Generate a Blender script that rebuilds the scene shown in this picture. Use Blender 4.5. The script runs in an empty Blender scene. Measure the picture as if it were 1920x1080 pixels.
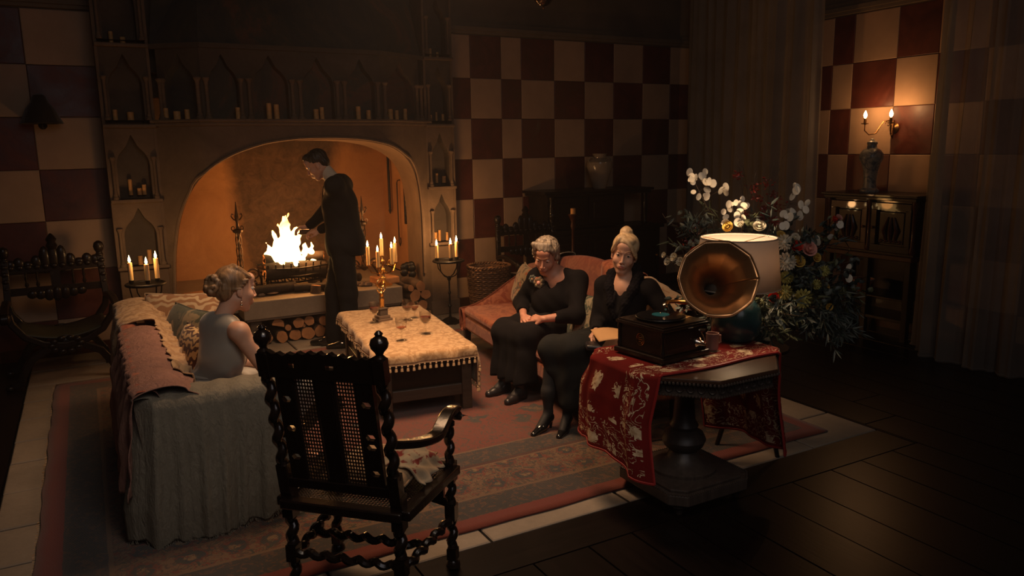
import bpy, math, random
import numpy as np
from mathutils import Vector, Matrix, Euler, noise
import openvdb as vdb
R = math.radians
PI = math.pi
random.seed(7)
S = bpy.context.scene
COL = S.collection

# ------------------------------------------------------------------ camera
cam_d = bpy.data.cameras.new('camera'); cam = bpy.data.objects.new('camera', cam_d); COL.objects.link(cam)
S.camera = cam
cam_d.sensor_width = 36.0
cam_d.lens = 1440.0 / 1920.0 * 36.0
cam_d.clip_start = 0.05
yaw, pitch, roll = R(28.8), R(10.4), R(0.95)
Fw = Vector((math.sin(yaw)*math.cos(pitch), math.cos(yaw)*math.cos(pitch), -math.sin(pitch)))
r0 = Vector((math.cos(yaw), -math.sin(yaw), 0)); u0 = r0.cross(Fw)
r1 = r0*math.cos(roll) - u0*math.sin(roll); u1 = r1.cross(Fw)
cam.matrix_world = Matrix(((r1.x, u1.x, -Fw.x, 0), (r1.y, u1.y, -Fw.y, 0), (r1.z, u1.z, -Fw.z, 1.8), (0, 0, 0, 1)))

# ------------------------------------------------------------------ world, exposure, lights
S.view_settings.view_transform = 'Standard'
S.view_settings.look = 'None'
S.view_settings.gamma = 1.0
S.view_settings.exposure = 0.0
S.view_settings.use_curve_mapping = False
W = bpy.data.worlds.new('world'); S.world = W; W.use_nodes = True
W.node_tree.nodes['Background'].inputs[0].default_value = (0.62, 0.60, 0.66, 1)
W.node_tree.nodes['Background'].inputs[1].default_value = 0.0030
haze = W.node_tree.nodes.new('ShaderNodeVolumeScatter')   # thin even haze added to lift the dark tones of the room
haze.inputs['Density'].default_value = .0045; haze.inputs['Anisotropy'].default_value = .45; haze.inputs['Color'].default_value = (.9, .86, .86, 1)
W.node_tree.links.new(haze.outputs[0], W.node_tree.nodes['World Output'].inputs['Volume'])
S.cycles.use_denoising = True
S.cycles.max_bounces = 6
S.cycles.diffuse_bounces = 4
S.cycles.sample_clamp_indirect = 3.0
S.cycles.caustics_reflective = False
S.cycles.caustics_refractive = False

def light(name, kind, loc, power, color, size=0.1, target=None, spread=None):
    d = bpy.data.lights.new(name, kind); o = bpy.data.objects.new(name, d); COL.objects.link(o)
    d.energy = power; d.color = color; o.location = loc
    if kind == 'AREA':
        d.size = size
        if spread: d.spread = R(spread)
    elif kind == 'SPOT':
        d.shadow_soft_size = size; d.spot_size = R(spread); d.spot_blend = 1.0
    else: d.shadow_soft_size = size
    if target: o.rotation_euler = (Vector(target)-Vector(loc)).to_track_quat('-Z', 'Y').to_euler()
    return o
WARM = (1.0, 0.50, 0.19); FIRE = (1.0, 0.38, 0.10)
# soft area light added over the seats, standing in for the unseen chandelier
light('overhead_light', 'AREA', (1.75, 4.45, 3.5), 44, (1.0, 0.58, 0.31), 1.0, (1.9, 4.8, 0), 88)
light('foreground_fill', 'AREA', (0.9, 1.3, 3.4), 5.5, (1.0, 0.78, 0.60), 1.0, (1.5, 3.7, 0.5), 85)  # added fill for the foreground; no lamp stands there
light('room_fill', 'AREA', (1.0, -.4, 3.9), 20, (.90, .80, .80), 3.0, (1.6, 6.0, 1.0), 150)  # added ambient fill from behind the camera; no moonlight enters
light('fire_glow', 'POINT', (1.73, 7.72, 1.12), 22, FIRE, 0.14)
light('fire_glow', 'POINT', (1.9, 7.55, 0.85), 8, FIRE, 0.08)

# ------------------------------------------------------------------ helpers: things, meshes
def tag(o, label=None, cat=None, group=None, kind=None):
    if label: o['label'] = label
    if cat: o['category'] = cat
    if group: o['group'] = group
    if kind: o['kind'] = kind
    return o
def thing(name, label, cat, loc=(0, 0, 0), rz=0.0, group=None, kind=None):
    o = bpy.data.objects.new(name, None); COL.objects.link(o)
    o.empty_display_size = 0.1
    o.location = loc; o.rotation_euler = (0, 0, R(rz))
    return tag(o, label, cat, group, kind)
def wm(o):
    m = o.matrix_basis.copy()
    while o.parent: o = o.parent; m = o.matrix_basis @ m
    return m
def link_mesh(name, me, mats, parent=None, loc=None):
    o = bpy.data.objects.new(name, me); COL.objects.link(o)
    if mats is not None:
        for m in (mats if isinstance(mats, (list, tuple)) else [mats]): me.materials.append(m)
    if parent: o.parent = parent
    if loc: o.location = loc
    return o
class MB:
    def __init__(s): s.v = []; s.f = []; s.m = []; s.mi = 0
    def add(s, vs, fs):
        b = len(s.v); s.v.extend([tuple(v) for v in vs]); s.f.extend([tuple(b+i for i in f) for f in fs]); s.m.extend([s.mi]*len(fs)); return s
    def box(s, c, d, rot=None, taper=1.0):
        x, y, z = d[0]/2, d[1]/2, d[2]/2; vs = []
        for k in (-1, 1):
            t = taper if k > 0 else 1.0
            for i, j in ((-1, -1), (1, -1), (1, 1), (-1, 1)): vs.append(Vector((i*x*t, j*y*t, k*z)))
        if rot is not None:
            m = rot if isinstance(rot, Matrix) else Euler(rot).to_matrix()
            vs = [m @ v for v in vs]
        vs = [v+Vector(c) for v in vs]
        return s.add(vs, [(3, 2, 1, 0), (4, 5, 6, 7), (0, 1, 5, 4), (1, 2, 6, 5), (2, 3, 7, 6), (3, 0, 4, 7)])
    def bx(s, x0, x1, y0, y1, z0, z1):
        return s.box(((x0+x1)/2, (y0+y1)/2, (z0+z1)/2), (x1-x0, y1-y0, z1-z0))
    def prism(s, poly, z0, z1, top=1.0):
        n = len(poly); cx = sum(p[0] for p in poly)/n; cy = sum(p[1] for p in poly)/n
        vs = [(p[0], p[1], z0) for p in poly]+[(cx+(p[0]-cx)*top, cy+(p[1]-cy)*top, z1) for p in poly]
        return s.add(vs, [tuple(range(n-1, -1, -1)), tuple(range(n, 2*n))]+[(i, (i+1) % n, n+(i+1) % n, n+i) for i in range(n)])
    def lathe(s, prof, c=(0, 0, 0), n=20, axis=None, cap=True, wob=None):
        M = Matrix.Identity(3)
        if axis is not None: M = Vector(axis).to_track_quat('Z', 'Y').to_matrix()
        vs = []; c = Vector(c)
        for r, z in prof:
            for i in range(n):
                a = 2*PI*i/n; rr = r*(wob(a, z) if wob else 1)
                vs.append(M @ Vector((rr*math.cos(a), rr*math.sin(a), z))+c)
        fs = []
        for k in range(len(prof)-1):
            for i in range(n):
                j = (i+1) % n; fs.append((k*n+i, k*n+j, (k+1)*n+j, (k+1)*n+i))
        if cap: fs.append(tuple(range(n-1, -1, -1))); fs.append(tuple((len(prof)-1)*n+i for i in range(n)))
        return s.add(vs, fs)
    def tube(s, pts, r, n=8, closed=False, flat=1.0, twist=0.0):
        pts = [Vector(p) for p in pts]; N = len(pts)
        rs = r if isinstance(r, (list, tuple)) else [r]*N
        vs = []; up = None
        for k, p in enumerate(pts):
            if closed: t = pts[(k+1) % N]-pts[k-1]
            else: t = pts[min(k+1, N-1)]-pts[max(k-1, 0)]
            if t.length < 1e-9: t = Vector((0, 0, 1))
            t.normalize()
            if up is None: up = t.orthogonal().normalized() if abs(t.z) > .9 else (Vector((0, 0, 1))-t*t.z).normalized()
            up = (up-t*up.dot(t)).normalized(); sd = t.cross(up)
            for i in range(n):
                a = 2*PI*i/n+twist*k
                vs.append(p+(up*math.cos(a)*flat+sd*math.sin(a))*rs[k])
        fs = []
        for k in range(N if closed else N-1):
            for i in range(n):
                j = (i+1) % n; k2 = (k+1) % N
                fs.append((k*n+i, k*n+j, k2*n+j, k2*n+i))
        if not closed: fs.append(tuple(range(n-1, -1, -1))); fs.append(tuple((N-1)*n+i for i in range(n)))
        return s.add(vs, fs)
    def ball(s, c, r, n=12, m=8, fn=None):
        r = Vector(r) if isinstance(r, (tuple, list, Vector)) else Vector((r, r, r)); vs = []; c = Vector(c)
        for k in range(m+1):
            th = PI*k/m
            for i in range(n):
                a = 2*PI*i/n; d = Vector((math.sin(th)*math.cos(a), math.sin(th)*math.sin(a), math.cos(th)))
                f = fn(d) if fn else 1
                vs.append(c+Vector((d.x*r.x, d.y*r.y, d.z*r.z))*f)
        return s.add(vs, [(k*n+i, (k+1)*n+i, (k+1)*n+(i+1) % n, k*n+(i+1) % n) for k in range(m) for i in range(n)])
    def grid(s, fn, nu, nv, thick=0.0, closed_u=False):
        vs = [Vector(fn(i/nu, j/nv)) for j in range(nv+1) for i in range(nu+1)]
        w = nu+1
        fs = [(j*w+i, j*w+i+1, (j+1)*w+i+1, (j+1)*w+i) for j in range(nv) for i in range(nu)]
        return s.add(vs, fs)
    def sweep_rect(s, pts, w, h, up=(0, 0, 1)):
        pts = [Vector(p) for p in pts]; vs = []; N = len(pts); up = Vector(up)
        for k, p in enumerate(pts):
            t = (pts[min(k+1, N-1)]-pts[max(k-1, 0)]).normalized(); sd = t.cross(up).normalized(); u = sd.cross(t)
            ww = w[k] if isinstance(w, (list, tuple)) else w; hh = h[k] if isinstance(h, (list, tuple)) else h
            for a, b in ((-1, -1), (1, -1), (1, 1), (-1, 1)): vs.append(p+sd*a*ww/2+u*b*hh/2)
        fs = [(k*4+i, k*4+(i+1) % 4, k*4+4+(i+1) % 4, k*4+4+i) for k in range(N-1) for i in range(4)]
        fs += [(3, 2, 1, 0), tuple((N-1)*4+i for i in range(4))]
        return s.add(vs, fs)
    def obj(s, name, mats, parent=None, smooth=True, bevel=0, world=False, solid=0, subd=0, angle=40, loc=None, weld=False):
        vs = s.v
        if world and parent:
            inv = wm(parent).inverted(); vs = [tuple(inv @ Vector(v)) for v in vs]
        if loc is not None: L = Vector(loc); vs = [tuple(Vector(v)-L) for v in vs]
        me = bpy.data.meshes.new(name); me.from_pydata(vs, [], s.f); me.update()
        if any(s.m): me.polygons.foreach_set('material_index', s.m)
        if smooth:
            me.polygons.foreach_set('use_smooth', [True]*len(me.polygons))
            me.set_sharp_from_angle(angle=R(angle))
        o = link_mesh(name, me, mats, parent, loc)
        if weld: m = o.modifiers.new('weld', 'WELD'); m.merge_threshold = 1e-4
        if solid: m = o.modifiers.new('solid', 'SOLIDIFY'); m.thickness = solid; m.offset = 0
        if bevel: m = o.modifiers.new('bevel', 'BEVEL'); m.width = bevel; m.segments = 2; m.limit_method = 'ANGLE'; m.angle_limit = R(35)
        if subd: m = o.modifiers.new('subd', 'SUBSURF'); m.levels = subd; m.render_levels = subd
        return o
def dup(o, loc=None, rz=None, parent=None, label=None, scale=None, group=None):
    c = o.copy(); COL.objects.link(c)
    if parent: c.parent = parent
    if loc is not None: c.location = loc
    if rz is not None: c.rotation_euler = (0, 0, R(rz))
    if scale is not None: c.scale = (scale,)*3 if not isinstance(scale, (tuple, list)) else scale
    if label: c['label'] = label
    if group: c['group'] = group
    for ch in [x for x in bpy.data.objects if x.parent == o and x is not c]:
        dup(ch, parent=c)
    return c

# ------------------------------------------------------------------ signed-distance bodies
def sdf_mesh(name, prims, vox, mats, parent=None, matfn=None, world=True, disp=None):
    """prims: (op, kind, ...) smooth-blended into one continuous surface"""
    lo = np.full(3, 1e9); hi = -lo
    bb = []
    for p in prims:
        if p[1] == 'c':
            a, b, ra, rb, k = np.array(p[2], float), np.array(p[3], float), p[4], p[5], p[6]; e = max(ra, rb)
            l, h = np.minimum(a, b)-e, np.maximum(a, b)+e
        elif p[1] == 'e':
            c, r, k = np.array(p[2], float), max(p[3]), p[5]; l, h = c-r, c+r
        else:
            c, r, k = np.array(p[2], float), float(np.linalg.norm(p[3])), p[5]; l, h = c-r, c+r
        m = k+3*vox; bb.append((l-m, h+m))
        if p[0] == 'u': lo = np.minimum(lo, l); hi = np.maximum(hi, h)
    lo -= 4*vox; hi += 4*vox
    n = np.ceil((hi-lo)/vox).astype(int)+1
    D = np.full(n, 0.5, np.float32)
    for p, (l, h) in zip(prims, bb):
        i0 = np.clip(np.floor((l-lo)/vox).astype(int), 0, n); i1 = np.clip(np.ceil((h-lo)/vox).astype(int)+1, 0, n)
        if np.any(i1 <= i0): continue
        X, Y, Z = [(np.arange(i0[q], i1[q], dtype=np.float32)*np.float32(vox)+np.float32(lo[q])) for q in range(3)]
        X = X[:, None, None]; Y = Y[None, :, None]; Z = Z[None, None, :]
        if p[1] == 'c':
            a, b, ra, rb, k = np.array(p[2], float), np.array(p[3], float), p[4], p[5], p[6]
            ab = b-a; L2 = max(float(ab @ ab), 1e-9)
            t = ((X-a[0])*ab[0]+(Y-a[1])*ab[1]+(Z-a[2])*ab[2])/L2; t = np.clip(t, 0, 1)
            d = np.sqrt((X-a[0]-t*ab[0])**2+(Y-a[1]-t*ab[1])**2+(Z-a[2]-t*ab[2])**2)-(ra+(rb-ra)*t)
        else:
            c, r, M, k = p[2], p[3], p[4], p[5]
            dx, dy, dz = X-c[0], Y-c[1], Z-c[2]
            if M is not None:
                dx, dy, dz = (dx*M[0][0]+dy*M[0][1]+dz*M[0][2], dx*M[1][0]+dy*M[1][1]+dz*M[1][2], dx*M[2][0]+dy*M[2][1]+dz*M[2][2])
            if p[1] == 'e':
                k0 = np.sqrt((dx/r[0])**2+(dy/r[1])**2+(dz/r[2])**2)+1e-6
                k1 = np.sqrt((dx/r[0]**2)**2+(dy/r[1]**2)**2+(dz/r[2]**2)**2)+1e-6
                d = k0*(k0-1)/k1
            else:
                rr = p[6]; qx, qy, qz = np.abs(dx)-r[0]+rr, np.abs(dy)-r[1]+rr, np.abs(dz)-r[2]+rr
                d = np.sqrt(np.maximum(qx, 0)**2+np.maximum(qy, 0)**2+np.maximum(qz, 0)**2)+np.minimum(np.maximum(qx, np.maximum(qy, qz)), 0)-rr
        s = D[i0[0]:i1[0], i0[1]:i1[1], i0[2]:i1[2]]
        d = np.broadcast_to(d, s.shape)
        if p[0] == 'u':
            if k > 0:
                hh = np.maximum(k-np.abs(s-d), 0)/k; s[...] = np.minimum(s, d)-hh*hh*k*0.25
            else: s[...] = np.minimum(s, d)
        else:
            if k > 0:
                hh = np.maximum(k-np.abs(s+d), 0)/k; s[...] = np.maximum(s, -d)+hh*hh*k*0.25
            else: s[...] = np.maximum(s, -d)
    if disp is not None:
        X = (np.arange(n[0])*vox+lo[0])[:, None, None]; Y = (np.arange(n[1])*vox+lo[1])[None, :, None]; Z = (np.arange(n[2])*vox+lo[2])[None, None, :]
        D += disp(X, Y, Z).astype(np.float32)
    g = vdb.FloatGrid(); g.background = 0.5
    g.copyFromArray(np.ascontiguousarray(D))
    pts, quads = g.convertToQuads(isovalue=0.0)
    pts = pts*vox+lo
    a, b, c = pts[quads[:, 0]], pts[quads[:, 1]], pts[quads[:, 2]]; d_ = pts[quads[:, 3]]
    vol = np.einsum('ij,ij->i', a, np.cross(b, c)).sum()+np.einsum('ij,ij->i', a, np.cross(c, d_)).sum()
    if vol < 0: quads = quads[:, ::-1]
    if world and parent:
        inv = np.array(wm(parent).inverted()); lp = pts @ inv[:3, :3].T+inv[:3, 3]
    else: lp = pts
    me = bpy.data.meshes.new(name)
    me.vertices.add(len(lp)); me.vertices.foreach_set('co', lp.astype(np.float32).ravel())
    me.loops.add(len(quads)*4); me.loops.foreach_set('vertex_index', quads.astype(np.int32).ravel())
    me.polygons.add(len(quads)); me.polygons.foreach_set('loop_start', np.arange(0, len(quads)*4, 4, dtype=np.int32))
    me.polygons.foreach_set('use_smooth', np.ones(len(quads), bool))
    if matfn is not None:
        ctr = pts[quads].mean(axis=1); me.polygons.foreach_set('material_index', matfn(ctr).astype(np.int32))
    me.update(); me.validate()
    return link_mesh(name, me, mats, parent)
def cone(a, b, ra, rb=None, k=.02): return ('u', 'c', a, b, ra, ra if rb is None else rb, k)
def ell(c, r, M=None, k=.02): return ('u', 'e', c, r, M, k)
def cut(c, r, M=None, k=.01): return ('s', 'e', c, r, M, k)
def cutbox(c, h, M=None, k=.01, rr=.01): return ('s', 'b', c, h, M, k, rr)
def sbox(c, h, M=None, k=.02, rr=.02): return ('u', 'b', c, h, M, k, rr)

# ------------------------------------------------------------------ materials
class NT:
    """tiny expression helper on a node tree"""
    def __init__(s, name):
        m = bpy.data.materials.new(name); m.use_nodes = True; s.m = m; s.t = m.node_tree; s.n = s.t.nodes; s.l = s.t.links
        s.b = s.n['Principled BSDF']; s.out = s.n['Material Output']
        s.co = s.n.new('ShaderNodeTexCoord').outputs['Object']
    def new(s, t, **kw):
        x = s.n.new(t)
        for k, v in kw.items(): setattr(x, k, v)
        return x
    def set(s, sock, v):
        if isinstance(v, bpy.types.NodeSocket): s.l.new(v, sock)
        else:
            if sock.type == 'RGBA' and not hasattr(v, '__len__'): v = (v, v, v, 1)
            elif sock.type == 'RGBA' and len(v) == 3: v = (*v, 1)
            sock.default_value = v
    def math(s, op, a, b=0.0, c=0.0, clamp=False):
        x = s.new('ShaderNodeMath', operation=op, use_clamp=clamp)
        s.set(x.inputs[0], a); s.set(x.inputs[1], b); s.set(x.inputs[2], c); return x.outputs[0]
    def mix(s, f, a, b, mode='MIX'):
        x = s.new('ShaderNodeMix', data_type='RGBA', blend_type=mode)
        s.set(x.inputs[0], f); s.set(x.inputs[6], a); s.set(x.inputs[7], b); return x.outputs[2]
    def map(s, scale=(1, 1, 1), rot=(0, 0, 0), loc=(0, 0, 0), vec=None):
        x = s.new('ShaderNodeMapping'); s.l.new(vec or s.co, x.inputs[0])
        x.inputs[1].default_value = loc; x.inputs[2].default_value = rot; x.inputs[3].default_value = scale; return x.outputs[0]
    def noise(s, scale=5, detail=4, rough=.55, vec=None, dist=0.0):
        x = s.new('ShaderNodeTexNoise'); s.l.new(vec or s.co, x.inputs['Vector'])
        x.inputs['Scale'].default_value = scale; x.inputs['Detail'].default_value = detail; x.inputs['Roughness'].default_value = rough; x.inputs['Distortion'].default_value = dist
        return x.outputs['Fac']
    def vor(s, scale=5, vec=None, feature='F1', rnd=1.0):
        x = s.new('ShaderNodeTexVoronoi', feature=feature); s.l.new(vec or s.co, x.inputs['Vector'])
        x.inputs['Scale'].default_value = scale; x.inputs['Randomness'].default_value = rnd; return x
    def wave(s, scale=5, dist=2, vec=None, det=2, dscale=1.0, dirn='X', typ='BANDS'):
        x = s.new('ShaderNodeTexWave', wave_type=typ); 
        if typ == 'BANDS': x.bands_direction = dirn
        s.l.new(vec or s.co, x.inputs['Vector'])
        x.inputs['Scale'].default_value = scale; x.inputs['Distortion'].default_value = dist; x.inputs['Detail'].default_value = det; x.inputs['Detail Scale'].default_value = dscale
        return x.outputs['Fac']
    def ramp(s, f, stops, const=False):
        x = s.new('ShaderNodeValToRGB'); s.l.new(f, x.inputs[0]); cr = x.color_ramp
        if const: cr.interpolation = 'CONSTANT'
        while len(cr.elements) < len(stops): cr.elements.new(0.5)
        for e, (p, c) in zip(cr.elements, stops):
            e.position = p; e.color = (*c, 1) if hasattr(c, '__len__') else (c, c, c, 1)
        return x.outputs[0]
    def sep(s, vec=None):
        x = s.new('ShaderNodeSeparateXYZ'); s.l.new(vec or s.co, x.inputs[0]); return x.outputs
    def bump(s, h, strength=.3, dist=.01, normal=None):
        x = s.new('ShaderNodeBump'); s.l.new(h, x.inputs['Height']); x.inputs['Strength'].default_value = strength; x.inputs['Distance'].default_value = dist
        if normal is not None: s.l.new(normal, x.inputs['Normal'])
        s.l.new(x.outputs[0], s.b.inputs['Normal']); return x.outputs[0]
    def fin(s, color, rough=.6, metal=0.0, **kw):
        s.set(s.b.inputs['Base Color'], color); s.set(s.b.inputs['Roughness'], rough); s.set(s.b.inputs['Metallic'], metal)
        for k, v in kw.items(): s.set(s.b.inputs[k.replace('_', ' ')], v)
        return s.m
def sc(c, f): return tuple(min(1, x*f) for x in c)
def dim(m, v=.2):
    m.node_tree.nodes['Principled BSDF'].inputs['Specular IOR Level'].default_value = v; return m
def plain(name, c, rough=.6, var=.25, scale=6, bump=.2, bscale=40, metal=0.0, **kw):
    t = NT(name); n = t.noise(scale, 5)
    col = t.ramp(n, [(.3, sc(c, 1-var)), (.7, sc(c, 1+var))])
    if bump: t.bump(t.noise(bscale, 4), bump, .004)
    return t.fin(col, rough, metal, **kw)
def wood(name, c, rough=.35, scale=1.0, axis='Z', var=.5, coat=0.0):
    t = NT(name); s3 = {'X': (.8, 9, 9), 'Y': (9, .8, 9), 'Z': (9, 9, .8)}[axis]
    v = t.map(tuple(x*scale for x in s3)); n = t.noise(3, 6, .6, v, .6); w = t.noise(14, 3, .6, v)
    f = t.math('ADD', t.math('MULTIPLY', n, .7), t.math('MULTIPLY', w, .3))
    col = t.ramp(f, [(.3, sc(c, 1-var)), (.5, c), (.72, sc(c, 1+var))])
    t.bump(f, .25, .004)
    return t.fin(col, rough, 0, Coat_Weight=coat)
def cloth(name, c, var=.2, weave=220, rough=.9, sheen=.2, scale=5, c2=None):
    t = NT(name); n = t.noise(scale, 5, .6)
    col = t.ramp(n, [(.3, sc(c, 1-var)), (.7, c2 or sc(c, 1+var))])
    t.bump(t.math('ADD', t.noise(weave, 2), t.noise(14, 4)), .25, .003)
    return t.fin(col, rough, 0, Sheen_Weight=sheen)
def glow(name, c, st):
    t = NT(name); t.fin((0, 0, 0), 1); t.set(t.b.inputs['Emission Color'], c); t.b.inputs['Emission Strength'].default_value = st; return t.m
# ------------------------------------------------------------------ named materials
M = {}
M['cream'] = plain('cream_plaster', (.44, .285, .18), .75, .12, 3, .35, 14)
def redm():
    t = NT('red_plaster'); n = t.noise(2.5, 7, .68, dist=.8); n2 = t.noise(18, 4)
    c = t.mix(t.math('MULTIPLY', n2, .6), t.ramp(n, [(.32, (.040, .010, .0065)), (.5, (.085, .017, .009)), (.70, (.17, .040, .020))]), (.10, .014, .007))
    t.bump(n2, .3, .004); return t.fin(c, t.ramp(n, [(.3, .35), (.7, .6)]))
M['red'] = redm()
M['plaster'] = plain('frieze_plaster', (.17, .125, .085), .85, .2, 2, .3, 20)
def stonem(name, c, sc_=2.2, v=.35, rough=.85):
    t = NT(name); n = t.noise(sc_, 8, .65, dist=.5); n2 = t.noise(35, 5)
    c1 = t.ramp(n, [(.3, sc(c, 1-v)), (.55, c), (.75, sc(c, 1+v))])
    t.bump(t.math('ADD', n2, t.math('MULTIPLY', n, 2)), .45, .006)
    return t.fin(t.mix(t.math('MULTIPLY', n2, .35), c1, sc(c, .45)), rough)
M['stone'] = stonem('carved_stone', (.20, .132, .082))
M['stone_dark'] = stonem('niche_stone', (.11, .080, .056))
def hoodm():
    t = NT('faded_hood_mural'); n = t.noise(1.1, 7, .65, dist=1.0, vec=t.map((1, 1, 1), loc=(3, 0, 1))); n2 = t.noise(20, 5)
    c = t.ramp(n, [(.38, (.045, .052, .056)), (.50, (.085, .075, .058)), (.56, (.17, .085, .055)), (.68, (.12, .07, .05))]); t.bump(n2, .4, .006)
    return t.fin(t.mix(t.math('MULTIPLY', n2, .4), c, (.05, .04, .03)), .9)
M['hood'] = hoodm()
M['slab'] = stonem('floor_stone', (.27, .225, .175), 1.8, .28, .7)
M['hearth'] = stonem('hearth_stone', (.27, .21, .15), 3, .25, .6)
def sootm():
    t = NT('firebox_plaster'); n = t.noise(1.6, 8, .7, dist=.7); n2 = t.noise(9, 8, .75, dist=1.0)
    s = t.sep()
    # soot plume: an actual stain behind the grate, centred on the fire and widening upward
    dx = t.math('ABSOLUTE', t.math('SUBTRACT', s[0], 1.98))
    w = t.math('SUBTRACT', t.math('ADD', .62, t.math('MULTIPLY', s[2], .10)), t.math('MULTIPLY', n, .22))
    f = t.math('MULTIPLY', t.math('SUBTRACT', w, dx), 6, clamp=True)
    f = t.math('MULTIPLY', f, t.math('MULTIPLY', t.math('SUBTRACT', s[1], 8.5), 8, clamp=True))
    up = t.math('MULTIPLY', t.math('SUBTRACT', s[2], t.math('ADD', 1.55, t.math('MULTIPLY', n, .4))), 3.5, clamp=True)
    base = t.ramp(n, [(.3, (.32, .145, .055)), (.7, (.48, .25, .11))])
    soot = t.ramp(n2, [(.35, (.030, .018, .012)), (.7, (.15, .085, .05))])
    c = t.mix(t.math('MULTIPLY', f, .95), base, soot)
    c = t.mix(t.math('MULTIPLY', up, .9), c, (.05, .035, .025))
    t.bump(n2, .6, .008); return t.fin(c, .9)
M['firebox'] = sootm()
M['plank'] = wood('dark_floor_plank', (.0060, .0036, .0030), .33, .5, 'Y', .6)
M['plankx'] = wood('dark_floor_plank_across', (.0058, .0035, .0029), .35, .5, 'X', .6)
M['joint'] = plain('dark_joint', (.006, .004, .003), .9, .2, 5, 0)
M['oak'] = wood('dark_carved_oak', (.009, .0045, .003), .42, 1.3, 'Z', .5, .2)
M['oakx'] = wood('dark_oak_board', (.012, .0058, .0036), .40, 1.3, 'X', .5, .2)
M['redoak'] = wood('reddish_oak', (.055, .016, .007), .36, 1.3, 'Z', .5, .2)
M['blackwood'] = wood('black_turned_wood', (.012, .007, .005), .22, 1.5, 'Z', .4, .4)
M['tablebase'] = dim(wood('worn_table_oak', (.056, .042, .035), .42, 1.2, 'Z', .4), .45)
M['greywood'] = wood('worn_grey_oak', (.060, .042, .028), .45, 1.2, 'X', .35)
M['tablewood'] = wood('table_walnut', (.052, .026, .015), .30, 1.0, 'X', .45, .3)
M['iron'] = plain('black_iron', (.018, .016, .015), .42, .3, 12, .4, 60, metal=.7)
M['iron_lit'] = plain('firelit_firedog_iron', (.07, .045, .028), .38, .4, 20, .4, 60, metal=.85)  # lighter, warmer copy of the iron: firelight put into its colour
M['brass'] = plain('old_brass', (.62, .34, .12), .28, .25, 10, .15, 50, metal=1.0)
M['gilt'] = plain('gilt_metal', (.85, .50, .16), .25, .2, 20, .2, 60, metal=1.0)
M['chrome'] = plain('nickel', (.75, .68, .58), .18, .1, 10, 0, metal=1.0)
M['wax'] = plain('ivory_wax', (.75, .52, .24), .5, .08, 10, .1, 30, Subsurface_Weight=.25, Subsurface_Radius=(.02, .009, .003), Subsurface_Scale=1.0)
M['wax_old'] = plain('old_wax', (.78, .40, .13), .6, .2, 20, .3, 40)
M['wick'] = plain('burnt_wick', (.01, .008, .006), .9, 0, 5, 0)
M['flame'] = glow('candle_flame', (1.0, .66, .28), 30)
M['bulb'] = glow('candle_bulb_glow', (1.0, .60, .26), 26)
M['bark'] = stonem('log_bark', (.10, .060, .035), 9, .5)
M['cutwood'] = plain('cut_log_end', (.42, .19, .075), .8, .35, 9, .4, 60)
M['char'] = stonem('charred_log', (.022, .014, .010), 12, .7)
M['white_ash'] = stonem('ash', (.16, .11, .08), 20, .6)
def firem():
    t = NT('fire'); s = t.sep()
    n = t.noise(9, 4, .6, t.map((1, 1, .45)), 1.0)
    h = t.math('MULTIPLY', t.math('SUBTRACT', s[2], .80), 2.1)
    f = t.math('ADD', h, t.math('MULTIPLY', t.math('SUBTRACT', n, .5), 1.1))
    c = t.ramp(f, [(.0, (1, .55, .18)), (.55, (1, .46, .11)), (.95, (1, .25, .03))])
    st = t.ramp(f, [(.0, 1.0), (.6, .75), (1.0, .22)])
    t.fin((0, 0, 0), 1); t.set(t.b.inputs['Emission Color'], c); t.set(t.b.inputs['Emission Strength'], t.math('MULTIPLY', st, 13.0)); return t.m
M['fire'] = firem()
def emberm():
    t = NT('embers'); n = t.noise(22, 5, .7); f = t.ramp(n, [(.47, 0), (.62, 1)])
    t.fin((.02, .012, .01), .9); t.set(t.b.inputs['Emission Color'], (1, .22, .03, 1)); t.set(t.b.inputs['Emission Strength'], t.math('MULTIPLY', f, 1.6)); return t.m
M['ember'] = emberm()

for k_ in ('oak', 'oakx', 'redoak'): dim(M[k_], .22)
for k_ in ('plank', 'plankx'): dim(M[k_], .35)
# ------------------------------------------------------------------ the room
def structure(o): o['kind'] = 'structure'; return o
b = MB(); b.bx(-2.6, 8.6, -1.6, 8.0, -.20, -.020); floor = structure(b.obj('floor', M['joint'], smooth=False))
def shared(name, mb, mat, smooth=False, bevel=0):
    o = mb.obj(name, mat, smooth=smooth); me = o.data; bpy.data.objects.remove(o); return me
def piece(name, me, loc, scale, parent, rot=(0, 0, 0)):
    o = bpy.data.objects.new(name, me); COL.objects.link(o); o.parent = parent; o.location = loc; o.scale = scale; o.rotation_euler = rot; return o
def tile_mb(ch=.012):
    """unit tile (1x1x1, centred, top bevelled)"""
    m = MB(); m.add([(-.5, -.5, -.5), (.5, -.5, -.5), (.5, .5, -.5), (-.5, .5, -.5), (-.5, -.5, .3), (.5, -.5, .3), (.5, .5, .3), (-.5, .5, .3),
                     (-.5+ch, -.5+ch, .5), (.5-ch, -.5+ch, .5), (.5-ch, .5-ch, .5), (-.5+ch, .5-ch, .5)],
                    [(3, 2, 1, 0), (0, 1, 5, 4), (1, 2, 6, 5), (2, 3, 7, 6), (3, 0, 4, 7), (4, 5, 9, 8), (5, 6, 10, 9), (6, 7, 11, 10), (7, 4, 8, 11), (8, 9, 10, 11)]); return m
def rnd(a, b_): return random.uniform(a, b_)
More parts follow.
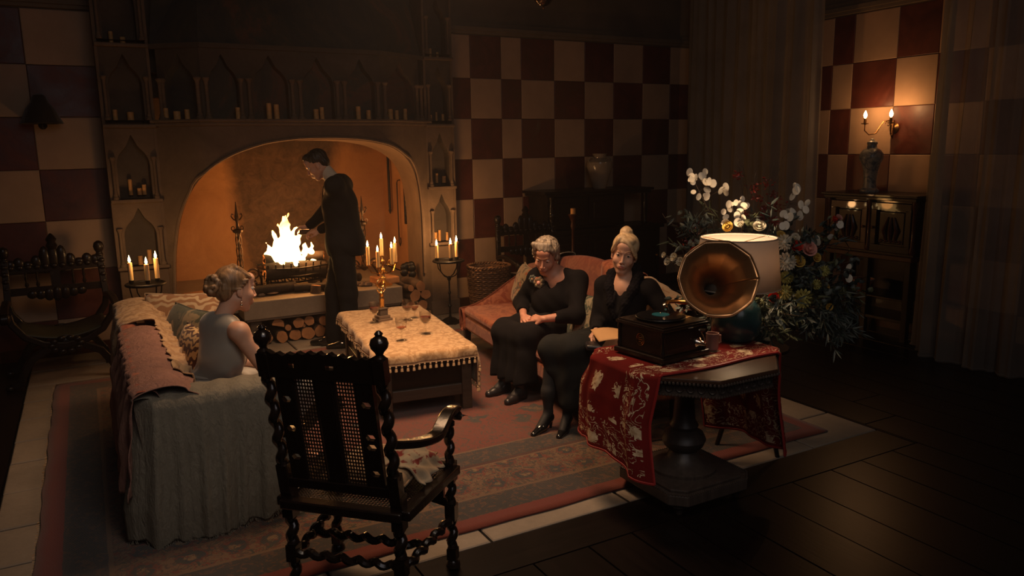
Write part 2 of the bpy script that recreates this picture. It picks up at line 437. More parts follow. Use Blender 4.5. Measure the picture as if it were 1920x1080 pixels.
# planks run away from the hearth wall; each has its own mesh so that the grain follows real size
def plank(x0, x1, y0, y1, mat, g=.004):
    dz = rnd(-.0015, .0015); m = MB(); m.box(((x0+x1)/2, (y0+y1)/2, -.01+dz), (x1-x0-g, y1-y0-g, .02))
    m.v = [(v[0], v[1], v[2]) if v[2] < -.01 else (v[0]-math.copysign(.003, v[0]-(x0+x1)/2), v[1]-math.copysign(.003, v[1]-(y0+y1)/2), v[2]) for v in m.v]
    return m.obj('plank', mat, floor, smooth=False)
SX0, SX1, SY0 = -.56, 4.24, 2.94
x = -2.4
while x < 7.2:
    w = rnd(.24, .32)
    if x+w < SX0+.02 or x > SX1-.02: segs = [(-.6, 7.9)]
    else: segs = [(-.6, SY0-.26)]
    for a, c in segs:
        y = a
        while y < c-.01:
            y2 = min(c, y+rnd(2.4, 4.2));
            if c-y2 < .5: y2 = c
            x0p, x1p = x, x+w
            if a == -.6 and c > 7: 
                if x < SX0: x1p = min(x1p, SX0)
            plank(x0p, x1p, y, y2, M['plank']); y = y2
    if x < SX0 < x+w: plank(x, SX0, SY0-.26, 7.9, M['plank'])
    if x < SX1 < x+w: plank(SX1, x+w, SY0-.26, 7.9, M['plank'])
    x += w
xs = [SX0, 1.1, 2.7, SX1]
for a, c in zip(xs, xs[1:]): plank(a, c, SY0-.26, SY0, M['plankx'])
# stone paving that frames the rug and fills the hearth side
def stone(x0, x1, y0, y1):
    dz = rnd(-.002, .002); j = .006; m = MB()
    a, c, d, e = x0+j+rnd(0, .004), x1-j, y0+j, y1-j-rnd(0, .004); cx, cy = (a+c)/2, (d+e)/2
    q = [(a, d), (c, d+rnd(-.004, .004)), (c+rnd(-.004, .002), e), (a, e)]
    m.prism([(p[0], p[1]) for p in q], -.02, -.004); t = .006
    vs = [(p[0], p[1], -.004) for p in q]+[(p[0]-math.copysign(t, p[0]-cx), p[1]-math.copysign(t, p[1]-cy), .001+dz) for p in q]
    m.add(vs, [(0, 1, 5, 4), (1, 2, 6, 5), (2, 3, 7, 6), (3, 0, 4, 7), (4, 5, 6, 7)])
    return m.obj('paving_stone', M['slab'], floor, smooth=False)
x = SX0
while x < SX1-.01:
    x2 = min(SX1, x+rnd(.55, .8)); 
    if SX1-x2 < .3: x2 = SX1
    stone(x, x2, SY0, SY0+.38); x = x2
for X0, X1 in ((SX0, SX0+.42), (SX1-.42, SX1)):
    y = SY0+.38
    while y < 6.5:
        y2 = min(6.5, y+rnd(.36, .56)); y2 = 6.5 if 6.5-y2 < .2 else y2
        stone(X0, X1, y, y2); y = y2
for y0_, y1_ in ((6.5, 6.95), (6.95, 7.42), (7.42, 7.9)):
    x = SX0
    while x < SX1-.01:
        x2 = min(SX1, x+rnd(.5, .8)); x2 = SX1 if SX1-x2 < .25 else x2
        stone(x, x2, y0_, y1_); x = x2
b = MB(); b.bx(SX0+.42, SX1-.42, SY0+.38, 6.5, -.02, -.004); b.obj('rug_bed', M['slab'], floor, smooth=False)

ZR = [3.02, 2.56, 2.12, 1.67, 1.22, .77, .33, .0]
b = MB(); b.bx(-2.6, .22, 7.93, 8.12, -.02, 4.6); b.bx(3.48, 8.6, 7.93, 8.12, -.02, 4.6); b.bx(.22, 3.48, 7.93, 8.12, 2.3, 4.6)
wall_back = structure(b.obj('wall_back', M['plaster'], smooth=False))
b = MB(); b.bx(-2.6, -2.4, -1.6, 8.12, -.02, 4.6); structure(b.obj('wall_left', M['plaster'], smooth=False))
b = MB(); b.bx(6.78, 7.2, -1.6, 5.75, -.02, 4.6); b.bx(7.07, 7.2, 5.75, 8.12, -.02, 4.6)
wall_right = structure(b.obj('wall_right', M['plaster'], smooth=False))
b = MB(); b.bx(-2.6, 8.6, -1.8, -1.6, -.02, 4.6); structure(b.obj('wall_front', M['plaster'], smooth=False))
b = MB(); b.bx(-2.6, 8.6, -1.8, 9.2, 4.6, 4.75); structure(b.obj('ceiling', M['joint'], smooth=False))
def panel(parent, c, d, mat, out):
    """c centre, d (w, h); out = 'y' faces -Y, 'x' faces -X"""
    w, h = d[0]/2-.002, d[1]/2-.002; t = .010+rnd(0, .004); e = .005; m = MB()
    q = [(-w, -h), (w, -h), (w, h), (-w, h)]
    f = (lambda a, z, o: (c[0]+a, c[1]-o, c[2]+z)) if out == 'y' else (lambda a, z, o: (c[0]-o, c[1]-a, c[2]+z))
    vs = [f(a, z, 0) for a, z in q]+[f(a, z, t-e*.6) for a, z in q]+[f(a-math.copysign(e, a), z-math.copysign(e, z), t) for a, z in q]
    m.add(vs, [(0, 1, 5, 4), (1, 2, 6, 5), (2, 3, 7, 6), (3, 0, 4, 7), (4, 5, 9, 8), (5, 6, 10, 9), (6, 7, 11, 10), (7, 4, 8, 11), (8, 9, 10, 11)])
    return m.obj('panel', mat, parent, smooth=False)
def checks(parent, cols, first_red, out, wallc):
    for ci in range(len(cols)-1):
        for ri in range(7):
            red = (ri+ci+first_red) % 2 == 1
            c0, c1 = cols[ci], cols[ci+1]; z1, z0 = ZR[ri], ZR[ri+1]
            c = ((c0+c1)/2, wallc, (z0+z1)/2) if out == 'y' else (wallc, (c0+c1)/2, (z0+z1)/2)
            panel(parent, c, (abs(c1-c0), z1-z0), M['red'] if red else M['cream'], out)
checks(wall_back, [3.48, 3.87, 4.26, 4.52, 4.97, 5.40, 5.83, 6.28, 6.72, 7.06], 0, 'y', 7.93)
checks(wall_back, [-2.35, -1.84, -1.33, -.83, -.33, .20], 0, 'y', 7.93)
checks(wall_right, [5.72, 5.48, 5.24, 4.77, 4.36, 3.92, 3.48, 3.02, 2.55, 2.1, 1.6], 0, 'x', 6.78)
# mouldings and skirting
for n_, (bb_) in enumerate([((-2.4, .2), 'y'), ((3.5, 7.06), 'y')]):
    (a, c), _ = bb_
    m = MB()
    m.bx(a, c, 7.88, 7.93, 3.03, 3.06); m.bx(a, c, 7.85, 7.93, 3.06, 3.10); m.bx(a, c, 7.89, 7.93, 3.10, 3.15)
    structure(m.obj('trim_%d' % (n_+1), M['plaster'], smooth=False))
    m = MB(); m.bx(a, c, 7.88, 7.918, 0, .10); structure(m.obj('baseboard_back' if n_ == 0 else 'baseboard_rear', M['redoak'], smooth=False))
m = MB(); m.bx(6.73, 6.78, -1.5, 5.75, 3.03, 3.06); m.bx(6.70, 6.78, -1.5, 5.75, 3.06, 3.10); m.bx(6.74, 6.78, -1.5, 5.75, 3.10, 3.15)
structure(m.obj('trim_3', M['plaster'], smooth=False))
m = MB(); m.bx(6.73, 6.766, -1.5, 5.75, 0, .10); structure(m.obj('baseboard_right', M['redoak'], smooth=False))

# ------------------------------------------------------------------ curtains
def sheer(name, c, alpha):
    t = NT(name); n = t.noise(3, 4)
    tr = t.new('ShaderNodeBsdfTransparent'); tl = t.new('ShaderNodeBsdfTranslucent'); df = t.new('ShaderNodeBsdfDiffuse')
    col = t.ramp(n, [(.3, sc(c, .85)), (.7, sc(c, 1.15))]); t.l.new(col, tl.inputs[0]); t.l.new(col, df.inputs[0])
    a = t.new('ShaderNodeMixShader'); a.inputs[0].default_value = .65; t.l.new(tl.outputs[0], a.inputs[1]); t.l.new(df.outputs[0], a.inputs[2])
    m2 = t.new('ShaderNodeMixShader'); m2.inputs[0].default_value = alpha; t.l.new(tr.outputs[0], m2.inputs[1]); t.l.new(a.outputs[0], m2.inputs[2])
    t.l.new(m2.outputs[0], t.out.inputs[0]); return t.m
M['sheer1'] = sheer('grey_sheer_fabric', (.34, .31, .28), .84); M['sheer2'] = sheer('pale_sheer_fabric', (.40, .36, .31), .62)
def curtain(name, path, z1, folds, amp, mat, label, flare=None, seed=0):
    P = [Vector((*p, 0)) for p in path]; L = [0]
    for a, c in zip(P, P[1:]): L.append(L[-1]+(c-a).length)
    def at(t):
        d = t*L[-1]
        for i in range(len(P)-1):
            if d <= L[i+1] or i == len(P)-2:
                f = (d-L[i])/(L[i+1]-L[i]); q = P[i].lerp(P[i+1], f); n = (P[i+1]-P[i]).normalized(); return q, Vector((-n.y, n.x, 0))
    rg = random.Random(seed); ph = [rg.uniform(0, 6.28) for _ in range(8)]
    def fn(u, v):
        q, n = at(u); z = v*z1
        w = math.sin(u*folds*2*PI+ph[0]+1.5*math.sin(u*9+ph[1]))*amp*(1.0-.35*v)+math.sin(u*folds*4.7*PI+ph[2]+v*.8)*amp*.35+math.sin(u*17+ph[3]+v*2)*amp*.6
        p = q+n*w
        if flare: p = p+Vector(flare(u, v))
        return (p.x, p.y, z+.004+(.012*math.sin(u*40) if v == 0 else 0)*.3)
    m = MB(); m.grid(fn, folds*12, 30); o = m.obj(name, mat, loc=(P[0].x, P[0].y, 0))
    hm = MB(); hm.tube([Vector(fn(u/150, 0))+Vector((0, 0, .012)) for u in range(151)], .006, 5); hm.obj('hem', mat, o, loc=None)
    o.children[0].location = (-P[0].x, -P[0].y, 0)
    return tag(o, label, 'curtain')
curtain('sheer_curtain', [(6.84, 7.72), (6.66, 6.9), (6.42, 5.9), (6.40, 5.32)], 4.5, 9, .038, M['sheer1'], 'dim grey sheer curtain hanging in the far corner behind the flower arrangement', seed=3)
curtain('sheer_curtain', [(6.40, 4.13), (6.10, 3.85), (6.0, 3.45), (6.08, 3.1), (6.2, 2.6)], 4.5, 8, .05, M['sheer2'],
        'pale sheer curtain pooling on the floor at the right edge, nearest the camera', flare=lambda u, v: (.10*v, .0, 0), seed=5)
# ------------------------------------------------------------------ stone fireplace
fp = thing('stone_fireplace', 'large carved stone fireplace with wide low arch, gothic arcade hood and niched side piers', 'fireplace', (1.9, 7.62, 0))
PLAN = [(.60, 7.62), (.95, 7.30), (2.68, 7.30), (3.20, 7.62)]
def G(x):
    if x <= PLAN[0][0] or x >= PLAN[-1][0]: return 7.62
    for (a, c), (d, e) in zip(PLAN, PLAN[1:]):
        if x <= d: return c+(e-c)*(x-a)/(d-a)
ARCH = [(.63, .0), (.63, .27), (.65, .58), (.67, .87), (.72, 1.17), (.79, 1.38), (.89, 1.56), (1.03, 1.68), (1.23, 1.78), (1.49, 1.86), (1.78, 1.895), (2.08, 1.90), (2.40, 1.885), (2.64, 1.84), (2.84, 1.755), (2.97, 1.63), (3.04, 1.44), (3.07, 1.13), (3.07, .68), (3.07, .33), (3.07, .0)]
def resamp(p, n):
    p = [Vector((*q, 0)) for q in p]; L = [0]
    for a, c in zip(p, p[1:]): L.append(L[-1]+(c-a).length)
    out = []
    for k in range(n):
        d = L[-1]*k/(n-1); i = max(j for j in range(len(p)-1) if L[j] <= d+1e-9)
        out.append(p[i].lerp(p[i+1], (d-L[i])/(L[i+1]-L[i])))
    for _ in range(2): out = [out[0]]+[(out[i-1]+out[i]*2+out[i+1])/4 for i in range(1, n-1)]+[out[-1]]
    return [(q.x, q.y) for q in out]
A = resamp(ARCH, 90); ZM = 2.04
m = MB(); nA = len(A); outer = []
for x, z in A:
    # project each arch point outward to the rectangle x .60-3.20, z 0-ZM
    if z < 1.2: outer.append((.60 if x < 1.9 else 3.20, z))
    else: outer.append(None)
i0 = next(i for i, o in enumerate(outer) if o is None); i1 = nA-1-next(i for i, o in enumerate(reversed(outer)) if o is None)
zl, zr = outer[i0-1][1], outer[i1+1][1]
path = [(.60, zl), (.60, ZM), (3.20, ZM), (3.20, zr)]
seg = [ZM-zl, 2.6, ZM-zr]; tot = sum(seg)
xs0 = A[i0][0]; xs1 = A[i1][0]
for i in range(i0, i1+1):
    x, z = A[i]; t = (x-xs0)/(xs1-xs0)
    if z < 1.62 and x < 1.2: outer[i] = (.60, zl+(ZM-zl)*min(1, (z-zl)/(1.62-zl)))
    elif z < 1.62 and x > 2.6: outer[i] = (3.20, zr+(ZM-zr)*min(1, (z-zr)/(1.62-zr)))
    else: outer[i] = (min(3.2, max(.6, .60+2.6*(x-.95)/(2.98-.95))), ZM)
K = 4
for i in range(nA):
    (xi, zi), (xo, zo) = A[i], outer[i]
    for k in range(K+1):
        t = k/K; x, z = xi+(xo-xi)*t, zi+(zo-zi)*t; m.v.append((x, G(x)-(.0 if k else -.012), z))
for i in range(nA-1):
    for k in range(K): m.f.append((i*(K+1)+k, i*(K+1)+k+1, (i+1)*(K+1)+k+1, (i+1)*(K+1)+k)); m.m.append(0)
b0 = len(m.v)   # intrados
for x, z in A: m.v.append((x, G(x)+.012, z)); m.v.append((x+(.012 if x < 1.9 else -.012)*0, 7.96, z))
for i in range(nA-1): m.f.append((b0+2*i, b0+2*i+2, b0+2*i+3, b0+2*i+1)); m.m.append(0)
m.obj('arched_front', M['stone'], fp, world=True, angle=50)
m = MB(); m.tube([(x+(.02 if x < .9 else (-.02 if x > 2.9 else 0))*-1, G(x)-.006, z+(.02 if z > 1.5 else 0)) for x, z in A[8:-8]], .014, 6); m.obj('arch_moulding', M['stone'], fp, world=True)
# mantel ledge
def along(z0, z1, out, name, x0=.56, x1=3.24, mat='stone'):
    pts = [(x0, 7.66)]+[(x, y) for x, y in PLAN]+[(x1, 7.66)]
    front = [(.56, 7.62-out), (.60-out*.3, 7.62-out), (.95-out*.35, 7.30-out), (2.68+out*.3, 7.30-out), (3.20+out*.2, 7.62-out), (3.24, 7.62-out)]
    poly = front+[(3.24, 7.9), (.56, 7.9)]
    m = MB(); m.prism(poly, z0, z1); return m.obj(name, M[mat], fp, world=True, bevel=.006, smooth=False)
along(2.03, 2.06, .03, 'mantel_shelf'); along(2.06, 2.085, .055, 'mantel_shelf')
# niches: a pointed, cusped opening cut in a panel with its own recess
def ogee(w, h, n=9):
    """half outline from spring to apex, x 0..w/2; returns full closed outline anticlockwise from bottom left"""
    sp = h*.52; pts = [(w/2*x, sp+(h-sp)*z) for x, z in ((1, 0), (.985, .10), (.93, .22), (.83, .34), (.68, .45), (.51, .54), (.36, .63), (.25, .74), (.14, .87), (0, 1))]
    right = [(w/2, 0)]+pts
    left = [(-x, z) for x, z in reversed(pts[:-1])]+[(-w/2, 0)]
    return right+left
def niche(m, mr, T, w, h, W_, H_, z0, depth=.10):
    """T(a, z, d): local a across, z up, d depth into the stone. m: panel mesh, mr: recess mesh"""
    O = ogee(w, h); n = len(O)
    R_ = []
    for a, z in O:
        if z <= h*.56: R_.append((math.copysign(W_/2, a) if abs(a) > 1e-6 else 0, z+z0))
        else:
            R_.append((a/(w/2)*W_/2*1.0 if abs(a) < w*.36 else math.copysign(W_/2, a), H_))
    R_[0] = (W_/2, 0); R_[-1] = (-W_/2, 0)
    b = len(m.v)
    for (a, z), (c, e) in zip(O, R_): m.v.append(T(a, z+z0, 0)); m.v.append(T(c, e, 0))
    for i in range(n-1): m.f.append((b+2*i, b+2*i+1, b+2*i+3, b+2*i+2)); m.m.append(0)
    if z0 > 0: m.add([T(-W_/2, 0, 0), T(W_/2, 0, 0), T(w/2, z0, 0), T(-w/2, z0, 0)], [(0, 1, 2, 3)])
    b = len(mr.v)
    for a, z in O: mr.v.append(T(a, z+z0, 0)); mr.v.append(T(a*.97, z*.98+z0, depth))
    for i in range(n-1): mr.f.append((b+2*i, b+2*i+2, b+2*i+3, b+2*i+1)); mr.m.append(0)
    mr.f.append(tuple(b+2*i+1 for i in range(n))); mr.m.append(0)
    mr.add([T(-w/2, z0, 0), T(w/2, z0, 0), T(w/2, z0, depth), T(-w/2, z0, depth)], [(0, 1, 2, 3)])
def colonette(parent, x, y, z0, z1, r=.017):
    h = z1-z0; m = MB()
    m.lathe([(r*1.9, 0), (r*1.9, .018), (r*1.3, .03), (r*1.5, .042), (r, .055), (r*.92, h-.06), (r*1.15, h-.05), (r*1.0, h-.042), (r*1.7, h-.015), (r*1.9, h-.012), (r*1.9, h)], (x, y, z0), 10)
    m.obj('colonette', M['stone'], parent, world=True)
# arcade over the mantel
def bay(p0, p1, z0, z1, name='arcade_bay', hn=.60):
    p0, p1 = Vector((*p0, 0)), Vector((*p1, 0)); d = p1-p0; W_ = d.length; d.normalize(); n = Vector((-d.y, d.x, 0)); c = (p0+p1)/2
    T = lambda a, z, dd: tuple(c+d*a+n*dd+Vector((0, 0, z0+z)))
    m, mr = MB(), MB(); niche(m, mr, T, W_*.70, hn*(z1-z0)/.62 if False else (z1-z0)*.92, W_, z1-z0, 0.0, .09)
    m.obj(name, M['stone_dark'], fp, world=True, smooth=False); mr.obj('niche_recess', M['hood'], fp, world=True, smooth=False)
AX = [.985, 1.345, 1.80, 2.22, 2.62]; YH = 7.36
AP = [(.66, 7.62)]+[(x, YH) for x in AX]+[(3.12, 7.60)]
for a, c in zip(AP, AP[1:]): bay(a, c, 2.085, 2.70)
for x, y in AP:
    for s in (-.036, .036): colonette(fp, min(3.13, max(.67, x+s)), y-.022 if y < 7.5 else y-.03, 2.085, 2.44)
# sloping hood above, with a strip of wall behind
m = MB(); q0 = [(.62, 7.62), (.985, 7.355), (2.62, 7.355), (3.16, 7.62)]; q1 = [(.72, 7.75), (1.05, 7.6), (2.55, 7.6), (3.06, 7.75)]; q2 = [(1.0, 7.92), (1.2, 7.88), (2.4, 7.88), (2.8, 7.92)]
vs = [(*p, 2.70) for p in q0]+[(*p, 3.5) for p in q1]+[(*p, 4.55) for p in q2]
m.add(vs, [(i+4*k, i+1+4*k, i+5+4*k, i+4+4*k) for k in range(2) for i in range(3)]); m.obj('hood', M['hood'], fp, world=True, smooth=False)
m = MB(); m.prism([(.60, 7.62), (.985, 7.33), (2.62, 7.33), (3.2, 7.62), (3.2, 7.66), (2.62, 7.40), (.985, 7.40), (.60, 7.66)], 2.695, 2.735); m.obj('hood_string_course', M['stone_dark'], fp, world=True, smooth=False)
# side piers, with stacked niches and ledges
def pier(x0, x1, name):
    cx, W_ = (x0+x1)/2, x1-x0
    b = MB(); b.bx(x0, x1, 7.75, 7.93, 0, 4.0); core = b.obj(name, M['stone'], fp, world=True, smooth=False)
    T = lambda z0: (lambda a, z, d: (cx+a, 7.62+d, z0+z))
    for z0, z1, nh in ((.80, 1.37, .52), (1.40, 2.02, .56), (2.085, 2.70, .56), (2.76, 3.4, .56)):
        m, mr = MB(), MB(); niche(m, mr, T(z0), W_*.66, nh, W_, z1-z0, 0.0, .12)
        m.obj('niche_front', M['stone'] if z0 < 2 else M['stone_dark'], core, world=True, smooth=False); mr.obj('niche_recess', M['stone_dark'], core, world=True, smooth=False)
        lb = MB(); lb.bx(x0-.01, x1+.01, 7.575, 7.76, z1, z1+.03); lb.obj('ledge', M['stone'], core, world=True, smooth=False, bevel=.006)
        for s in (-1, 1): colonette(core, cx+s*(W_/2-.035), 7.60, z0, z0+nh*.66, .014)
    b = MB(); b.bx(x0-.012, x1+.012, 7.575, 7.76, .77, .80); b.obj('ledge', M['stone'], core, world=True, smooth=False, bevel=.006)
    b = MB(); b.bx(x0, x1, 7.62, 7.76, 0.02, .77); b.bx(x0-.015, x1+.015, 7.59, 7.76, 0.004, .16); b.obj('pedestal', M['stone'], core, world=True, smooth=False, bevel=.005)
    b = MB()
    for xx in (x0+.002, x1-.002): b.bx(xx-.012, xx+.012, 7.61, 7.93, .8, 3.4)
    b.obj('pier_edge', M['stone'], core, world=True, smooth=False)
pier(.20, .60, 'side_pier'); pier(3.19, 3.50, 'side_pier')
# firebox behind the arch
m = MB()
X0, X1, Y1 = .52, 3.16, 8.92
m.add([(X0, 7.7, .40), (X0, Y1, .40), (X0, Y1, 2.6), (X0, 7.7, 2.6)], [(3, 2, 1, 0)])
m.add([(X1, 7.7, .40), (X1, Y1, .40), (X1, Y1, 2.6), (X1, 7.7, 2.6)], [(0, 1, 2, 3)])
m.add([(X0, Y1, .40), (X1, Y1, .40), (X1, Y1, 2.6), (X0, Y1, 2.6)], [(0, 1, 2, 3)])
m.add([(X0, 7.7, 2.5), (X1, 7.7, 2.5), (X1, Y1, 2.5), (X0, Y1, 2.5)], [(0, 1, 2, 3)])
m.obj('firebox', M['firebox'], fp, world=True, smooth=False); fp.children[-1].location = (0, 0, 0)
o = [c for c in bpy.data.objects if c.name == 'firebox'][0]
# keep the stain in room coordinates
o.data.transform(Matrix.Translation((1.9, 7.62, 0))); o.location = (-1.9, -7.62, 0)
b = MB(); b.bx(.64, 3.06, 7.9, 8.92, .0, .43); b.obj('hearth_bed', M['hearth'], fp, world=True, smooth=False)
b = MB(); b.bx(1.16, 2.70, 7.20, 7.92, .27, .44); b.bx(1.18, 2.68, 7.215, 7.9, .25, .27); b.obj('hearth_slab', M['hearth'], fp, world=True, smooth=False, bevel=.008)
b = MB(); b.bx(.66, 1.16, 7.45, 7.92, .30, .43); b.bx(2.70, 3.05, 7.55, 7.92, .0, .20); b.obj('side_slab', M['hearth'], fp, world=True, smooth=False, bevel=.008)
for x in (1.22, 2.58):
    b = MB(); b.bx(x, x+.10, 7.25, 7.8, .0, .25); b.obj('slab_support', M['stone_dark'], fp, world=True, smooth=False, bevel=.005)
b = MB(); b.bx(1.95, 2.03, 7.30, 7.8, 0, .25); b.obj('slab_support', M['stone_dark'], fp, world=True, smooth=False)

# ------------------------------------------------------------------ fire and its grate
fb = thing('fire_basket', 'black iron fire basket holding charred logs on the raised hearth', 'grate', (1.76, 7.72, .44))
m = MB()
for x in (-.30, .30):
    for y in (-.15, .15): m.tube([(x, y, 0), (x*1.0, y, .10), (x*1.08, y*1.1, .20)], .012, 6)
m.obj('leg', M['iron'], fb)
m = MB()
for z, s in ((.10, .9), (.16, 1.03), (.24, 1.1)): m.tube([(-.30*s, -.16*s, z), (.0, -.18*s, z-.015), (.30*s, -.16*s, z), (.32*s, 0, z), (.30*s, .16*s, z), (-.30*s, .16*s, z), (-.32*s, 0, z)], .010, 6, closed=True)
m.obj('rim', M['iron'], fb)
for k in range(9):
    x = -.28+.07*k; m = MB(); m.tube([(x, .17, .24), (x*.95, .12, .11), (x*.9, 0, .085), (x*.95, -.15, .10), (x*1.05, -.19, .28)], .007, 6); m.obj('bar', M['iron'], fb)
def log(name, L, r, mat_b, mat_e, seed=0, half=False):
    rg = random.Random(seed); ph = [rg.uniform(0, 6.28) for _ in range(4)]
    m = MB(); n = 14; K = 8
    def rad(a, k): return r*(1+.07*math.sin(2*a+ph[0])+.05*math.sin(5*a+ph[1]+k*.7)+.03*math.sin(9*a+ph[2]-k))
    for k in range(K+1):
        t = k/K; x = (t-.5)*L; e = .96 if k in (0, K) else 1
        for i in range(n):
            a = 2*PI*i/n; rr = rad(a, k)*e
            y, z = rr*math.cos(a), rr*math.sin(a)
            if half: z = max(z, -.15*r)
            m.v.append((x, y+.012*math.sin(t*4+ph[3])*L*2, z))
    for k in range(K):
        for i in range(n): j = (i+1) % n; m.f.append((k*n+i, (k+1)*n+i, (k+1)*n+j, k*n+j)); m.m.append(0)
    m.f.append(tuple(range(n))); m.f.append(tuple(K*n+i for i in range(n-1, -1, -1))); m.m += [1, 1]
    return m.obj(name, [mat_b, mat_e], angle=60)
for i, (x, y, z, L, r, rz, lab) in enumerate([(-.02, -.11, .20, .60, .082, 2, 'nearest charred log lying along the front of the fire basket'), (.02, .08, .20, .56, .070, -4, 'charred log at the back of the burning fire basket'),
        (-.05, -.01, .315, .50, .055, 7, 'uppermost charred log in the fire basket, wrapped in flames'), (.12, -.03, .32, .34, .045, -24, 'short charred log crossing the right end of the fire basket')]):
    o = log('burning_log', L, r, M['char'], M['ember'], i+20); o.location = (1.76+x, 7.72+y, .44+z); o.rotation_euler = (0, rnd(-.05, .05), R(rz)); tag(o, lab, 'log', 'logs burning in the fire basket')
# flames: one body of fire built of leaning tongues
def tongues(lst):
    pr = []
    for x, y, z, h, r, lx in lst:
        k = .015; n = 5; pv = None
        for i in range(n):
            t = i/(n-1); a = (x+lx*t*t+.012*math.sin(t*7+x*30), y+.01*math.sin(t*6+x*17), z+h*t); rr = max(.0045, r*(1-t)**.8*(1+.3*math.sin(t*5+x*9)))
            if pv: pr.append(cone(pv[0], a, pv[1], rr, .018))
            pv = (a, rr)
    return pr
fl = [(1.66, 7.70, .76, .40, .075, .02), (1.72, 7.68, .76, .42, .07, -.03), (1.60, 7.70, .76, .30, .06, -.03), (1.78, 7.70, .76, .28, .06, .04), (1.69, 7.72, .80, .42, .045, .05),
      (1.54, 7.71, .76, .16, .045, -.04), (1.85, 7.68, .74, .16, .04, .03), (1.93, 7.66, .70, .20, .035, -.01), (1.90, 7.70, .72, .13, .04, -.03), (1.97, 7.66, .69, .11, .028, .02), (1.75, 7.62, .62, .08, .02, .01), (1.62, 7.60, .70, .12, .03, .0), (1.74, 7.60, .70, .14, .03, .02), (1.66, 7.66, .94, .20, .035, -.05), (1.76, 7.7, .92, .16, .035, .05)]
fire = sdf_mesh('flames', tongues(fl), .007, M['fire'], None, disp=lambda X, Y, Z: .009*np.sin(X*75+Z*28)*np.sin(Z*38+Y*30))
tag(fire, 'bright yellow flames rising from the logs in the open hearth', 'fire')
m = MB()
for i in range(60): m.ball((1.76+rnd(-.52, .66), 7.66+rnd(-.34, .5), .445+rnd(0, .02)), (rnd(.02, .06), rnd(.02, .05), rnd(.01, .03)), 6, 4)
tag(m.obj('ash_heap', M['white_ash'], loc=(1.76, 7.7, .44)), 'grey ash and cinders spread over the hearth', 'ash', kind='stuff')
for i, (x, y, rz, s) in enumerate([(1.50, 7.48, 10, 1), (1.85, 7.42, -14, .8), (2.25, 7.62, 30, .9), (1.2, 7.62, 70, .7)]):
    o = log('cold_log', .42*s, .05*s, M['char'], M['char'], 40+i); o.location = (x, y, .445+.05*s); o.rotation_euler = (0, 0, R(rz))
    tag(o, ['charred log lying under the fire basket towards the left', 'short charred log in front of the right end of the fire basket', 'charred log lying right of the fire basket', 'smallest charred log beside the left firedog'][i], 'log', 'charred logs on the hearth')
o = log('split_log', .09, .05, M['bark'], M['cutwood'], 60); o.location = (1.86, 7.33, .47); o.rotation_euler = (0, R(-80), .3); tag(o, 'small orange-brown wood chunk lit at the edge of the hearth slab', 'log')

# ------------------------------------------------------------------ firedogs
def scroll(m, c, r, turns, dirn, rad=.008, plane='xz', start=0):
    pts = []
    for i in range(28):
        t = i/27; a = start+dirn*t*turns*2*PI; rr = r*(1-.85*t)
        pts.append((c[0]+rr*math.cos(a), c[1], c[2]+rr*math.sin(a)))
    m.tube(pts, [rad*(1-.5*i/27) for i in range(28)], 6)
def firedog(loc, label):
    t = thing('firedog', label, 'firedog', loc, 0, 'pair of tall wrought-iron firedogs')
    m = MB()
    for s in (-1, 1):
        m.tube([(s*.02, 0, .16), (s*.08, 0, .20), (s*.13, 0, .12), (s*.16, -.01, .0)], .011, 6); scroll(m, (s*.115, 0, .20), .062, 1.6, -s, .008, start=PI if s > 0 else 0)
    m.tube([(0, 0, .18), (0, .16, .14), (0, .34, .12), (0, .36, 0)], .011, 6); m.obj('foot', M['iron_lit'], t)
    m = MB()
    for i in range(4):
        a = i*PI/2+PI/4; m.tube([(.026*math.cos(a+k*.8), .026*math.sin(a+k*.8), .17+k*.055) for k in range(9)], .0055, 5)
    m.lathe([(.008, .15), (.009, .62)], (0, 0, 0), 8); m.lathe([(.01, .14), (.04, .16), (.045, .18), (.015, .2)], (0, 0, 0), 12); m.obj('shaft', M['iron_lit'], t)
    m = MB()
    m.lathe([(.01, .60), (.045, .615), (.048, .635), (.016, .65), (.012, .70)], (0, 0, 0), 12)
    for s in (-1, 1): scroll(m, (s*.036, 0, .655), .030, 1.2, s, .006, start=PI if s > 0 else 0)
    m.lathe([(.008, .69), (.018, .73), (.021, .76), (.010, .83), (.003, .90)], (0, 0, 0), 8)
    for s in (-1, 1): m.tube([(0, 0, .72), (s*.03, 0, .735), (s*.05, 0, .765), (s*.042, 0, .79), (s*.028, 0, .78)], .006, 5)
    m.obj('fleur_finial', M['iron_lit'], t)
    return t
firedog((1.22, 7.55, .44), 'ornate wrought-iron firedog standing left of the fire'); firedog((2.43, 7.55, .44), 'ornate wrought-iron firedog standing right of the fire behind the lit candelabrum')
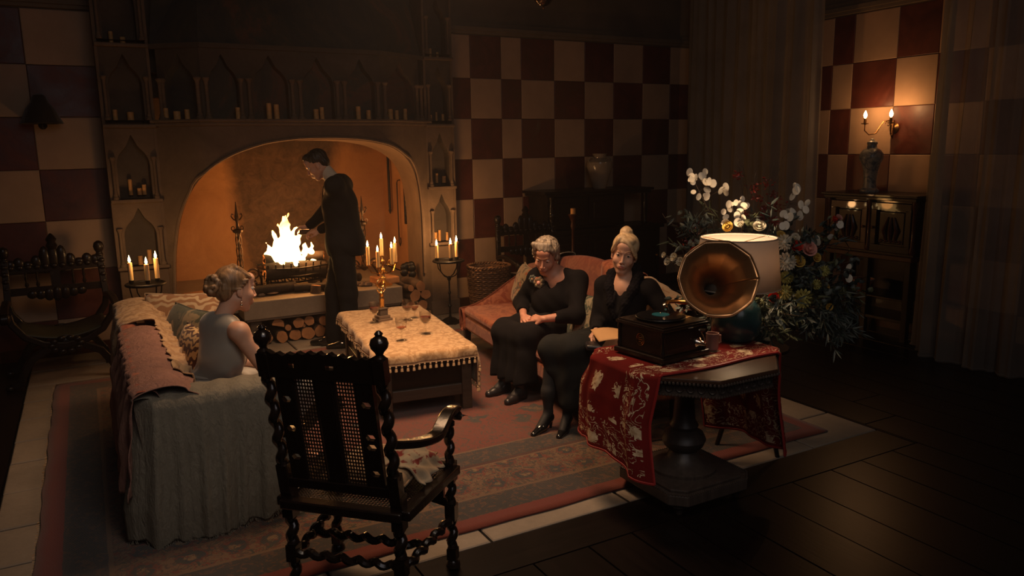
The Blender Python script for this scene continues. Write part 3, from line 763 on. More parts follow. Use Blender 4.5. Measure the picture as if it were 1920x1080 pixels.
# fire tools on the right reveal
for i, (y, z1, z0, r, lab, kind) in enumerate([(8.62, 1.78, 1.10, .016, 'long dark fire iron hanging deepest in the right side of the firebox', 0), (8.36, 1.42, .78, .007, 'thin hooked toasting rod hanging in the middle of the right firebox wall', 1), (8.12, 1.72, 1.0, .017, 'thick notched pot-hook bar hanging nearest on the right firebox wall', 2)]):
    t = thing('fire_iron', lab, 'fire tool', (3.12, y, z0), 0, 'irons hanging on the firebox wall'); h = z1-z0
    m = MB(); m.tube([(0, 0, h), (0, 0, .02)], r, 8); m.obj('rod', M['iron'], t)
    m = MB()
    if kind == 0: m.lathe([(.012, 0), (.02, -.03), (.004, -.07)], (0, 0, .02), 8)
    if kind == 1: m.tube([(0, 0, .03), (0, .0, -.04), (0, -.03, -.08), (0, -.055, -.04), (0, -.05, .02)], .006, 6)
    if kind == 2: m.bx(-.01, .03, -.035, .02, -.03, .02); [m.bx(-.01, .02, -.045, .0, .05+.06*k, .075+.06*k) for k in range(4)]
    m.obj('hook_end', M['iron'], t)
    m = MB(); m.tube([(0, 0, h), (0, -.03, h+.03), (.035, 0, h+.03)], .006, 6); m.obj('hanging_hook', M['iron'], t)

# ------------------------------------------------------------------ stacked firewood
woods = []
def wood_log(x, y, z, r, L, lab, grp, seed, half=False, rx=0):
    o = log('firewood_log', L, r, M['bark'], M['cutwood'], seed, half); o.location = (x, y, z); o.rotation_euler = (R(rx), 0, R(90+rnd(-6, 6))); o.scale = (1, rnd(.9, 1.1), 1)
    tag(o, lab, 'log', grp); return o
stk = [(1.37, .052, .048), (1.485, .062, .06), (1.61, .058, .056), (1.735, .064, .062), (1.86, .058, .055), (1.47, .182, .060), (1.565, .142, .030), (1.65, .178, .055), (1.765, .186, .052), (1.885, .165, .048), (1.71, .132, .018)]
names = ['bottom row, first firewood log from the left under the hearth slab', 'bottom row, second firewood log under the hearth slab, round pale end', 'bottom row, third firewood log under the hearth slab', 'bottom row, fourth firewood log under the hearth slab', 'bottom row, fifth firewood log, beside the man\'s shoe',
         'largest orange-ended log in the top row under the hearth slab', 'small log wedged in the top row under the hearth slab', 'log in the middle of the top row under the hearth slab', 'log right of the middle in the top row under the hearth slab', 'top row log behind the man\'s leg', 'thin stick of firewood lying on top of the stack under the slab']
for i, ((x, z, r), lab) in enumerate(zip(stk, names)): wood_log(x, 7.46+rnd(-.02, .02), z+.004, r, .38, lab, 'firewood stacked under the hearth slab', 100+i, i in (5,), rx=rnd(0, 360) if i != 5 else 15)
stk = [(2.80, .26, .06), (2.93, .262, .062), (2.865, .37, .058), (2.98, .37, .052), (2.90, .47, .055), (2.80, .455, .035)]
for i, (x, z, r) in enumerate(stk): wood_log(x, 7.42, z-.055, r, .34, ['left log at the bottom of the pile right of the hearth', 'right log at the bottom of the pile right of the hearth', 'pale log in the middle of the pile right of the hearth', 'log at the right of the pile beside the candle stand', 'top log of the pile right of the hearth', 'thin log topping the left of the pile right of the hearth'][i], 'firewood piled right of the hearth', 130+i, rx=rnd(0, 360))
b = MB(); b.bx(2.74, 3.05, 7.27, 7.6, .0, .145); tag(b.obj('log_crate', M['greywood'], smooth=False, bevel=.006, loc=(2.9, 7.4, 0)), 'low wooden crate under the log pile right of the hearth', 'crate')
b = MB(); b.box((.82, 7.55, .48), (.26, .13, .085), (0, .0, .25)); tag(b.obj('split_log', M['cutwood'], smooth=False, bevel=.012, loc=(.82, 7.55, .435)), 'squared orange block of firewood on the left side slab of the hearth', 'log')
b = MB(); b.box((2.62, 7.50, .475), (.22, .24, .07), (0, 0, .2)); tag(b.obj('split_log', M['cutwood'], smooth=False, bevel=.012, loc=(2.62, 7.5, .44)), 'flat pale slab of firewood on the right end of the hearth slab', 'log')
b = MB()
for i in range(7):
    a = rnd(0, 6.28); b.ball((2.92+.07*math.cos(a), 7.66+.05*math.sin(a), .47+rnd(0, .12)), (.045, .03, .045), 8, 6)
tag(b.obj('coal_scuttle', M['iron'], loc=(2.92, 7.66, .44)), 'dark lumpy heap of coal behind the log pile at the right of the hearth', 'coal', kind='stuff')
# ------------------------------------------------------------------ textiles
def pattern(name, base, fig, scale=9, thr=.5, dist=2.5, rough=.9, fig2=None, soft=.03, sheen=.15, kind='noise'):
    t = NT(name)
    if kind == 'noise': f = t.noise(scale, 3, .5, dist=dist)
    elif kind == 'scroll':
        f = t.wave(scale, 9, det=1.5, dscale=1.6, typ='RINGS')
    f2 = t.ramp(f, [(thr-soft, 0), (thr+soft, 1)])
    n = t.noise(3, 4); b_ = t.ramp(n, [(.3, sc(base, .8)), (.7, sc(base, 1.2))])
    c = t.mix(f2, b_, fig)
    if fig2: c = t.mix(t.ramp(t.noise(scale*1.7, 2, .5, dist=1.0), [(.60, 0), (.63, 1)]), c, fig2)
    t.bump(t.noise(160, 3), .25, .002); return t.fin(c, rough, Sheen_Weight=sheen)
M['damask'] = pattern('orange_damask', (.24, .052, .020), (.34, .105, .045), 7, .5, 3, .75)
M['damask2'] = pattern('rust_damask', (.17, .036, .015), (.22, .060, .026), 10, .5, 2, .8)
def crinkle(name, c, st=.7):
    t = NT(name); n = t.noise(3, 5); a = t.noise(9, 6, .65, t.map((3, 3, .7)), 1.2); b_ = t.noise(30, 5, .6, t.map((2, 2, 1)), .8)
    t.bump(t.math('ADD', t.math('MULTIPLY', a, 1.3), t.math('MULTIPLY', b_, .5)), st, .02)
    return t.fin(t.mix(t.math('MULTIPLY', b_, .5), t.ramp(n, [(.3, sc(c, .85)), (.7, sc(c, 1.15))]), sc(c, .6)), .95)
M['greythrow'] = crinkle('grey_green_muslin', (.235, .215, .165))
M['pinkthrow'] = crinkle('dusty_pink_gauze', (.36, .19, .145), .8)
M['lacecream'] = pattern('cream_lace_weave', (.36, .215, .10), (.50, .33, .175), 26, .5, 1, .95)
M['beigethrow'] = pattern('beige_woven_throw', (.36, .26, .165), (.30, .15, .07), 14, .62, 1.5, .95)
M['floralcream'] = pattern('cream_scroll_floral', (.52, .38, .22), (.30, .155, .07), 7, .5, 0, .9, soft=.10, kind='scroll')
M['landcush'] = pattern('landscape_tapestry', (.055, .062, .038), (.24, .18, .095), 7, .52, 1.5, .95, fig2=(.018, .03, .028))
M['redcush'] = pattern('red_black_velvet', (.045, .008, .006), (.52, .36, .17), 10, .5, 0, .8, soft=.05, kind='scroll')
M['beigecush'] = pattern('bird_tapestry', (.30, .22, .12), (.06, .045, .03), 12, .55, 1.5, .95, fig2=(.32, .10, .045))
M['greencush'] = pattern('green_floral_tapestry', (.05, .065, .045), (.26, .22, .14), 14, .5, 1.5, .95)
def rugm():
    t = NT('rug'); s = t.sep(); Lx, Ly = 4.30, 3.78
    du = t.math('MINIMUM', s[0], t.math('SUBTRACT', Lx, s[0])); dv = t.math('MINIMUM', s[1], t.math('SUBTRACT', Ly, s[1]))
    wob = t.math('MULTIPLY', t.math('SUBTRACT', t.noise(14, 2), .5), .012)
    d = t.math('ADD', t.math('MINIMUM', du, dv), wob)
    red, blue, tan, dk = (.150, .022, .012), (.028, .028, .026), (.135, .078, .042), (.050, .017, .012)
    v = t.vor(5.2, rnd=.25); ros = v.outputs['Distance']; rc = v.outputs['Color']
    petals = t.math('ADD', ros, t.math('MULTIPLY', t.math('SUBTRACT', t.noise(16, 2, dist=1), .5), .35))
    rosette = t.ramp(petals, [(0, (.17, .11, .055)), (.13, (.018, .030, .034)), (.27, (.12, .028, .016)), (.34, tan)], True)
    vine = t.ramp(t.noise(13, 2, .5, dist=2.6), [(.46, 0), (.475, 1), (.54, 1), (.555, 0)])
    lf = t.ramp(t.noise(21, 2, .5, dist=2.0), [(.58, 0), (.60, 1)]); gn = t.ramp(t.noise(17, 2, .5, dist=2.0, vec=t.map((1, 1, 1), loc=(5, 3, 0))), [(.60, 0), (.62, 1)])
    border = t.mix(gn, t.mix(lf, t.mix(t.math('MULTIPLY', vine, .8), rosette, (.034, .024, .018)), (.125, .030, .016)), (.030, .036, .028))
    bd = t.mix(t.ramp(t.noise(26, 2, .5, dist=1.5), [(.55, 0), (.58, 1)]), blue, (.085, .045, .026))
    fv = t.vor(3.1, rnd=.8); ff = t.math('ADD', fv.outputs['Distance'], t.math('MULTIPLY', t.math('SUBTRACT', t.noise(20, 2), .5), .5))
    field = t.ramp(ff, [(0, (.11, .065, .035)), (.12, (.030, .033, .030)), (.25, (.125, .027, .015))], True)
    field = t.mix(t.ramp(t.noise(17, 2, .5, dist=3), [(.57, 0), (.60, 1)]), field, (.052, .038, .028))
    def band(c, other, e):
        f = t.math('GREATER_THAN', d, e); return t.mix(f, c, other)
    c = band(red, bd, .105); c = band(c, tan, .285); c = band(c, border, .305); c = band(c, tan, .635); c = band(c, dk, .65); c = band(c, bd, .68); c = band(c, tan, .86); c = band(c, field, .875)
    wear = t.noise(2.2, 6, .7); c = t.mix(t.ramp(wear, [(.45, 0), (.75, .30)]), c, (.105, .066, .045))
    c = t.mix(t.math('MULTIPLY', t.noise(260, 2), .35), c, (.05, .03, .02))
    t.bump(t.math('ADD', t.noise(300, 2), t.wave(42, 1, dirn='Y')), .5, .003)
    return t.fin(c, .95, Sheen_Weight=.15)
M['rug'] = rugm()
m = MB()
def rugf(u, v):
    x, y = u*4.30, v*3.78; e = .004*math.sin(y*7)+.003*math.sin(y*19); e2 = .005*math.sin(x*5)+.003*math.sin(x*13)
    return (x+e, y+e2, .012+.0015*math.sin(x*6+1)*math.sin(y*7))
m.grid(rugf, 86, 76); rug = tag(m.obj('rug', M['rug'], loc=(0, 0, 0), solid=.010), 'worn red oriental rug with blue and tan borders covering the stone floor', 'rug'); rug.location = (-.36, 3.07, -.003)
m = MB()
for k in range(150):
    y = 3.78*k/149
    for x, s in ((0, -1), (4.3, 1)): m.tube([(x, y, .004), (x+s*rnd(.010, .020), y+rnd(-.01, .01), .004)], .0022, 3)
m.obj('fringe', M['lacecream'], rug, smooth=False)['kind'] = 'stuff'

def drape(name, x0, x1, y0, y1, top, hw, hl, mat, parent=None, wav=.012, fr=16, nx=60, ny=60, seed=0, cx=0, cy=0, solid=.004, label=None, cat=None, rr=.015, loc=(0, 0, 0), rz=0, mindrop=None):
    """cloth [x0..x1]x[y0..y1] laid over a box top with half sizes hw,hl"""
    ph = seed*1.7
    def fn(u, v):
        a, c = x0+(x1-x0)*u, y0+(y1-y0)*v
        da, dc = max(0, abs(a)-hw), max(0, abs(c)-hl)
        x = math.copysign(min(abs(a), hw), a); y = math.copysign(min(abs(c), hl), c)
        dn = math.hypot(da, dc) if da*dc > 0 else da+dc
        w = wav*min(1, dn/.06)
        x += math.copysign(min(da, rr)+w*(1+math.sin(c*fr+ph)+.5*math.sin(c*fr*2.3)), a) if da > 0 else 0
        y += math.copysign(min(dc, rr)+w*(1+math.sin(a*fr+ph+1)+.5*math.sin(a*fr*2.1)), c) if dc > 0 else 0
        z = top+.004-max(0, dn-rr*.4)+.0012*math.sin(a*31+ph)*math.sin(c*27)
        if mindrop is not None: z = max(z, mindrop)
        return (x, y, z)
    m = MB(); m.grid(fn, nx, ny); o = m.obj(name, mat, parent, solid=solid, angle=80)
    if not parent: o.location = loc; o.rotation_euler = (0, 0, R(rz))
    if label: tag(o, label, cat)
    return o, fn

# ------------------------------------------------------------------ low coffer table
ct = thing('coffer_table', 'low dark panelled oak coffer used as a table under the fringed cloth', 'table', (2.0, 5.4, .012), -7.5)
m = MB(); m.bx(-.33, .33, -.76, .76, .425, .45); m.obj('top', M['oakx'], ct, smooth=False, bevel=.006)
for sx in (-1, 1):
    for sy in (-1, 1): m = MB(); m.box((sx*.28, sy*.70, .213), (.07, .07, .424)); m.obj('leg', M['greywood'], ct, smooth=False, bevel=.005)
for sy in (-1, 1):
    m = MB(); m.bx(-.245, .245, sy*.70-.01, sy*.70+.01, .18, .40); m.obj('end_panel', M['oakx'], ct, smooth=False)
    m = MB(); m.bx(-.245, .245, sy*.71-.02, sy*.71+.02, .39, .425); m.obj('rail', M['greywood'], ct, smooth=False, bevel=.004)
    m = MB(); m.bx(-.245, .245, sy*.71-.022, sy*.71+.022, .11, .19); m.obj('rail', M['greywood'], ct, smooth=False, bevel=.006)
for sx in (-1, 1):
    for k in range(3):
        m = MB(); y0 = -.655+k*.44; m.bx(sx*.28-.01, sx*.28+.01, y0+.03, y0+.40, .18, .40); m.obj('side_panel', M['oakx'], ct, smooth=False)
        m = MB(); m.bx(sx*.285-.02, sx*.285+.02, y0-.01, y0+.03, .18, .40); m.obj('stile', M['greywood'], ct, smooth=False)
    m = MB(); m.bx(sx*.285-.02, sx*.285+.02, -.665, .665, .11, .19); m.obj('rail', M['greywood'], ct, smooth=False, bevel=.005)
    m = MB(); m.bx(sx*.285-.02, sx*.285+.02, -.665, .665, .39, .425); m.obj('rail', M['greywood'], ct, smooth=False, bevel=.004)
tc, tfn = drape('tablecloth', -.40, .62, -.84, .82, .462, .332, .762, M['lacecream'], wav=.008, fr=22, loc=(2.0, 5.4, 0), rz=-7.5, nx=70, ny=90, seed=2,
    label='cream lace tablecloth with tassel fringe over the low coffer table', cat='tablecloth')
def tassel_me():
    m = MB(); m.lathe([(.001, 0), (.0045, -.004), (.0065, -.010), (.0035, -.015), (.007, -.022), (.009, -.042)], (0, 0, 0), 6); m.tube([(0, 0, .004), (0, 0, -.004)], .0015, 4); o = m.obj('tmp', M['lacecream']); me = o.data; bpy.data.objects.remove(o); return me
TM = tassel_me()
for k in range(26): piece('tassel', TM, Vector(tfn((k+.5)/26, 0)), (1.15, 1.15, 1.0), tc)
for k in range(44): piece('tassel', TM, Vector(tfn(0, (k+.5)/44)), (1.1, 1.1, .9), tc)
for k in range(40): piece('tassel', TM, Vector(tfn(1, (k+.5)/40)), (1.1, 1.1, .9), tc)
m = MB()
for e in (0, 1):
    m.tube([Vector(tfn(k/80, 0 if e == 0 else 1))+Vector((0, 0, 0)) for k in range(81)], .004, 5); m.tube([Vector(tfn(e, k/90)) for k in range(91)], .004, 5)
m.obj('braid_edge', M['beigethrow'], tc)

def glassm(name):
    t = NT(name); tr = t.new('ShaderNodeBsdfTransparent'); tr.inputs[0].default_value = (.96, .96, .95, 1); gl = t.new('ShaderNodeBsdfGlossy'); gl.inputs['Roughness'].default_value = .03
    fr = t.new('ShaderNodeLayerWeight'); fr.inputs[0].default_value = .25; mx = t.new('ShaderNodeMixShader'); t.l.new(t.math('ADD', t.math('MULTIPLY', fr.outputs['Facing'], .55), .05), mx.inputs[0]); t.l.new(tr.outputs[0], mx.inputs[1]); t.l.new(gl.outputs[0], mx.inputs[2]); t.l.new(mx.outputs[0], t.out.inputs[0]); return t.m
M['glass'] = glassm('clear_glass')
M['wine'] = plain('red_wine', (.10, .008, .006), .08, .1, 5, 0)
M['amber'] = plain('tawny_wine', (.26, .05, .014), .08, .1, 5, 0)
TC = Matrix.Translation((2.0, 5.4, 0)) @ Matrix.Rotation(R(-7.5), 4, 'Z')
def goblet(loc, label, fill, mat, s=1.0):
    t = thing('wine_glass', label, 'glass', loc, rnd(0, 90), 'wine glasses on the low table'); t.scale = (s,)*3
    m = MB(); m.lathe([(.0, .001), (.033, .001), (.034, .003), (.012, .008), (.006, .014), (.0045, .04), (.007, .047), (.0045, .054), (.005, .064), (.014, .070), (.028, .085), (.036, .105), (.038, .125), (.036, .150), (.0345, .150), (.0360, .125), (.034, .106), (.026, .088), (.012, .075), (.0, .073)], (0, 0, 0), 24, cap=False); m.obj('goblet', M['glass'], t)
    m = MB(); h = .078+fill*.06; m.lathe([(.001, .0745), (.012, .0765), (.0245, .089), (.0325, .104 if h > .104 else h-.001), (.0345 if h > .11 else .0325, h), (.001, h)], (0, 0, 0), 24); m.obj('wine', mat, t)
for (x, y), lab, f, mt, s in [((1.87, 5.62), 'half-full red wine glass at the far left of the coffer table, beside the gilt statuette', .6, M['wine'], 1.12), ((1.85, 4.99), 'nearly empty wine glass with a little amber wine, nearest the camera', .22, M['amber'], 1.12),
        ((2.07, 5.08), 'wine glass with dark red wine at the right side of the coffer table', .62, M['wine'], 1.15), ((2.12, 5.57), 'wine glass with some red wine behind the others near the far right corner', .4, M['wine'], 1.12), ((2.20, 5.62), 'rearmost small glass at the far right corner of the coffer table', .5, M['amber'], .9)]:
    goblet((x, y, .4665), lab, f, mt, s)
st = thing('gilt_statuette', 'gilt statuette of a slim figure lifting a ring, on a stepped grey base', 'statuette', (1.96, 5.70, .4665), 10)
m = MB(); m.box((0, 0, .010), (.13, .10, .02)); m.box((0, 0, .032), (.10, .08, .024)); m.obj('base', M['stone'], st, smooth=False, bevel=.004)
m = MB(); m.box((0, 0, .070), (.07, .06, .052)); m.box((0, 0, .098), (.08, .07, .008)); m.obj('plinth', M['stone_dark'], st, smooth=False, bevel=.003)
pr = [cone((-.010, 0, .10), (-.008, 0, .17), .008, .012, .008), cone((.010, 0, .10), (.009, 0, .17), .008, .012, .008), ell((0, 0, .178), (.019, .014, .018), None, .01), cone((0, 0, .18), (0, 0, .215), .012, .018, .01), cone((0, 0, .215), (0, 0, .238), .014, .006, .008), ell((0, 0, .250), (.011, .012, .014), None, .004),
      cone((-.018, 0, .226), (-.038, 0, .250), .006, .005, .004), cone((-.038, 0, .250), (-.028, 0, .285), .005, .004, .003), cone((.018, 0, .226), (.038, 0, .250), .006, .005, .004), cone((.038, 0, .250), (.028, 0, .285), .005, .004, .003)]
pr = [tuple([p[0], p[1], tuple(TC0) if False else p[2]]+list(p[3:])) for p in pr]
sdf_mesh('figure', pr, .0035, M['gilt'], st, world=False)
m = MB(); m.tube([(.034*math.cos(a), 0, .300+.034*math.sin(a)) for a in [i*PI/12 for i in range(24)]], .006, 8, closed=True); m.obj('ring', M['gilt'], st)

# ------------------------------------------------------------------ cushions
def cushion(name, w, h, t, mat, loc, rot, label, grp=None, trim=None):
    m = MB(); n = 18
    for sgn in (1, -1):
        def fn(u, v):
            a, c = 2*u-1, 2*v-1
            k = (max(0, 1-abs(a)**3.2)*max(0, 1-abs(c)**3.2))**.45
            pin = 1-.07*(abs(a)**2*(1-abs(c)**2)+abs(c)**2*(1-abs(a)**2))*0-.06*(1-abs(a*c))*max(abs(a), abs(c))**4
            return (a*w/2*pin, sgn*(t/2*k), c*h/2*pin)
        b0 = len(m.f); m.grid(fn, n, n)
        if sgn > 0: m.f[b0:] = [tuple(reversed(f)) for f in m.f[b0:]]
    o = m.obj(name, mat, weld=True, angle=180)
    o.location = loc; o.rotation_euler = Euler([R(r) for r in rot]); tag(o, label, 'cushion', grp)
    e = MB(); pts = []
    for i in range(n): pts.append((2*i/n-1, -1))
    for i in range(n): pts.append((1, 2*i/n-1))
    for i in range(n): pts.append((1-2*i/n, 1))
    for i in range(n): pts.append((-1, 1-2*i/n))
    pp = []
    for a, c in pts: pin = 1-.06*(1-abs(a*c)); pp.append((a*w/2*pin, 0, c*h/2*pin))
    e.tube(pp, .005, 5, closed=True); e.obj('piping', trim or mat, o); return o

# ------------------------------------------------------------------ left settee, seen from behind
se = thing('settee', 'orange upholstered settee on the left, almost hidden under throws', 'settee', (.10, 3.72, .012))
SL = 2.12   # along y
def rbox(name, x0, x1, y0, y1, z0, z1, mat, parent, bev=.04, w=False):
    m = MB(); m.bx(x0, x1, y0, y1, z0, z1); return m.obj(name, mat, parent, bevel=bev, angle=80)
rbox('seat', .10, .74, .14, SL-.14, .18, .34, M['damask'], se, .03); rbox('seat_cushion', .13, .76, .20, SL-.20, .34, .44, M['damask'], se, .035)
def sett_back(u, v):
    y = u*SL; zt = .72+.04*u; a = v*2*PI
    cx = .075; z = zt*.5+.10; hz = zt/2-.09; 
    x = .062*math.copysign(abs(math.cos(a))**.5, math.cos(a)); zz = hz*math.copysign(abs(math.sin(a))**.35, math.sin(a))
    return (cx+x-.03*(zz/hz), y, z+zz)
m = MB(); m.grid(sett_back, 20, 28); m.obj('backrest', M['damask'], se, weld=True, angle=80)
m = MB()
for y0 in (0, SL-.17):
    pf = [(x_, z_) for x_, z_ in [(.04, .15), (.04, .61), (.10, .648), (.6, .643), (.70, .61), (.74, .54), (.72, .15)]]
    m2 = MB(); n = len(pf); m2.add([(p[0], y0, p[1]) for p in pf]+[(p[0], y0+.17, p[1]) for p in pf], [tuple(range(n)), tuple(range(2*n-1, n-1, -1))]+[(i, n+i, n+(i+1) % n, (i+1) % n) for i in range(n)])
    m2.obj('arm', M['damask'] if y0 == 0 else M['floralcream'], se, bevel=.045, angle=80)
for x in (.08, .68):
    for y in (.08, SL-.10): m = MB(); m.lathe([(.022, 0), (.030, .05), (.026, .16)], (x, y, 0), 10); m.obj('leg', M['blackwood'], se)
# throw over the near arm
def thr1(u, v):
    # u across the arm (x), v from inside the seat, over the arm, down to the floor
    x = .115-.03+u*.72; s = v*1.02; ph = u*22
    yin, yout, zt = 3.915, 3.695, .69
    if s < .12: y, z = yin, zt-.10+s*.75
    elif s < .36:
        t = (s-.12)/.24; a = PI*t; y = (yin+yout)/2+(yin-yout)/2*math.cos(a); z = zt-.012+.032*math.sin(a)
    else:
        d = s-.36; z = zt-.02-d*(.975+.03*math.sin(u*5)); fl_ = min(1, d/.5)
        y = yout-.01-(.028+.016*math.sin(ph*.8+.8*math.sin(u*7))+.010*math.sin(ph*2.1+1+s*2)+.006*math.sin(ph*4.3+s*5)+.014*math.sin(u*6))*fl_-.05*fl_*(1-abs(2*u-1))*.4
        x += (.03*math.sin(u*PI*2)*fl_-.01*fl_)+(-.05 if u < .05 else 0)*fl_*.6+(u-.5)*.10*fl_
    hang = .0
    if v > .98: z += .02*math.sin(u*40)
    z = max(z, .02); 
    if u > .8 and s > .36: z = max(z, .05+.02*math.sin(u*60))
    if u < .12 and s > .3: y += (.12-u)*.9; x += (.12-u)*.1
    z += .004*math.sin(x*60+s*22)
    return (x, y, z)
m = MB(); m.grid(thr1, 90, 80); th = tag(m.obj('grey_throw', M['greythrow'], solid=.004, angle=80, loc=(.4, 3.7, .0)), 'grey-green muslin throw draped over the near arm of the left settee down to the rug', 'throw')
m = MB()
for k in range(140):
    p = Vector(thr1(k/139, 1)); m.tube([p, p+Vector((rnd(-.008, .008), -.004, -min(.016, p.z-.014)))], .0015, 3)
m.obj('frayed_edge', M['greythrow'], th, smooth=False, world=True)['kind'] = 'stuff'
def thr2(y0, y1, drop_in, drop_out, amp, fr, ph, fold=0.0, edge=None):
    def fn(u, v):
        y = y0+(y1-y0)*u+.05*math.sin(v*3+ph)*v; S_ = drop_in+.18+drop_out
        if edge: q = min(1, max(0, (y-edge+.12)/.24)); q = q*q*(3-2*q); S_ = (drop_in+.05)*(1-q)+S_*q
        s = v*S_; zt = .735+.04*(y-3.7)/2.1+.018
        if s < drop_in: x, z = .262, zt-drop_in+s-.02
        elif s < drop_in+.18: t = (s-drop_in)/.18; a = PI*t; x = .150+.098*math.cos(a)-.03; z = zt-.01+.045*math.sin(a)
        else: d = s-drop_in-.18; x = .032-.10*d-amp*(1+math.sin(y*fr+ph+d*3*fold))*min(1, d/.15); z = zt-.01-d
        x += .007*math.sin(y*fr*2.2+s*9)+.006*math.sin(y*fr*3.1-s*21+ph)
        x -= .045*min(1, max(0, (s-drop_in-.10)/.08)) if s > drop_in+.10 else 0
        return (x+.10+(.012 if edge else .004), y, z+.006*math.sin(y*fr*1.6+s*5)+.004*math.sin(y*61+s*13)+(-.022 if edge else -.030))
    return fn
f2 = thr2(3.70, 4.98, .12, .46, .020, 26, 1, 1)
m = MB(); m.grid(f2, 70, 60); tag(m.obj('pink_throw', M['pinkthrow'], solid=.004, angle=80, loc=(.1, 4.3, .4)), 'crinkled dusty-pink throw hanging over the back of the left settee', 'throw')
f3 = thr2(4.02, 5.88, .24, .34, .012, 20, 2, 1, 5.22)
m = MB(); m.grid(f3, 110, 56); t3 = tag(m.obj('lace_throw', M['lacecream'], solid=.006, angle=80, loc=(.1, 5.4, .4)), 'cream knitted lace throw along the inside and far end of the left settee back', 'throw')
cushion('landscape_cushion', .50, .42, .14, M['landcush'], (.46, 5.24, .62), (-22, 0, -72), 'dark green tapestry cushion leaning in the left settee behind the pale dress')
cushion('velvet_cushion', .42, .38, .13, M['redcush'], (.46, 4.80, .59), (-18, 0, -78), 'dark velvet cushion with cream scrollwork beside the seated woman on the left')
cushion('scroll_cushion', .52, .44, .15, M['floralcream'], (.48, 5.60, .64), (-20, 0, -30), 'large cream cushion with brown scrolls at the far end of the left settee')

# ------------------------------------------------------------------ camel-back sofa on the right
sf = thing('camelback_sofa', 'orange damask camel-back sofa with scrolled wing, carrying two seated women in black', 'sofa', (2.90, 6.25, .012), -97.2)
LS = 2.55
def cz(l):
    t = (l-1.22)/1.22; return .60+.32*math.exp(-(t*(1.02 if t < 0 else .82))**2)
def cback(u, v):
    l = .02+u*(LS-.04); a = v*2*PI; zt = cz(l); lo = .22; hz = (zt-lo)/2
    zz = hz*math.copysign(abs(math.sin(a))**.4, math.sin(a)); y = .065*math.copysign(abs(math.cos(a))**.6, math.cos(a))
    return (l, .66-y+.10*((lo+hz+zz)-.3)+.0, lo+hz+zz)
m = MB(); m.grid(cback, 48, 26); m.obj('backrest', M['damask2'], sf, weld=True, angle=80)
rbox('seat', .03, LS-.03, 0.0, .66, .17, .30, M['damask'], sf, .025); 
def scush(x0, x1):
    m = MB(); m.bx(x0, x1, -.01, .60, .295, .385); return m.obj('seat_cushion', M['damask'], sf, bevel=.035, angle=80)
scush(.10, .86); scush(.87, 1.66); scush(1.67, LS-.10)
for s, l0 in ((1, .02), (-1, LS-.02)):
    def warm(u, v, s=s, l0=l0):
        # wing: high at the back, sweeping down to the seat corner
        y = .72-u*.74; zt = .36+.33*(1-u)**1.35+.02*math.sin(u*6); a = v*2*PI; lo = .16; hz = (zt-lo)/2
        zz = hz*math.copysign(abs(math.sin(a))**.4, math.sin(a)); x = .055*math.copysign(abs(math.cos(a))**.6, math.cos(a))+(.03*max(0, (zz/hz)))*-1
        return (l0+s*(.05+x)-s*.02*(1-u), y, lo+hz+zz)
    m = MB(); m.grid(warm, 20, 24); m.obj('wing_arm', M['damask'], sf, weld=True, angle=80)
    m = MB(); m.tube([(l0+s*.02, .72-u*.74-.004, .365+.33*(1-u)**1.35+.02*math.sin(u*6)) for u in [i/20 for i in range(21)]]+[(l0+s*.02, -.025, .2)], .007, 6); m.obj('piping', M['damask2'], sf)
for l in (.07, 1.27, LS-.07):
    m = MB(); m.box((l, .03, .09), (.05, .05, .18), taper=1.2); m.obj('leg', M['blackwood'], sf, smooth=False, bevel=.004)
    m = MB(); m.box((l, .66, .09), (.05, .05, .18), taper=1.2); m.obj('leg', M['blackwood'], sf, smooth=False, bevel=.004)
m = MB(); m.bx(.07, LS-.07, .36, .38, .05, .075); m.obj('stretcher', M['blackwood'], sf, smooth=False)
def sthrow(name, l0, l1, din, dout, mat, label, am=.006, ph=0):
    def fn(u, v):
        l = l0+(l1-l0)*u; zt = cz(l)+.012; S_ = din+.15+dout; s = v*S_; yb = .66+.10*(zt-.3)
        if s < din: y = yb-.082-.10*(din-s)*1.0; z = zt-.01-(din-s)
        elif s < din+.15: a = PI*(s-din)/.15; y = yb-.078*math.cos(a); z = zt+.022*math.sin(a)
        else: y = yb+.085; z = zt-(s-din-.15)
        return (l+.02*math.sin(v*6+ph), y+am*math.sin(l*40+ph+s*7), z)
    m = MB(); m.grid(fn, 40, 40); o = m.obj(name, mat, solid=.006, angle=80); o.matrix_world = wm(sf); tag(o, label, 'throw'); return o
sthrow('beige_throw', 1.98, 2.50, .34, .34, M['beigethrow'], 'beige patterned throw over the near end of the camel-back sofa'); sthrow('sand_throw', .30, .74, .16, .25, M['greythrow'], 'plain sand-coloured throw over the far end of the camel-back sofa')
sthrow('rust_blanket', 1.52, 1.9, .42, .30, M['damask'], 'orange-red folded blanket behind the blonde woman on the camel-back sofa', ph=2)
def onsofa(l, y, z): return wm(sf) @ Vector((l, y, z))
cushion('bird_cushion', .40, .38, .13, M['beigecush'], onsofa(.36, .46, .575), (18, 0, -97.2+180-14), 'beige tapestry cushion leaning in the far corner of the camel-back sofa')
cushion('green_cushion', .40, .36, .12, M['greencush'], onsofa(1.68, .40, .55), (16, 0, -97.2+180+8), 'green floral cushion between the two women on the camel-back sofa')
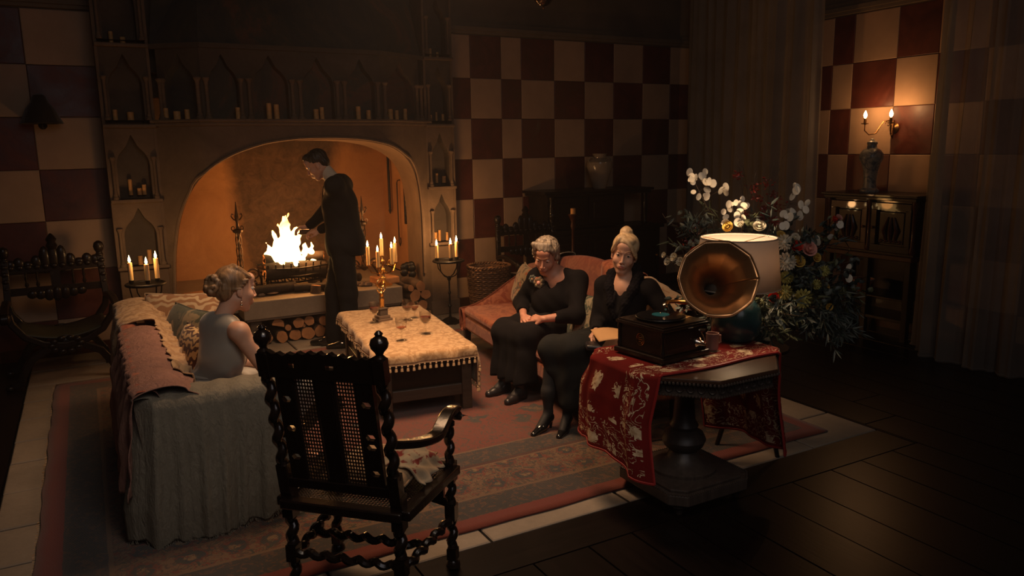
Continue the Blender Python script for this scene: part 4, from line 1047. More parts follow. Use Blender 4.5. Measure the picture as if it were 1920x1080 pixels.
# ------------------------------------------------------------------ caned high-back armchair in the foreground
M['cane'] = plain('woven_cane', (.035, .018, .009), .5, .3, 30, .2, 200)
cc = thing('caned_armchair', 'tall dark carved armchair with twisted posts and cane back, in the foreground', 'armchair', (.89, 2.87, 0), -45)
def twist_post(m, p0, p1, r, pitch=.075, e=.34, n=8, ends=.035):
    p0, p1 = Vector(p0), Vector(p1); L = (p1-p0).length; K = max(10, int(L/.009)); t = (p1-p0).normalized(); a_ = t.orthogonal().normalized(); b_ = t.cross(a_)
    pts = []; rs = []
    for k in range(K+1):
        s = L*k/K; w = min(1, s/ends, (L-s)/ends); ph = 2*PI*s/pitch
        pts.append(p0+t*s+(a_*math.cos(ph)+b_*math.sin(ph))*r*e*w); rs.append(r*(1-.18*w))
    m.tube(pts, rs, n)
def block(m, c, w, h): m.box(c, (w, w, h))
RB = lambda z: -.205-.115*max(0, (z-.45))/.72      # rear post leans back
def rear(sx, z): return (sx*.232, RB(z), z)
for sx in (-1, 1):
    m = MB(); block(m, (sx*.232, -.205, .06), .042, .06); twist_post(m, (sx*.232, -.205, .09), (sx*.232, -.205, .20), .024); block(m, (sx*.232, -.205, .235), .045, .07)
    twist_post(m, (sx*.232, -.205, .27), (sx*.232, -.205, .40), .025); m.lathe([(.016, 0), (.026, .012), (.022, .03)], (sx*.232, -.205, 0), 10); m.box((sx*.232, -.205, .46), (.046, .05, .14)); m.obj('rear_leg', M['blackwood'], cc, angle=50)
    m = MB(); m.box(rear(sx, .56), (.044, .044, .12), (.15, 0, 0)); twist_post(m, rear(sx, .60), rear(sx, 1.0), .024, .085); m.box(rear(sx, 1.035), (.044, .042, .09), (.15, 0, 0)); m.obj('back_post', M['blackwood'], cc, angle=50)
    m = MB(); p = Vector(rear(sx, 1.07)); m.lathe([(.012, 0), (.024, .008), (.024, .016), (.013, .026), (.016, .034), (.030, .050), (.034, .066), (.028, .084), (.012, .094), (.016, .102), (.007, .112)], p, 14); m.obj('finial', M['blackwood'], cc)
    xf = sx*.278; m = MB()
    m.lathe([(.020, 0), (.032, .012), (.030, .03), (.018, .045)], (xf, .215, 0), 12); block(m, (xf, .215, .07), .042, .05); twist_post(m, (xf, .215, .095), (xf, .215, .23), .024); block(m, (xf, .215, .265), .045, .07); twist_post(m, (xf, .215, .30), (xf, .215, .41), .023); block(m, (xf, .215, .45), .047, .085)
    twist_post(m, (xf, .215, .49), (xf, .215, .655), .021, .07); m.lathe([(.016, .648), (.026, .655), (.026, .67), (.018, .675)], (xf, .215, 0), 12); m.obj('front_leg', M['blackwood'], cc, angle=50)
    pts = []; 
    for k in range(17):
        t = k/16; y = -.235+t*.52; z = .74-.055*math.sin(t*PI*.9)-.02*t+.035*math.sin(max(0, t-.55)*PI/.45*1.0); x = sx*(.232+.046*t+.035*math.sin(t*PI)); pts.append((x, y, z))
    pts += [(sx*.285, .305, .695), (sx*.285, .305, .67), (sx*.285, .290, .652)]
    m = MB(); m.sweep_rect(pts, [.040+.018*math.sin(k/19*PI) for k in range(20)], [.032]*17+[.034, .03, .022]); m.obj('arm', M['blackwood'], cc, bevel=.008, angle=70)
M['shawl'] = pattern('red_cream_shawl', (.42, .32, .20), (.22, .03, .02), 16, .56, 1.2, .95)
# seat
m = MB(); fr = [(-.29, .24), (.29, .24), (.255, -.22), (-.255, -.22)]
def rail(m, a, c, w, z, h): m.sweep_rect([(a[0], a[1], z), (c[0], c[1], z)], w, h)
for a, c in ((fr[0], fr[1]), (fr[1], fr[2]), (fr[2], fr[3]), (fr[3], fr[0])):
    m = MB(); rail(m, a, c, .055, .452, .038); m.obj('seat_rail', M['blackwood'], cc, bevel=.006)
def cane_grid(m, P, nu, nv, wu, wv, th=.0018):
    """P(u,v)->point ; strands both ways and diagonals"""
    def strand(a, c, w):
        a, c = Vector(a), Vector(c); d = (c-a).normalized(); nn = (Vector(P(1, 0))-Vector(P(0, 0))).cross(Vector(P(0, 1))-Vector(P(0, 0))).normalized(); s = d.cross(nn)*w/2; o = nn*th/2
        m.add([a-s-o, a+s-o, a+s+o, a-s+o, c-s-o, c+s-o, c+s+o, c-s+o], [(3, 2, 1, 0), (4, 5, 6, 7), (0, 1, 5, 4), (1, 2, 6, 5), (2, 3, 7, 6), (3, 0, 4, 7)])
    for i in range(nu+1): strand(P(i/nu, 0), P(i/nu, 1), wu)
    for j in range(nv+1): strand(P(0, j/nv), P(1, j/nv), wv)
m = MB(); cane_grid(m, lambda u, v: ((-.235+.47*u)*(1+.08*v), -.20+.42*v, .456), 34, 30, .0062, .0062); m.obj('seat_cane', M['cane'], cc, smooth=False)['kind'] = 'stuff'
# back frame: pierced stiles and rails around two cane panels
def bk(x, z, o=0): return (x, RB(z)+o, z)
BM = M['blackwood']
def slat(x0, x1, z0, z1, name, th=.022, pierce=()):
    m = MB(); a = [(x0, z0), (x1, z0), (x1, z1), (x0, z1)]
    vs = [bk(x, z, -th/2) for x, z in a]+[bk(x, z, th/2) for x, z in a]
    m.add(vs, [(0, 1, 2, 3), (7, 6, 5, 4), (0, 4, 5, 1), (1, 5, 6, 2), (2, 6, 7, 3), (3, 7, 4, 0)]); return m.obj(name, BM, cc, smooth=False, bevel=.004)
# carved stiles with pierced holes: built as rows of scroll pieces with gaps between
def stile(x0, x1, z0, z1, holes, name):
    m = MB(); zs = [z0]+[q for h in holes for q in (h-.012, h+.012)]+[z1]
    th = .022
    for i in range(0, len(zs), 2):
        a, c = zs[i], zs[i+1]; q = [(x0, a), (x1, a), (x1, c), (x0, c)]
        m.add([bk(x, z, -th/2) for x, z in q]+[bk(x, z, th/2) for x, z in q], [(0, 1, 2, 3), (7, 6, 5, 4), (0, 4, 5, 1), (1, 5, 6, 2), (2, 6, 7, 3), (3, 7, 4, 0)])
    for h in holes:
        for s in (0, 1):
            q = [(x0, h-.012), (x0+.022, h-.012), (x0+.014, h), (x0+.022, h+.012), (x0, h+.012)] if s == 0 else [(x1-.022, h-.012), (x1, h-.012), (x1, h+.012), (x1-.022, h+.012), (x1-.014, h)]
            n = len(q); m.add([bk(x, z, -th/2) for x, z in q]+[bk(x, z, th/2) for x, z in q], [tuple(range(n)), tuple(range(2*n-1, n-1, -1))]+[(i, n+i, n+(i+1) % n, (i+1) % n) for i in range(n)])
    o = m.obj(name, BM, cc, smooth=False, weld=True); return o
zb0, zb1 = .56, 1.075
stile(-.195, -.128, zb0, zb1-.06, (.66, .78, .90), 'pierced_stile'); stile(.128, .195, zb0, zb1-.06, (.62, .73, .77, .90), 'pierced_stile')
slat(-.035, .035, zb0, zb1-.06, 'centre_slat', .024)
slat(-.21, .21, .525, .565, 'lower_rail', .03)
# crest rail with small pierced hearts, wavy carved top
m = MB(); N = 40; th = .026
top = lambda x: 1.075+.018*math.cos(x/.21*PI*.5)*1.2-.012*abs(math.sin(x*75))+(.018 if abs(x) > .15 else 0)*(abs(x)-.15)/.06
cells = []
for i in range(N):
    x0, x1 = -.212+.424*i/N, -.212+.424*(i+1)/N; xm = (x0+x1)/2
    for za, zc in ((.985, 1.03), (1.03, 1.045), (1.045, None)):
        if za == 1.03 and (abs(xm+.115) < .012 or abs(xm-.035) < .014 ): continue
        q = [(x0, za), (x1, za), (x1, zc or top(x1)), (x0, zc or top(x0))]
        m.add([bk(x, z, -th/2) for x, z in q]+[bk(x, z, th/2) for x, z in q], [(0, 1, 2, 3), (7, 6, 5, 4), (0, 4, 5, 1), (1, 5, 6, 2), (2, 6, 7, 3), (3, 7, 4, 0)])
m.obj('crest_rail', BM, cc, smooth=False, weld=True)
for x0, x1 in ((-.128, -.035), (.035, .128)):
    m = MB(); cane_grid(m, lambda u, v: bk(x0+(x1-x0)*u, .565+(.985-.565)*v), 8, 28, .0052, .0060); m.obj('back_cane', M['cane'], cc, smooth=False)['kind'] = 'stuff'
    for xx in (x0, x1): m = MB(); m.tube([bk(xx, .565), bk(xx, .985)], .008, 6); m.obj('bead', BM, cc)
# stretchers
m = MB(); twist_post(m, (-.232, -.205, .235), (.232, -.205, .235), .020, .07); m.obj('stretcher', BM, cc)
for sx in (-1, 1): m = MB(); twist_post(m, (sx*.232, -.205, .215), (sx*.278, .215, .235), .021, .075); m.obj('stretcher', BM, cc)
m = MB(); twist_post(m, (-.25, .0, .215), (.25, .0, .215), .021, .075); m.obj('stretcher', BM, cc)
m = MB()
for k in range(14):
    x = -.25+.5*(k+.5)/14; h = .05+.05*math.cos(x/.25*PI/2); m.box((x, .215, .33+h*.3), (.03, .018, h)); m.ball((x, .215, .345+h*.75), (.018, .010, .016), 8, 6)
m.sweep_rect([(-.27, .215, .30), (-.12, .215, .335), (0, .215, .345), (.12, .215, .335), (.27, .215, .30)], .018, .03); m.obj('carved_front_stretcher', BM, cc)
# shawl and cushion on the seat
cw = wm(cc)
o = cushion('seat_pad', .36, .34, .09, M['lacecream'], cw @ Vector((.03, .07, .515)), (90, 0, -45), 'cream cushion lying on the cane seat of the foreground armchair')
m = MB()
def shf(u, v):
    x = .06+.20*u; y = .19-.22*v; z = .565-.075*max(0, (u-.55))/.45+.008*math.sin(u*17+v*9); return tuple(cw @ Vector((x+.01*math.sin(v*20), y, z)))
m.grid(shf, 24, 24); tag(m.obj('folded_shawl', M['shawl'], solid=.006, loc=tuple(cw @ Vector((.15, .1, .55)))), 'folded red and cream shawl on the cushion of the foreground armchair', 'shawl')

# ------------------------------------------------------------------ octagonal pedestal table with gramophone
gt = thing('octagonal_table', 'dark octagonal pedestal table with beaded edge under the gramophone', 'table', (2.60, 2.90, 0))
def octa(ap, cut_=None):
    c_ = ap*.414 if cut_ is None else ap-cut_; return [(ap, -c_), (ap, c_), (c_, ap), (-c_, ap), (-ap, c_), (-ap, -c_), (-c_, -ap), (c_, -ap)]
m = MB(); m.prism(octa(.44), .728, .748); m.obj('table_top', M['tablewood'], gt, smooth=False, bevel=.004)
m = MB(); m.prism(octa(.41), .655, .73); m.obj('frieze', M['tablebase'], gt, smooth=False)
def beads(ap, z, r, name, cut_=None, n_=None):
    P = octa(ap, cut_); m = MB()
    for a, c in zip(P, P[1:]+P[:1]):
        L = math.dist(a, c); n = max(2, int(L/(r*2.3)))
        for k in range(n): t = (k+.5)/n; m.ball((a[0]+(c[0]-a[0])*t, a[1]+(c[1]-a[1])*t, z), r, 6, 4)
    o = m.obj(name, M['tablebase'], gt); o['kind'] = 'stuff'; return o
beads(.442, .724, .0078, 'bead_edge'); beads(.415, .658, .0065, 'bead_edge')
m = MB()
for a, c in zip(octa(.412), octa(.412)[1:]+octa(.412)[:1]):
    for k in range(7):
        t = (k+.5)/7; x, y = a[0]+(c[0]-a[0])*t, a[1]+(c[1]-a[1])*t; d = Vector((x, y, 0)).normalized()
        m.tube([Vector((x, y, .692))+Vector((c[0]-a[0], c[1]-a[1], 0)).normalized()*.016*math.cos(q)+Vector((0, 0, .018*math.sin(q))) for q in [i*PI/5 for i in range(10)]], .0045, 4, closed=True)
m.obj('carved_roundels', M['tablebase'], gt)['kind'] = 'stuff'
m = MB(); m.lathe([(.15, .64), (.15, .655), (.08, .62), (.06, .60)][::-1], (0, 0, 0), 20)
m.lathe([(.17, .13), (.17, .15), (.12, .17), (.085, .20), (.07, .235), (.10, .26), (.115, .295), (.10, .33), (.065, .35), (.075, .37), (.058, .40), (.05, .50), (.062, .56), (.085, .60), (.14, .64), (.15, .655)], (0, 0, 0), 28); m.obj('turned_column', M['tablebase'], gt)
m = MB(); m.prism(octa(.265, .07), .065, .12); m.obj('plinth', M['tablebase'], gt, smooth=False, bevel=.006); m = MB(); m.prism(octa(.235, .06), .12, .135); m.obj('plinth_step', M['tablebase'], gt, smooth=False, bevel=.004)
beads(.262, .122, .006, 'plinth_bead', .07)
for sx in (-1, 1):
    for sy in (-1, 1): m = MB(); m.lathe([(.012, 0), (.018, .004), (.024, .03), (.040, .045), (.040, .055), (.028, .068)], (sx*.19, sy*.19, 0), 14); m.obj('bun_foot', M['tablebase'], gt)
# red velvet runner with raised ivory flowers
def runm():
    t = NT('red_velvet_runner'); s = t.sep()  # x = across (0-.6), y = along
    v = t.vor(10, rnd=.6); f = t.noise(15, 2, .5, dist=2.4); f1 = t.ramp(f, [(.49, 0), (.50, 1), (.53, 1), (.54, 0)])
    pet = t.math('ADD', v.outputs['Distance'], t.math('MULTIPLY', t.math('SUBTRACT', t.noise(22, 2, dist=2), .5), .9)); f2 = t.ramp(pet, [(.30, 1), (.33, 0)])
    edge = t.math('MINIMUM', t.math('MINIMUM', s[0], t.math('SUBTRACT', .62, s[0])), t.math('MINIMUM', s[1], t.math('SUBTRACT', 1.85, s[1])))
    inb = t.math('MULTIPLY', t.math('LESS_THAN', edge, .15), t.math('GREATER_THAN', edge, .02))
    v2 = t.vor(6.2, rnd=.12); sp = t.ramp(t.math('ADD', v2.outputs['Distance'], t.math('MULTIPLY', t.math('SUBTRACT', t.noise(34, 2, dist=1.5), .5), .55)), [(.23, 1), (.25, 0)])
    fg = t.math('ADD', t.math('MULTIPLY', t.math('MAXIMUM', f1, f2), inb), t.math('MULTIPLY', sp, t.math('GREATER_THAN', edge, .17)), clamp=True)
    red = t.ramp(t.noise(4, 3), [(.3, (.10, .006, .005)), (.7, (.175, .010, .008))])
    iv = t.ramp(t.noise(30, 3), [(.35, (.36, .23, .13)), (.7, (.72, .58, .38))])
    t.bump(t.math('ADD', t.math('MULTIPLY', fg, 1.5), t.math('MULTIPLY', t.noise(200, 2), .4)), .5, .004)
    dim(t.m, .15); return t.fin(t.mix(fg, red, iv), .9)
M['runner'] = runm()
# path along x: left hang - over the top - right hang ; runner mesh stored in its own flat coordinates then bent by shape key free geometry
def runner():
    Wd, Ln = .545, 1.85; nu, nv = 44, 150; flat, bent = [], []
    lh = .42; topw = .88
    for j in range(nv+1):
        s = Ln*j/nv
        for i in range(nu+1):
            a = Wd*i/nu; flat.append((a, s, 0)); y = 2.64+a
            d1 = lh-s; d2 = s-lh-topw; foldy = (1 if True else 0)
            # cut-off octagon corner: the near edge leaves the table a little earlier
            cutx = max(0, abs(y-2.9)-.185)
            if d1 > 0:
                w = .018*math.sin(a*24+.6)+.010*math.sin(a*41); q = min(1, d1/.15)
                x = 2.152+cutx-.012-(.018+w)*q-.03*q*(d1/lh); yy = y-.05*q*(1-2*a/Wd)*d1/lh+.02*math.sin(d1*9)*q
                z = .755-d1-.10*q*(1-a/Wd)*0; z -= .075*max(0, 1-a/(Wd*.45))*q
                bent.append((x, yy+.015*q, z))
            elif d2 > 0:
                w = .02*math.sin(a*20+1)+.010*math.sin(a*37); q = min(1, d2/.15)
                bent.append((3.055-cutx+.012+(.02+w)*q, y+.03*math.sin(d2*8), .755-d2))
            else:
                x = 2.152+cutx+(s-lh)*((.903-2*cutx)/topw); bent.append((x, y+.012*math.sin(x*9+1)*(1-a/Wd), .757+.002*math.sin(x*30)*math.sin(a*22)))
    w = nu+1; fs = [(j*w+i, j*w+i+1, (j+1)*w+i+1, (j+1)*w+i) for j in range(nv) for i in range(nu)]
    me = bpy.data.meshes.new('table_runner'); me.from_pydata([tuple(Vector(b)-Vector((2.6, 2.9, .75))) for b in bent], [], fs); me.polygons.foreach_set('use_smooth', [True]*len(fs))
    at = me.attributes.new('flat', 'FLOAT_VECTOR', 'POINT'); at.data.foreach_set('vector', [c for p in flat for c in p]); me.update()
    # the pattern follows the woven cloth, not the room
    mt = M['runner']; nt = mt.node_tree; an = nt.nodes.new('ShaderNodeAttribute'); an.attribute_name = 'flat'
    for l in list(nt.links):
        if l.from_socket.name == 'Object' and l.from_node.type == 'TEX_COORD': ts = l.to_socket; nt.links.remove(l); nt.links.new(an.outputs['Vector'], ts)
    o = link_mesh('table_runner', me, mt); o.location = (2.6, 2.9, .75); md = o.modifiers.new('solid', 'SOLIDIFY'); md.thickness = .005; md.offset = 0
    bd = MB(); idx = [j*w for j in range(nv+1)]; bd.tube([bent[k] for k in idx], .007, 6); bd.tube([bent[j*w+nu] for j in range(nv+1)], .007, 6); bd.tube(bent[:w], .007, 6); bd.tube(bent[-w:], .007, 6)
    M['redpipe'] = plain('red_piping', (.26, .012, .01), .6); bd.obj('red_piping', M['redpipe'], o, world=True)
    return tag(o, 'red velvet runner with ivory flowers hanging off the left side of the octagonal table', 'table runner')
runner()

ZT = .768
gr = thing('gramophone', 'old gramophone with large brass horn and dark wooden cabinet on the octagonal table', 'gramophone', (2.465, 2.93, ZT), 6)
GW, GD = .29, .30
m = MB(); m.box((0, 0, .014), (GW+.045, GD+.045, .028)); m.obj('base_moulding', M['oakx'], gr, smooth=False, bevel=.008)
m = MB(); m.box((0, 0, .09), (GW, GD, .125)); m.obj('case', M['oakx'], gr, smooth=False, bevel=.004)
for sx in (-1, 1):
    for sy in (-1, 1): m = MB(); m.lathe([(.010, .03), (.013, .05), (.009, .06), (.009, .12), (.013, .13), (.010, .15)], (sx*GW/2, sy*GD/2, 0), 10); m.obj('corner_column', M['oak'], gr)
m = MB(); m.box((0, 0, .160), (GW+.03, GD+.03, .016)); m.box((0, 0, .171), (GW+.01, GD+.01, .01)); m.obj('lid_board', M['oakx'], gr, smooth=False, bevel=.004)
m = MB(); m.lathe([(.122, .184), (.124, .188), (.122, .192), (.02, .192)], (-.01, -.0, 0), 40); m.obj('turntable', M['iron'], gr)
M['vinyl'] = plain('shellac_record', (.008, .008, .009), .2, .1, 5, 0)
m = MB(); m.lathe([(.117, .193), (.117, .196), (.045, .197)], (-.01, 0, 0), 40); rec = m.obj('record', M['vinyl'], gr)
M['tealpaper'] = plain('teal_record_label', (.01, .14, .17), .5, .2, 12, 0)
m = MB(); m.lathe([(.044, .197), (.044, .1985), (.004, .1985)], (-.01, 0, 0), 30); m.obj('record_label', M['tealpaper'], rec)
m = MB(); m.lathe([(.004, .198), (.004, .206), (.002, .208)], (-.01, 0, 0), 10); m.obj('spindle', M['chrome'], gr)
# oval maker's plate, illegible dark oval with a thin ring and rows of relief
m = MB(); ring = lambda a, c: [(-GW/2-.003, a*math.cos(q), .09+c*math.sin(q)) for q in [i*PI/12 for i in range(24)]]
m.tube(ring(.026, .030), .002, 5, closed=True); m.tube(ring(.018, .021), .0012, 5, closed=True)
for k in range(3): m.box((-GW/2-.002, 0, .08+.010*k), (.002, .026-.006*abs(k-1), .003))
m.obj('oval_badge', M['brass'], gr)
m = MB(); m.box((0, -GD/2-.003, .06), (.002, .002, .002)); 
cr = MB(); cr.lathe([(.028, 0), (.028, .006), (.014, .018), (.008, .05)], (.10, -GD/2, .065), 16, axis=(0, -1, 0)); cr.tube([(.10, -GD/2-.045, .065), (.085, -GD/2-.05, .10), (.055, -GD/2-.05, .145)], .0045, 6); cr.tube([(.055, -GD/2-.05, .145), (.055, -GD/2-.09, .15)], .009, 8)
cr.obj('winding_crank', M['chrome'], gr)
m = MB(); m.box((.03, -GD/2-.022, .158), (.07, .014, .004)); m.obj('lid_catch', M['chrome'], gr)
# tone arm bracket and horn (world-space axis towards the camera side)
inv = wm(gr).inverted()
mouth = Vector((2.595, 2.68, 1.170)); throat = Vector((2.80, 2.97, 1.03)); ax = (mouth-throat).normalized()
m = MB(); el = Vector((2.70, 3.02, .965))
pth = [Vector((2.52, 2.98, .985)), Vector((2.56, 3.00, 1.005)), Vector((2.62, 3.01, 1.0)), Vector((2.69, 3.035, .985)), Vector((2.76, 3.04, .975)), Vector((2.82, 3.01, .985)), throat]
m.tube(pth, [.008, .009, .011, .013, .015, .018, .021], 12); m.obj('tone_arm', M['brass'], gr, world=True)
m = MB(); m.lathe([(.003, 0), (.026, .002), (.028, .012), (.022, .02), (.004, .022)], (2.515, 2.975, .982), 20, axis=(.5, -.4, .2)); m.obj('sound_box', M['chrome'], gr, world=True)
m = MB(); m.tube([(2.80, 3.05, ZT+.165), (2.82, 3.06, .90), (2.80, 3.045, .965)], [.014, .010, .012], 10); m.box((2.79, 3.04, ZT+.175), (.05, .05, .02)); m.obj('horn_bracket', M['iron'], gr, world=True)
Mx = ax.to_track_quat('Z', 'Y').to_matrix(); Lh = (mouth-throat).length; NP = 10
def horn(u, v, off=0):
    s = v*Lh; r = .021+.028*(v)+.128*max(0, v)**2.9+off
    if v > .9: r += .012*((v-.9)/.1)
    a = u*2*PI; k = (a/(2*PI)*NP) % 1; flute = 1+(math.cos(PI/NP)/math.cos((k-.5)*2*PI/NP)-1)*min(.55, v*.9)
    if v > .97: flute += 0
    z = s-.006*(v**6)*(1-abs(2*k-1)**2)
    return tuple(throat+Mx @ Vector((r*flute*math.cos(a), r*flute*math.sin(a), z)))
M['horn_in'] = plain('tarnished_brass_horn', (.58, .32, .15), .32, .25, 5, .12, 40, metal=.92)
m = MB(); m.grid(lambda u, v: horn(u, v), NP*12, 40); m.obj('horn', M['horn_in'], gr, world=True, solid=.003, angle=14)
m = MB(); m.ball(throat-ax*.004, (.021, .021, .021), 12, 8); m.obj('horn_elbow', M['iron'], gr, world=True)
M['darkbrass2'] = plain('dark_soldered_brass', (.16, .08, .035), .4, .2, 20, 0, metal=.8)
m = MB()
for k in range(NP): m.tube([horn(k/NP, .25+.75*i/14, .001) for i in range(15)], .0026, 5)
m.obj('horn_seams', M['darkbrass2'], gr, world=True)['kind'] = 'stuff'
m = MB(); m.tube([horn(i/108, 1.0) for i in range(108)], .0045, 6, closed=True); m.obj('rolled_rim', M['horn_in'], gr, world=True)

# lamp
lp = thing('table_lamp', 'table lamp with lit white drum shade and teal ceramic base behind the gramophone horn', 'lamp', (2.975, 2.935, ZT))
M['teal'] = plain('teal_glaze', (.012, .045, .055), .22, .5, 7, .1, 20)
m = MB(); m.lathe([(.06, 0), (.10, .006), (.125, .04), (.135, .10), (.125, .17), (.09, .215), (.045, .24), (.03, .25)], (0, 0, 0), 32); m.obj('ceramic_base', M['teal'], lp)
m = MB(); m.lathe([(.02, .25), (.012, .27), (.012, .33), (.018, .335)], (0, 0, 0), 12); m.obj('stem', M['brass'], lp)
def shadem():
    t = NT('lampshade_linen'); tr = t.new('ShaderNodeBsdfTranslucent'); df = t.new('ShaderNodeBsdfDiffuse'); tr.inputs[0].default_value = (.27, .21, .155, 1); df.inputs[0].default_value = (.60, .51, .42, 1)
    mx = t.new('ShaderNodeMixShader'); mx.inputs[0].default_value = .45; t.l.new(tr.outputs[0], mx.inputs[2]); t.l.new(df.outputs[0], mx.inputs[1]); t.l.new(mx.outputs[0], t.out.inputs[0])
    t.bump(t.noise(60, 2, vec=t.map((1, 1, 8))), .3, .002); return t.m
M['shade'] = shadem()
zs0, zs1 = .285, .545
m = MB(); m.lathe([(.222, zs0), (.195, zs1)], (0, 0, 0), 48, cap=False); m.obj('lamp_shade', M['shade'], lp, solid=.003)
m = MB(); m.tube([(.222*math.cos(a), .222*math.sin(a), zs0) for a in [i*PI/24 for i in range(48)]], .004, 5, closed=True); m.obj('shade_rim', M['shade'], lp); m = MB(); m.tube([(.195*math.cos(a), .195*math.sin(a), zs1) for a in [i*PI/24 for i in range(48)]], .004, 5, closed=True); m.obj('shade_rim', M['shade'], lp)
m = MB()
for k in range(3): a = k*2*PI/3; m.tube([(0, 0, zs1-.03), (.195*math.cos(a), .195*math.sin(a), zs1-.004)], .002, 4)
m.obj('shade_spider', M['brass'], lp)
m = MB(); m.ball((0, 0, .385), (.028, .028, .036), 12, 8); m.obj('bulb', glow('lamp_bulb', (1, .66, .36), 60), lp)
light('lamp_light', 'POINT', (2.975, 2.935, ZT+.46), 8.5, (1, .68, .42), .035)
# mug and book stand beside the gramophone
mg = thing('mug', 'pinkish ceramic mug standing between the gramophone and the lamp', 'mug', (2.72, 2.84, ZT)); M['pinkcer'] = plain('pink_ceramic', (.30, .17, .14), .35, .1)
m = MB(); m.lathe([(.001, 0), (.03, 0), (.033, .01), (.034, .085), (.030, .085), (.029, .012), (.001, .01)], (0, 0, 0), 24, cap=False); m.obj('cup', M['pinkcer'], mg)
m = MB(); m.tube([(.033, -.0, .07), (.056, -.0, .066), (.058, -.0, .03), (.034, 0, .022)], .005, 6); m.obj('handle', M['pinkcer'], mg)

# ------------------------------------------------------------------ lit candles
CM = {}
def candle(name, x, y, z, h, r, lit, label, grp, mat='wax'):
    o = thing(name, label, 'candle', (x, y, z), rnd(0, 90), grp)
    m = MB(); n = 12
    m.lathe([(r*1.02, 0), (r, h*.02), (r*.99, h*.5), (r, h*.96), (r*.93, h), (r*.55, h-.004), (.001, h-.005)], (0, 0, 0), n, wob=lambda a, zz: 1+.05*math.sin(3*a+x*40)*(zz/h)); m.obj('wax', M[mat], o)
    m = MB(); m.tube([(0, 0, h-.006), (.001, 0, h+.006), (.003, 0, h+.011)], .0012, 5); m.obj('wick', M['wick'], o)
    if lit:
        m = MB(); m.lathe([(.002, .002), (.0085, .012), (.0105, .022), (.008, .037), (.0035, .052), (.0006, .064)], (0, 0, h-.002), 10); m.obj('flame', M['flame'], o)
    return o
# wall-side unlit pillar candles (x, y, z, h, r)
LZ = 2.0865
un = [('left pier', [(.30, 7.70, 2.0865, .09, .020), (.42, 7.69, 2.0865, .07, .028), (.36, 7.70, 1.4315, .14, .017), (.43, 7.69, 1.4315, .06, .019), (.47, 7.69, 1.4315, .09, .018), (.38, 7.69, .8015, .08, .02), (.46, 7.70, .8015, .13, .020), (.33, 7.69, 2.7315, .10, .018), (.42, 7.70, 2.7315, .06, .022)]),
      ('mantel', [(.70, 7.58, LZ, .10, .020), (.78, 7.50, LZ, .07, .03), (.86, 7.46, LZ, .085, .022), (1.27, 7.345, LZ, .10, .020), (1.54, 7.335, LZ, .14, .023), (1.61, 7.345, LZ, .13, .024), (1.97, 7.34, LZ, .09, .024), (2.03, 7.35, LZ, .11, .020), (2.38, 7.34, LZ, .12, .023), (2.48, 7.335, LZ, .085, .022), (2.72, 7.38, LZ, .10, .024), (2.80, 7.42, LZ, .09, .019), (2.92, 7.50, LZ, .11, .02)]),
      ('right pier', [(3.26, 7.70, 1.4315, .12, .014), (3.33, 7.70, 1.4315, .10, .015), (3.41, 7.69, 1.4315, .07, .022), (3.28, 7.69, .8015, .10, .03), (3.34, 7.70, .8015, .12, .016), (3.43, 7.70, .8015, .09, .015), (3.28, 7.69, 2.0865, .06, .014), (3.35, 7.70, 2.0865, .09, .012), (3.42, 7.69, 2.0865, .07, .016), (3.30, 7.69, 2.7315, .09, .014), (3.38, 7.69, 2.7315, .06, .014)])]
ordn = ['first', 'second', 'third', 'fourth', 'fifth', 'sixth', 'seventh', 'eighth', 'ninth', 'tenth', 'eleventh', 'twelfth', 'thirteenth']
lvl = {2.0865: 'in the mantel-height niche', 1.4315: 'in the niche below the mantel', .8015: 'in the lowest niche', 2.7315: 'in the topmost niche'}
for nm, L in un:
    cnt = {}
    for (x, y, z, h, r) in L:
        k = cnt.get(z, 0); cnt[z] = k+1; tot = sum(1 for q in L if q[2] == z)
        if nm == 'mantel': lab = '%s unlit pillar candle from the left along the mantel shelf' % ordn[k]
        else: lab = '%s unlit candle from the left %s of the %s' % (ordn[k], lvl[z], nm)
        candle('pillar_candle', x, y, z+.001, h, r, False, lab, 'unlit pillar candles on the fireplace', 'wax_old')

def stand(loc, label, H_, rt, grp):
    t = thing('candle_stand', label, 'candle stand', loc, 0, grp)
    m = MB(); m.lathe([(.11, 0), (.115, .012), (.095, .02), (.06, .045), (.025, .06)], (0, 0, 0), 8)
    for k in range(8): a = k*PI/4; m.ball((.105*math.cos(a), .105*math.sin(a), .012), (.02, .02, .012), 8, 5)
    m.obj('foot', M['iron'], t)
    m = MB(); m.lathe([(.02, .05), (.012, .08), (.010, .16), (.022, .18), (.010, .2), (.009, .30), (.018, .32), (.009, .34), (.009, H_-.22), (.020, H_-.205), (.022, H_-.185), (.010, H_-.17)], (0, 0, 0), 12); m.obj('stem', M['iron'], t)
    for k in range(4):
        a = k*PI/2+.5; m = MB(); m.tube([(0, 0, H_-.19), (rt*.5*math.cos(a), rt*.5*math.sin(a), H_-.16), (rt*.88*math.cos(a), rt*.88*math.sin(a), H_-.10), (rt*.97*math.cos(a), rt*.97*math.sin(a), H_-.02)], .006, 6); m.obj('arm', M['iron'], t)
    m = MB(); m.tube([(rt*math.cos(a), rt*math.sin(a), H_-.01) for a in [i*PI/18 for i in range(36)]], .012, 8, closed=True, flat=1.0); m.lathe([(rt*.98, H_-.018), (rt*.98, H_-.008)], (0, 0, 0), 30); m.obj('tray', M['iron'], t)
    return t
def cup(t, x, y, z):
    m = MB(); m.lathe([(.006, 0), (.020, .004), (.021, .03), (.017, .032), (.017, .01), (.001, .008)], (x, y, z), 12, cap=False); m.obj('candle_cup', M['iron'], t)
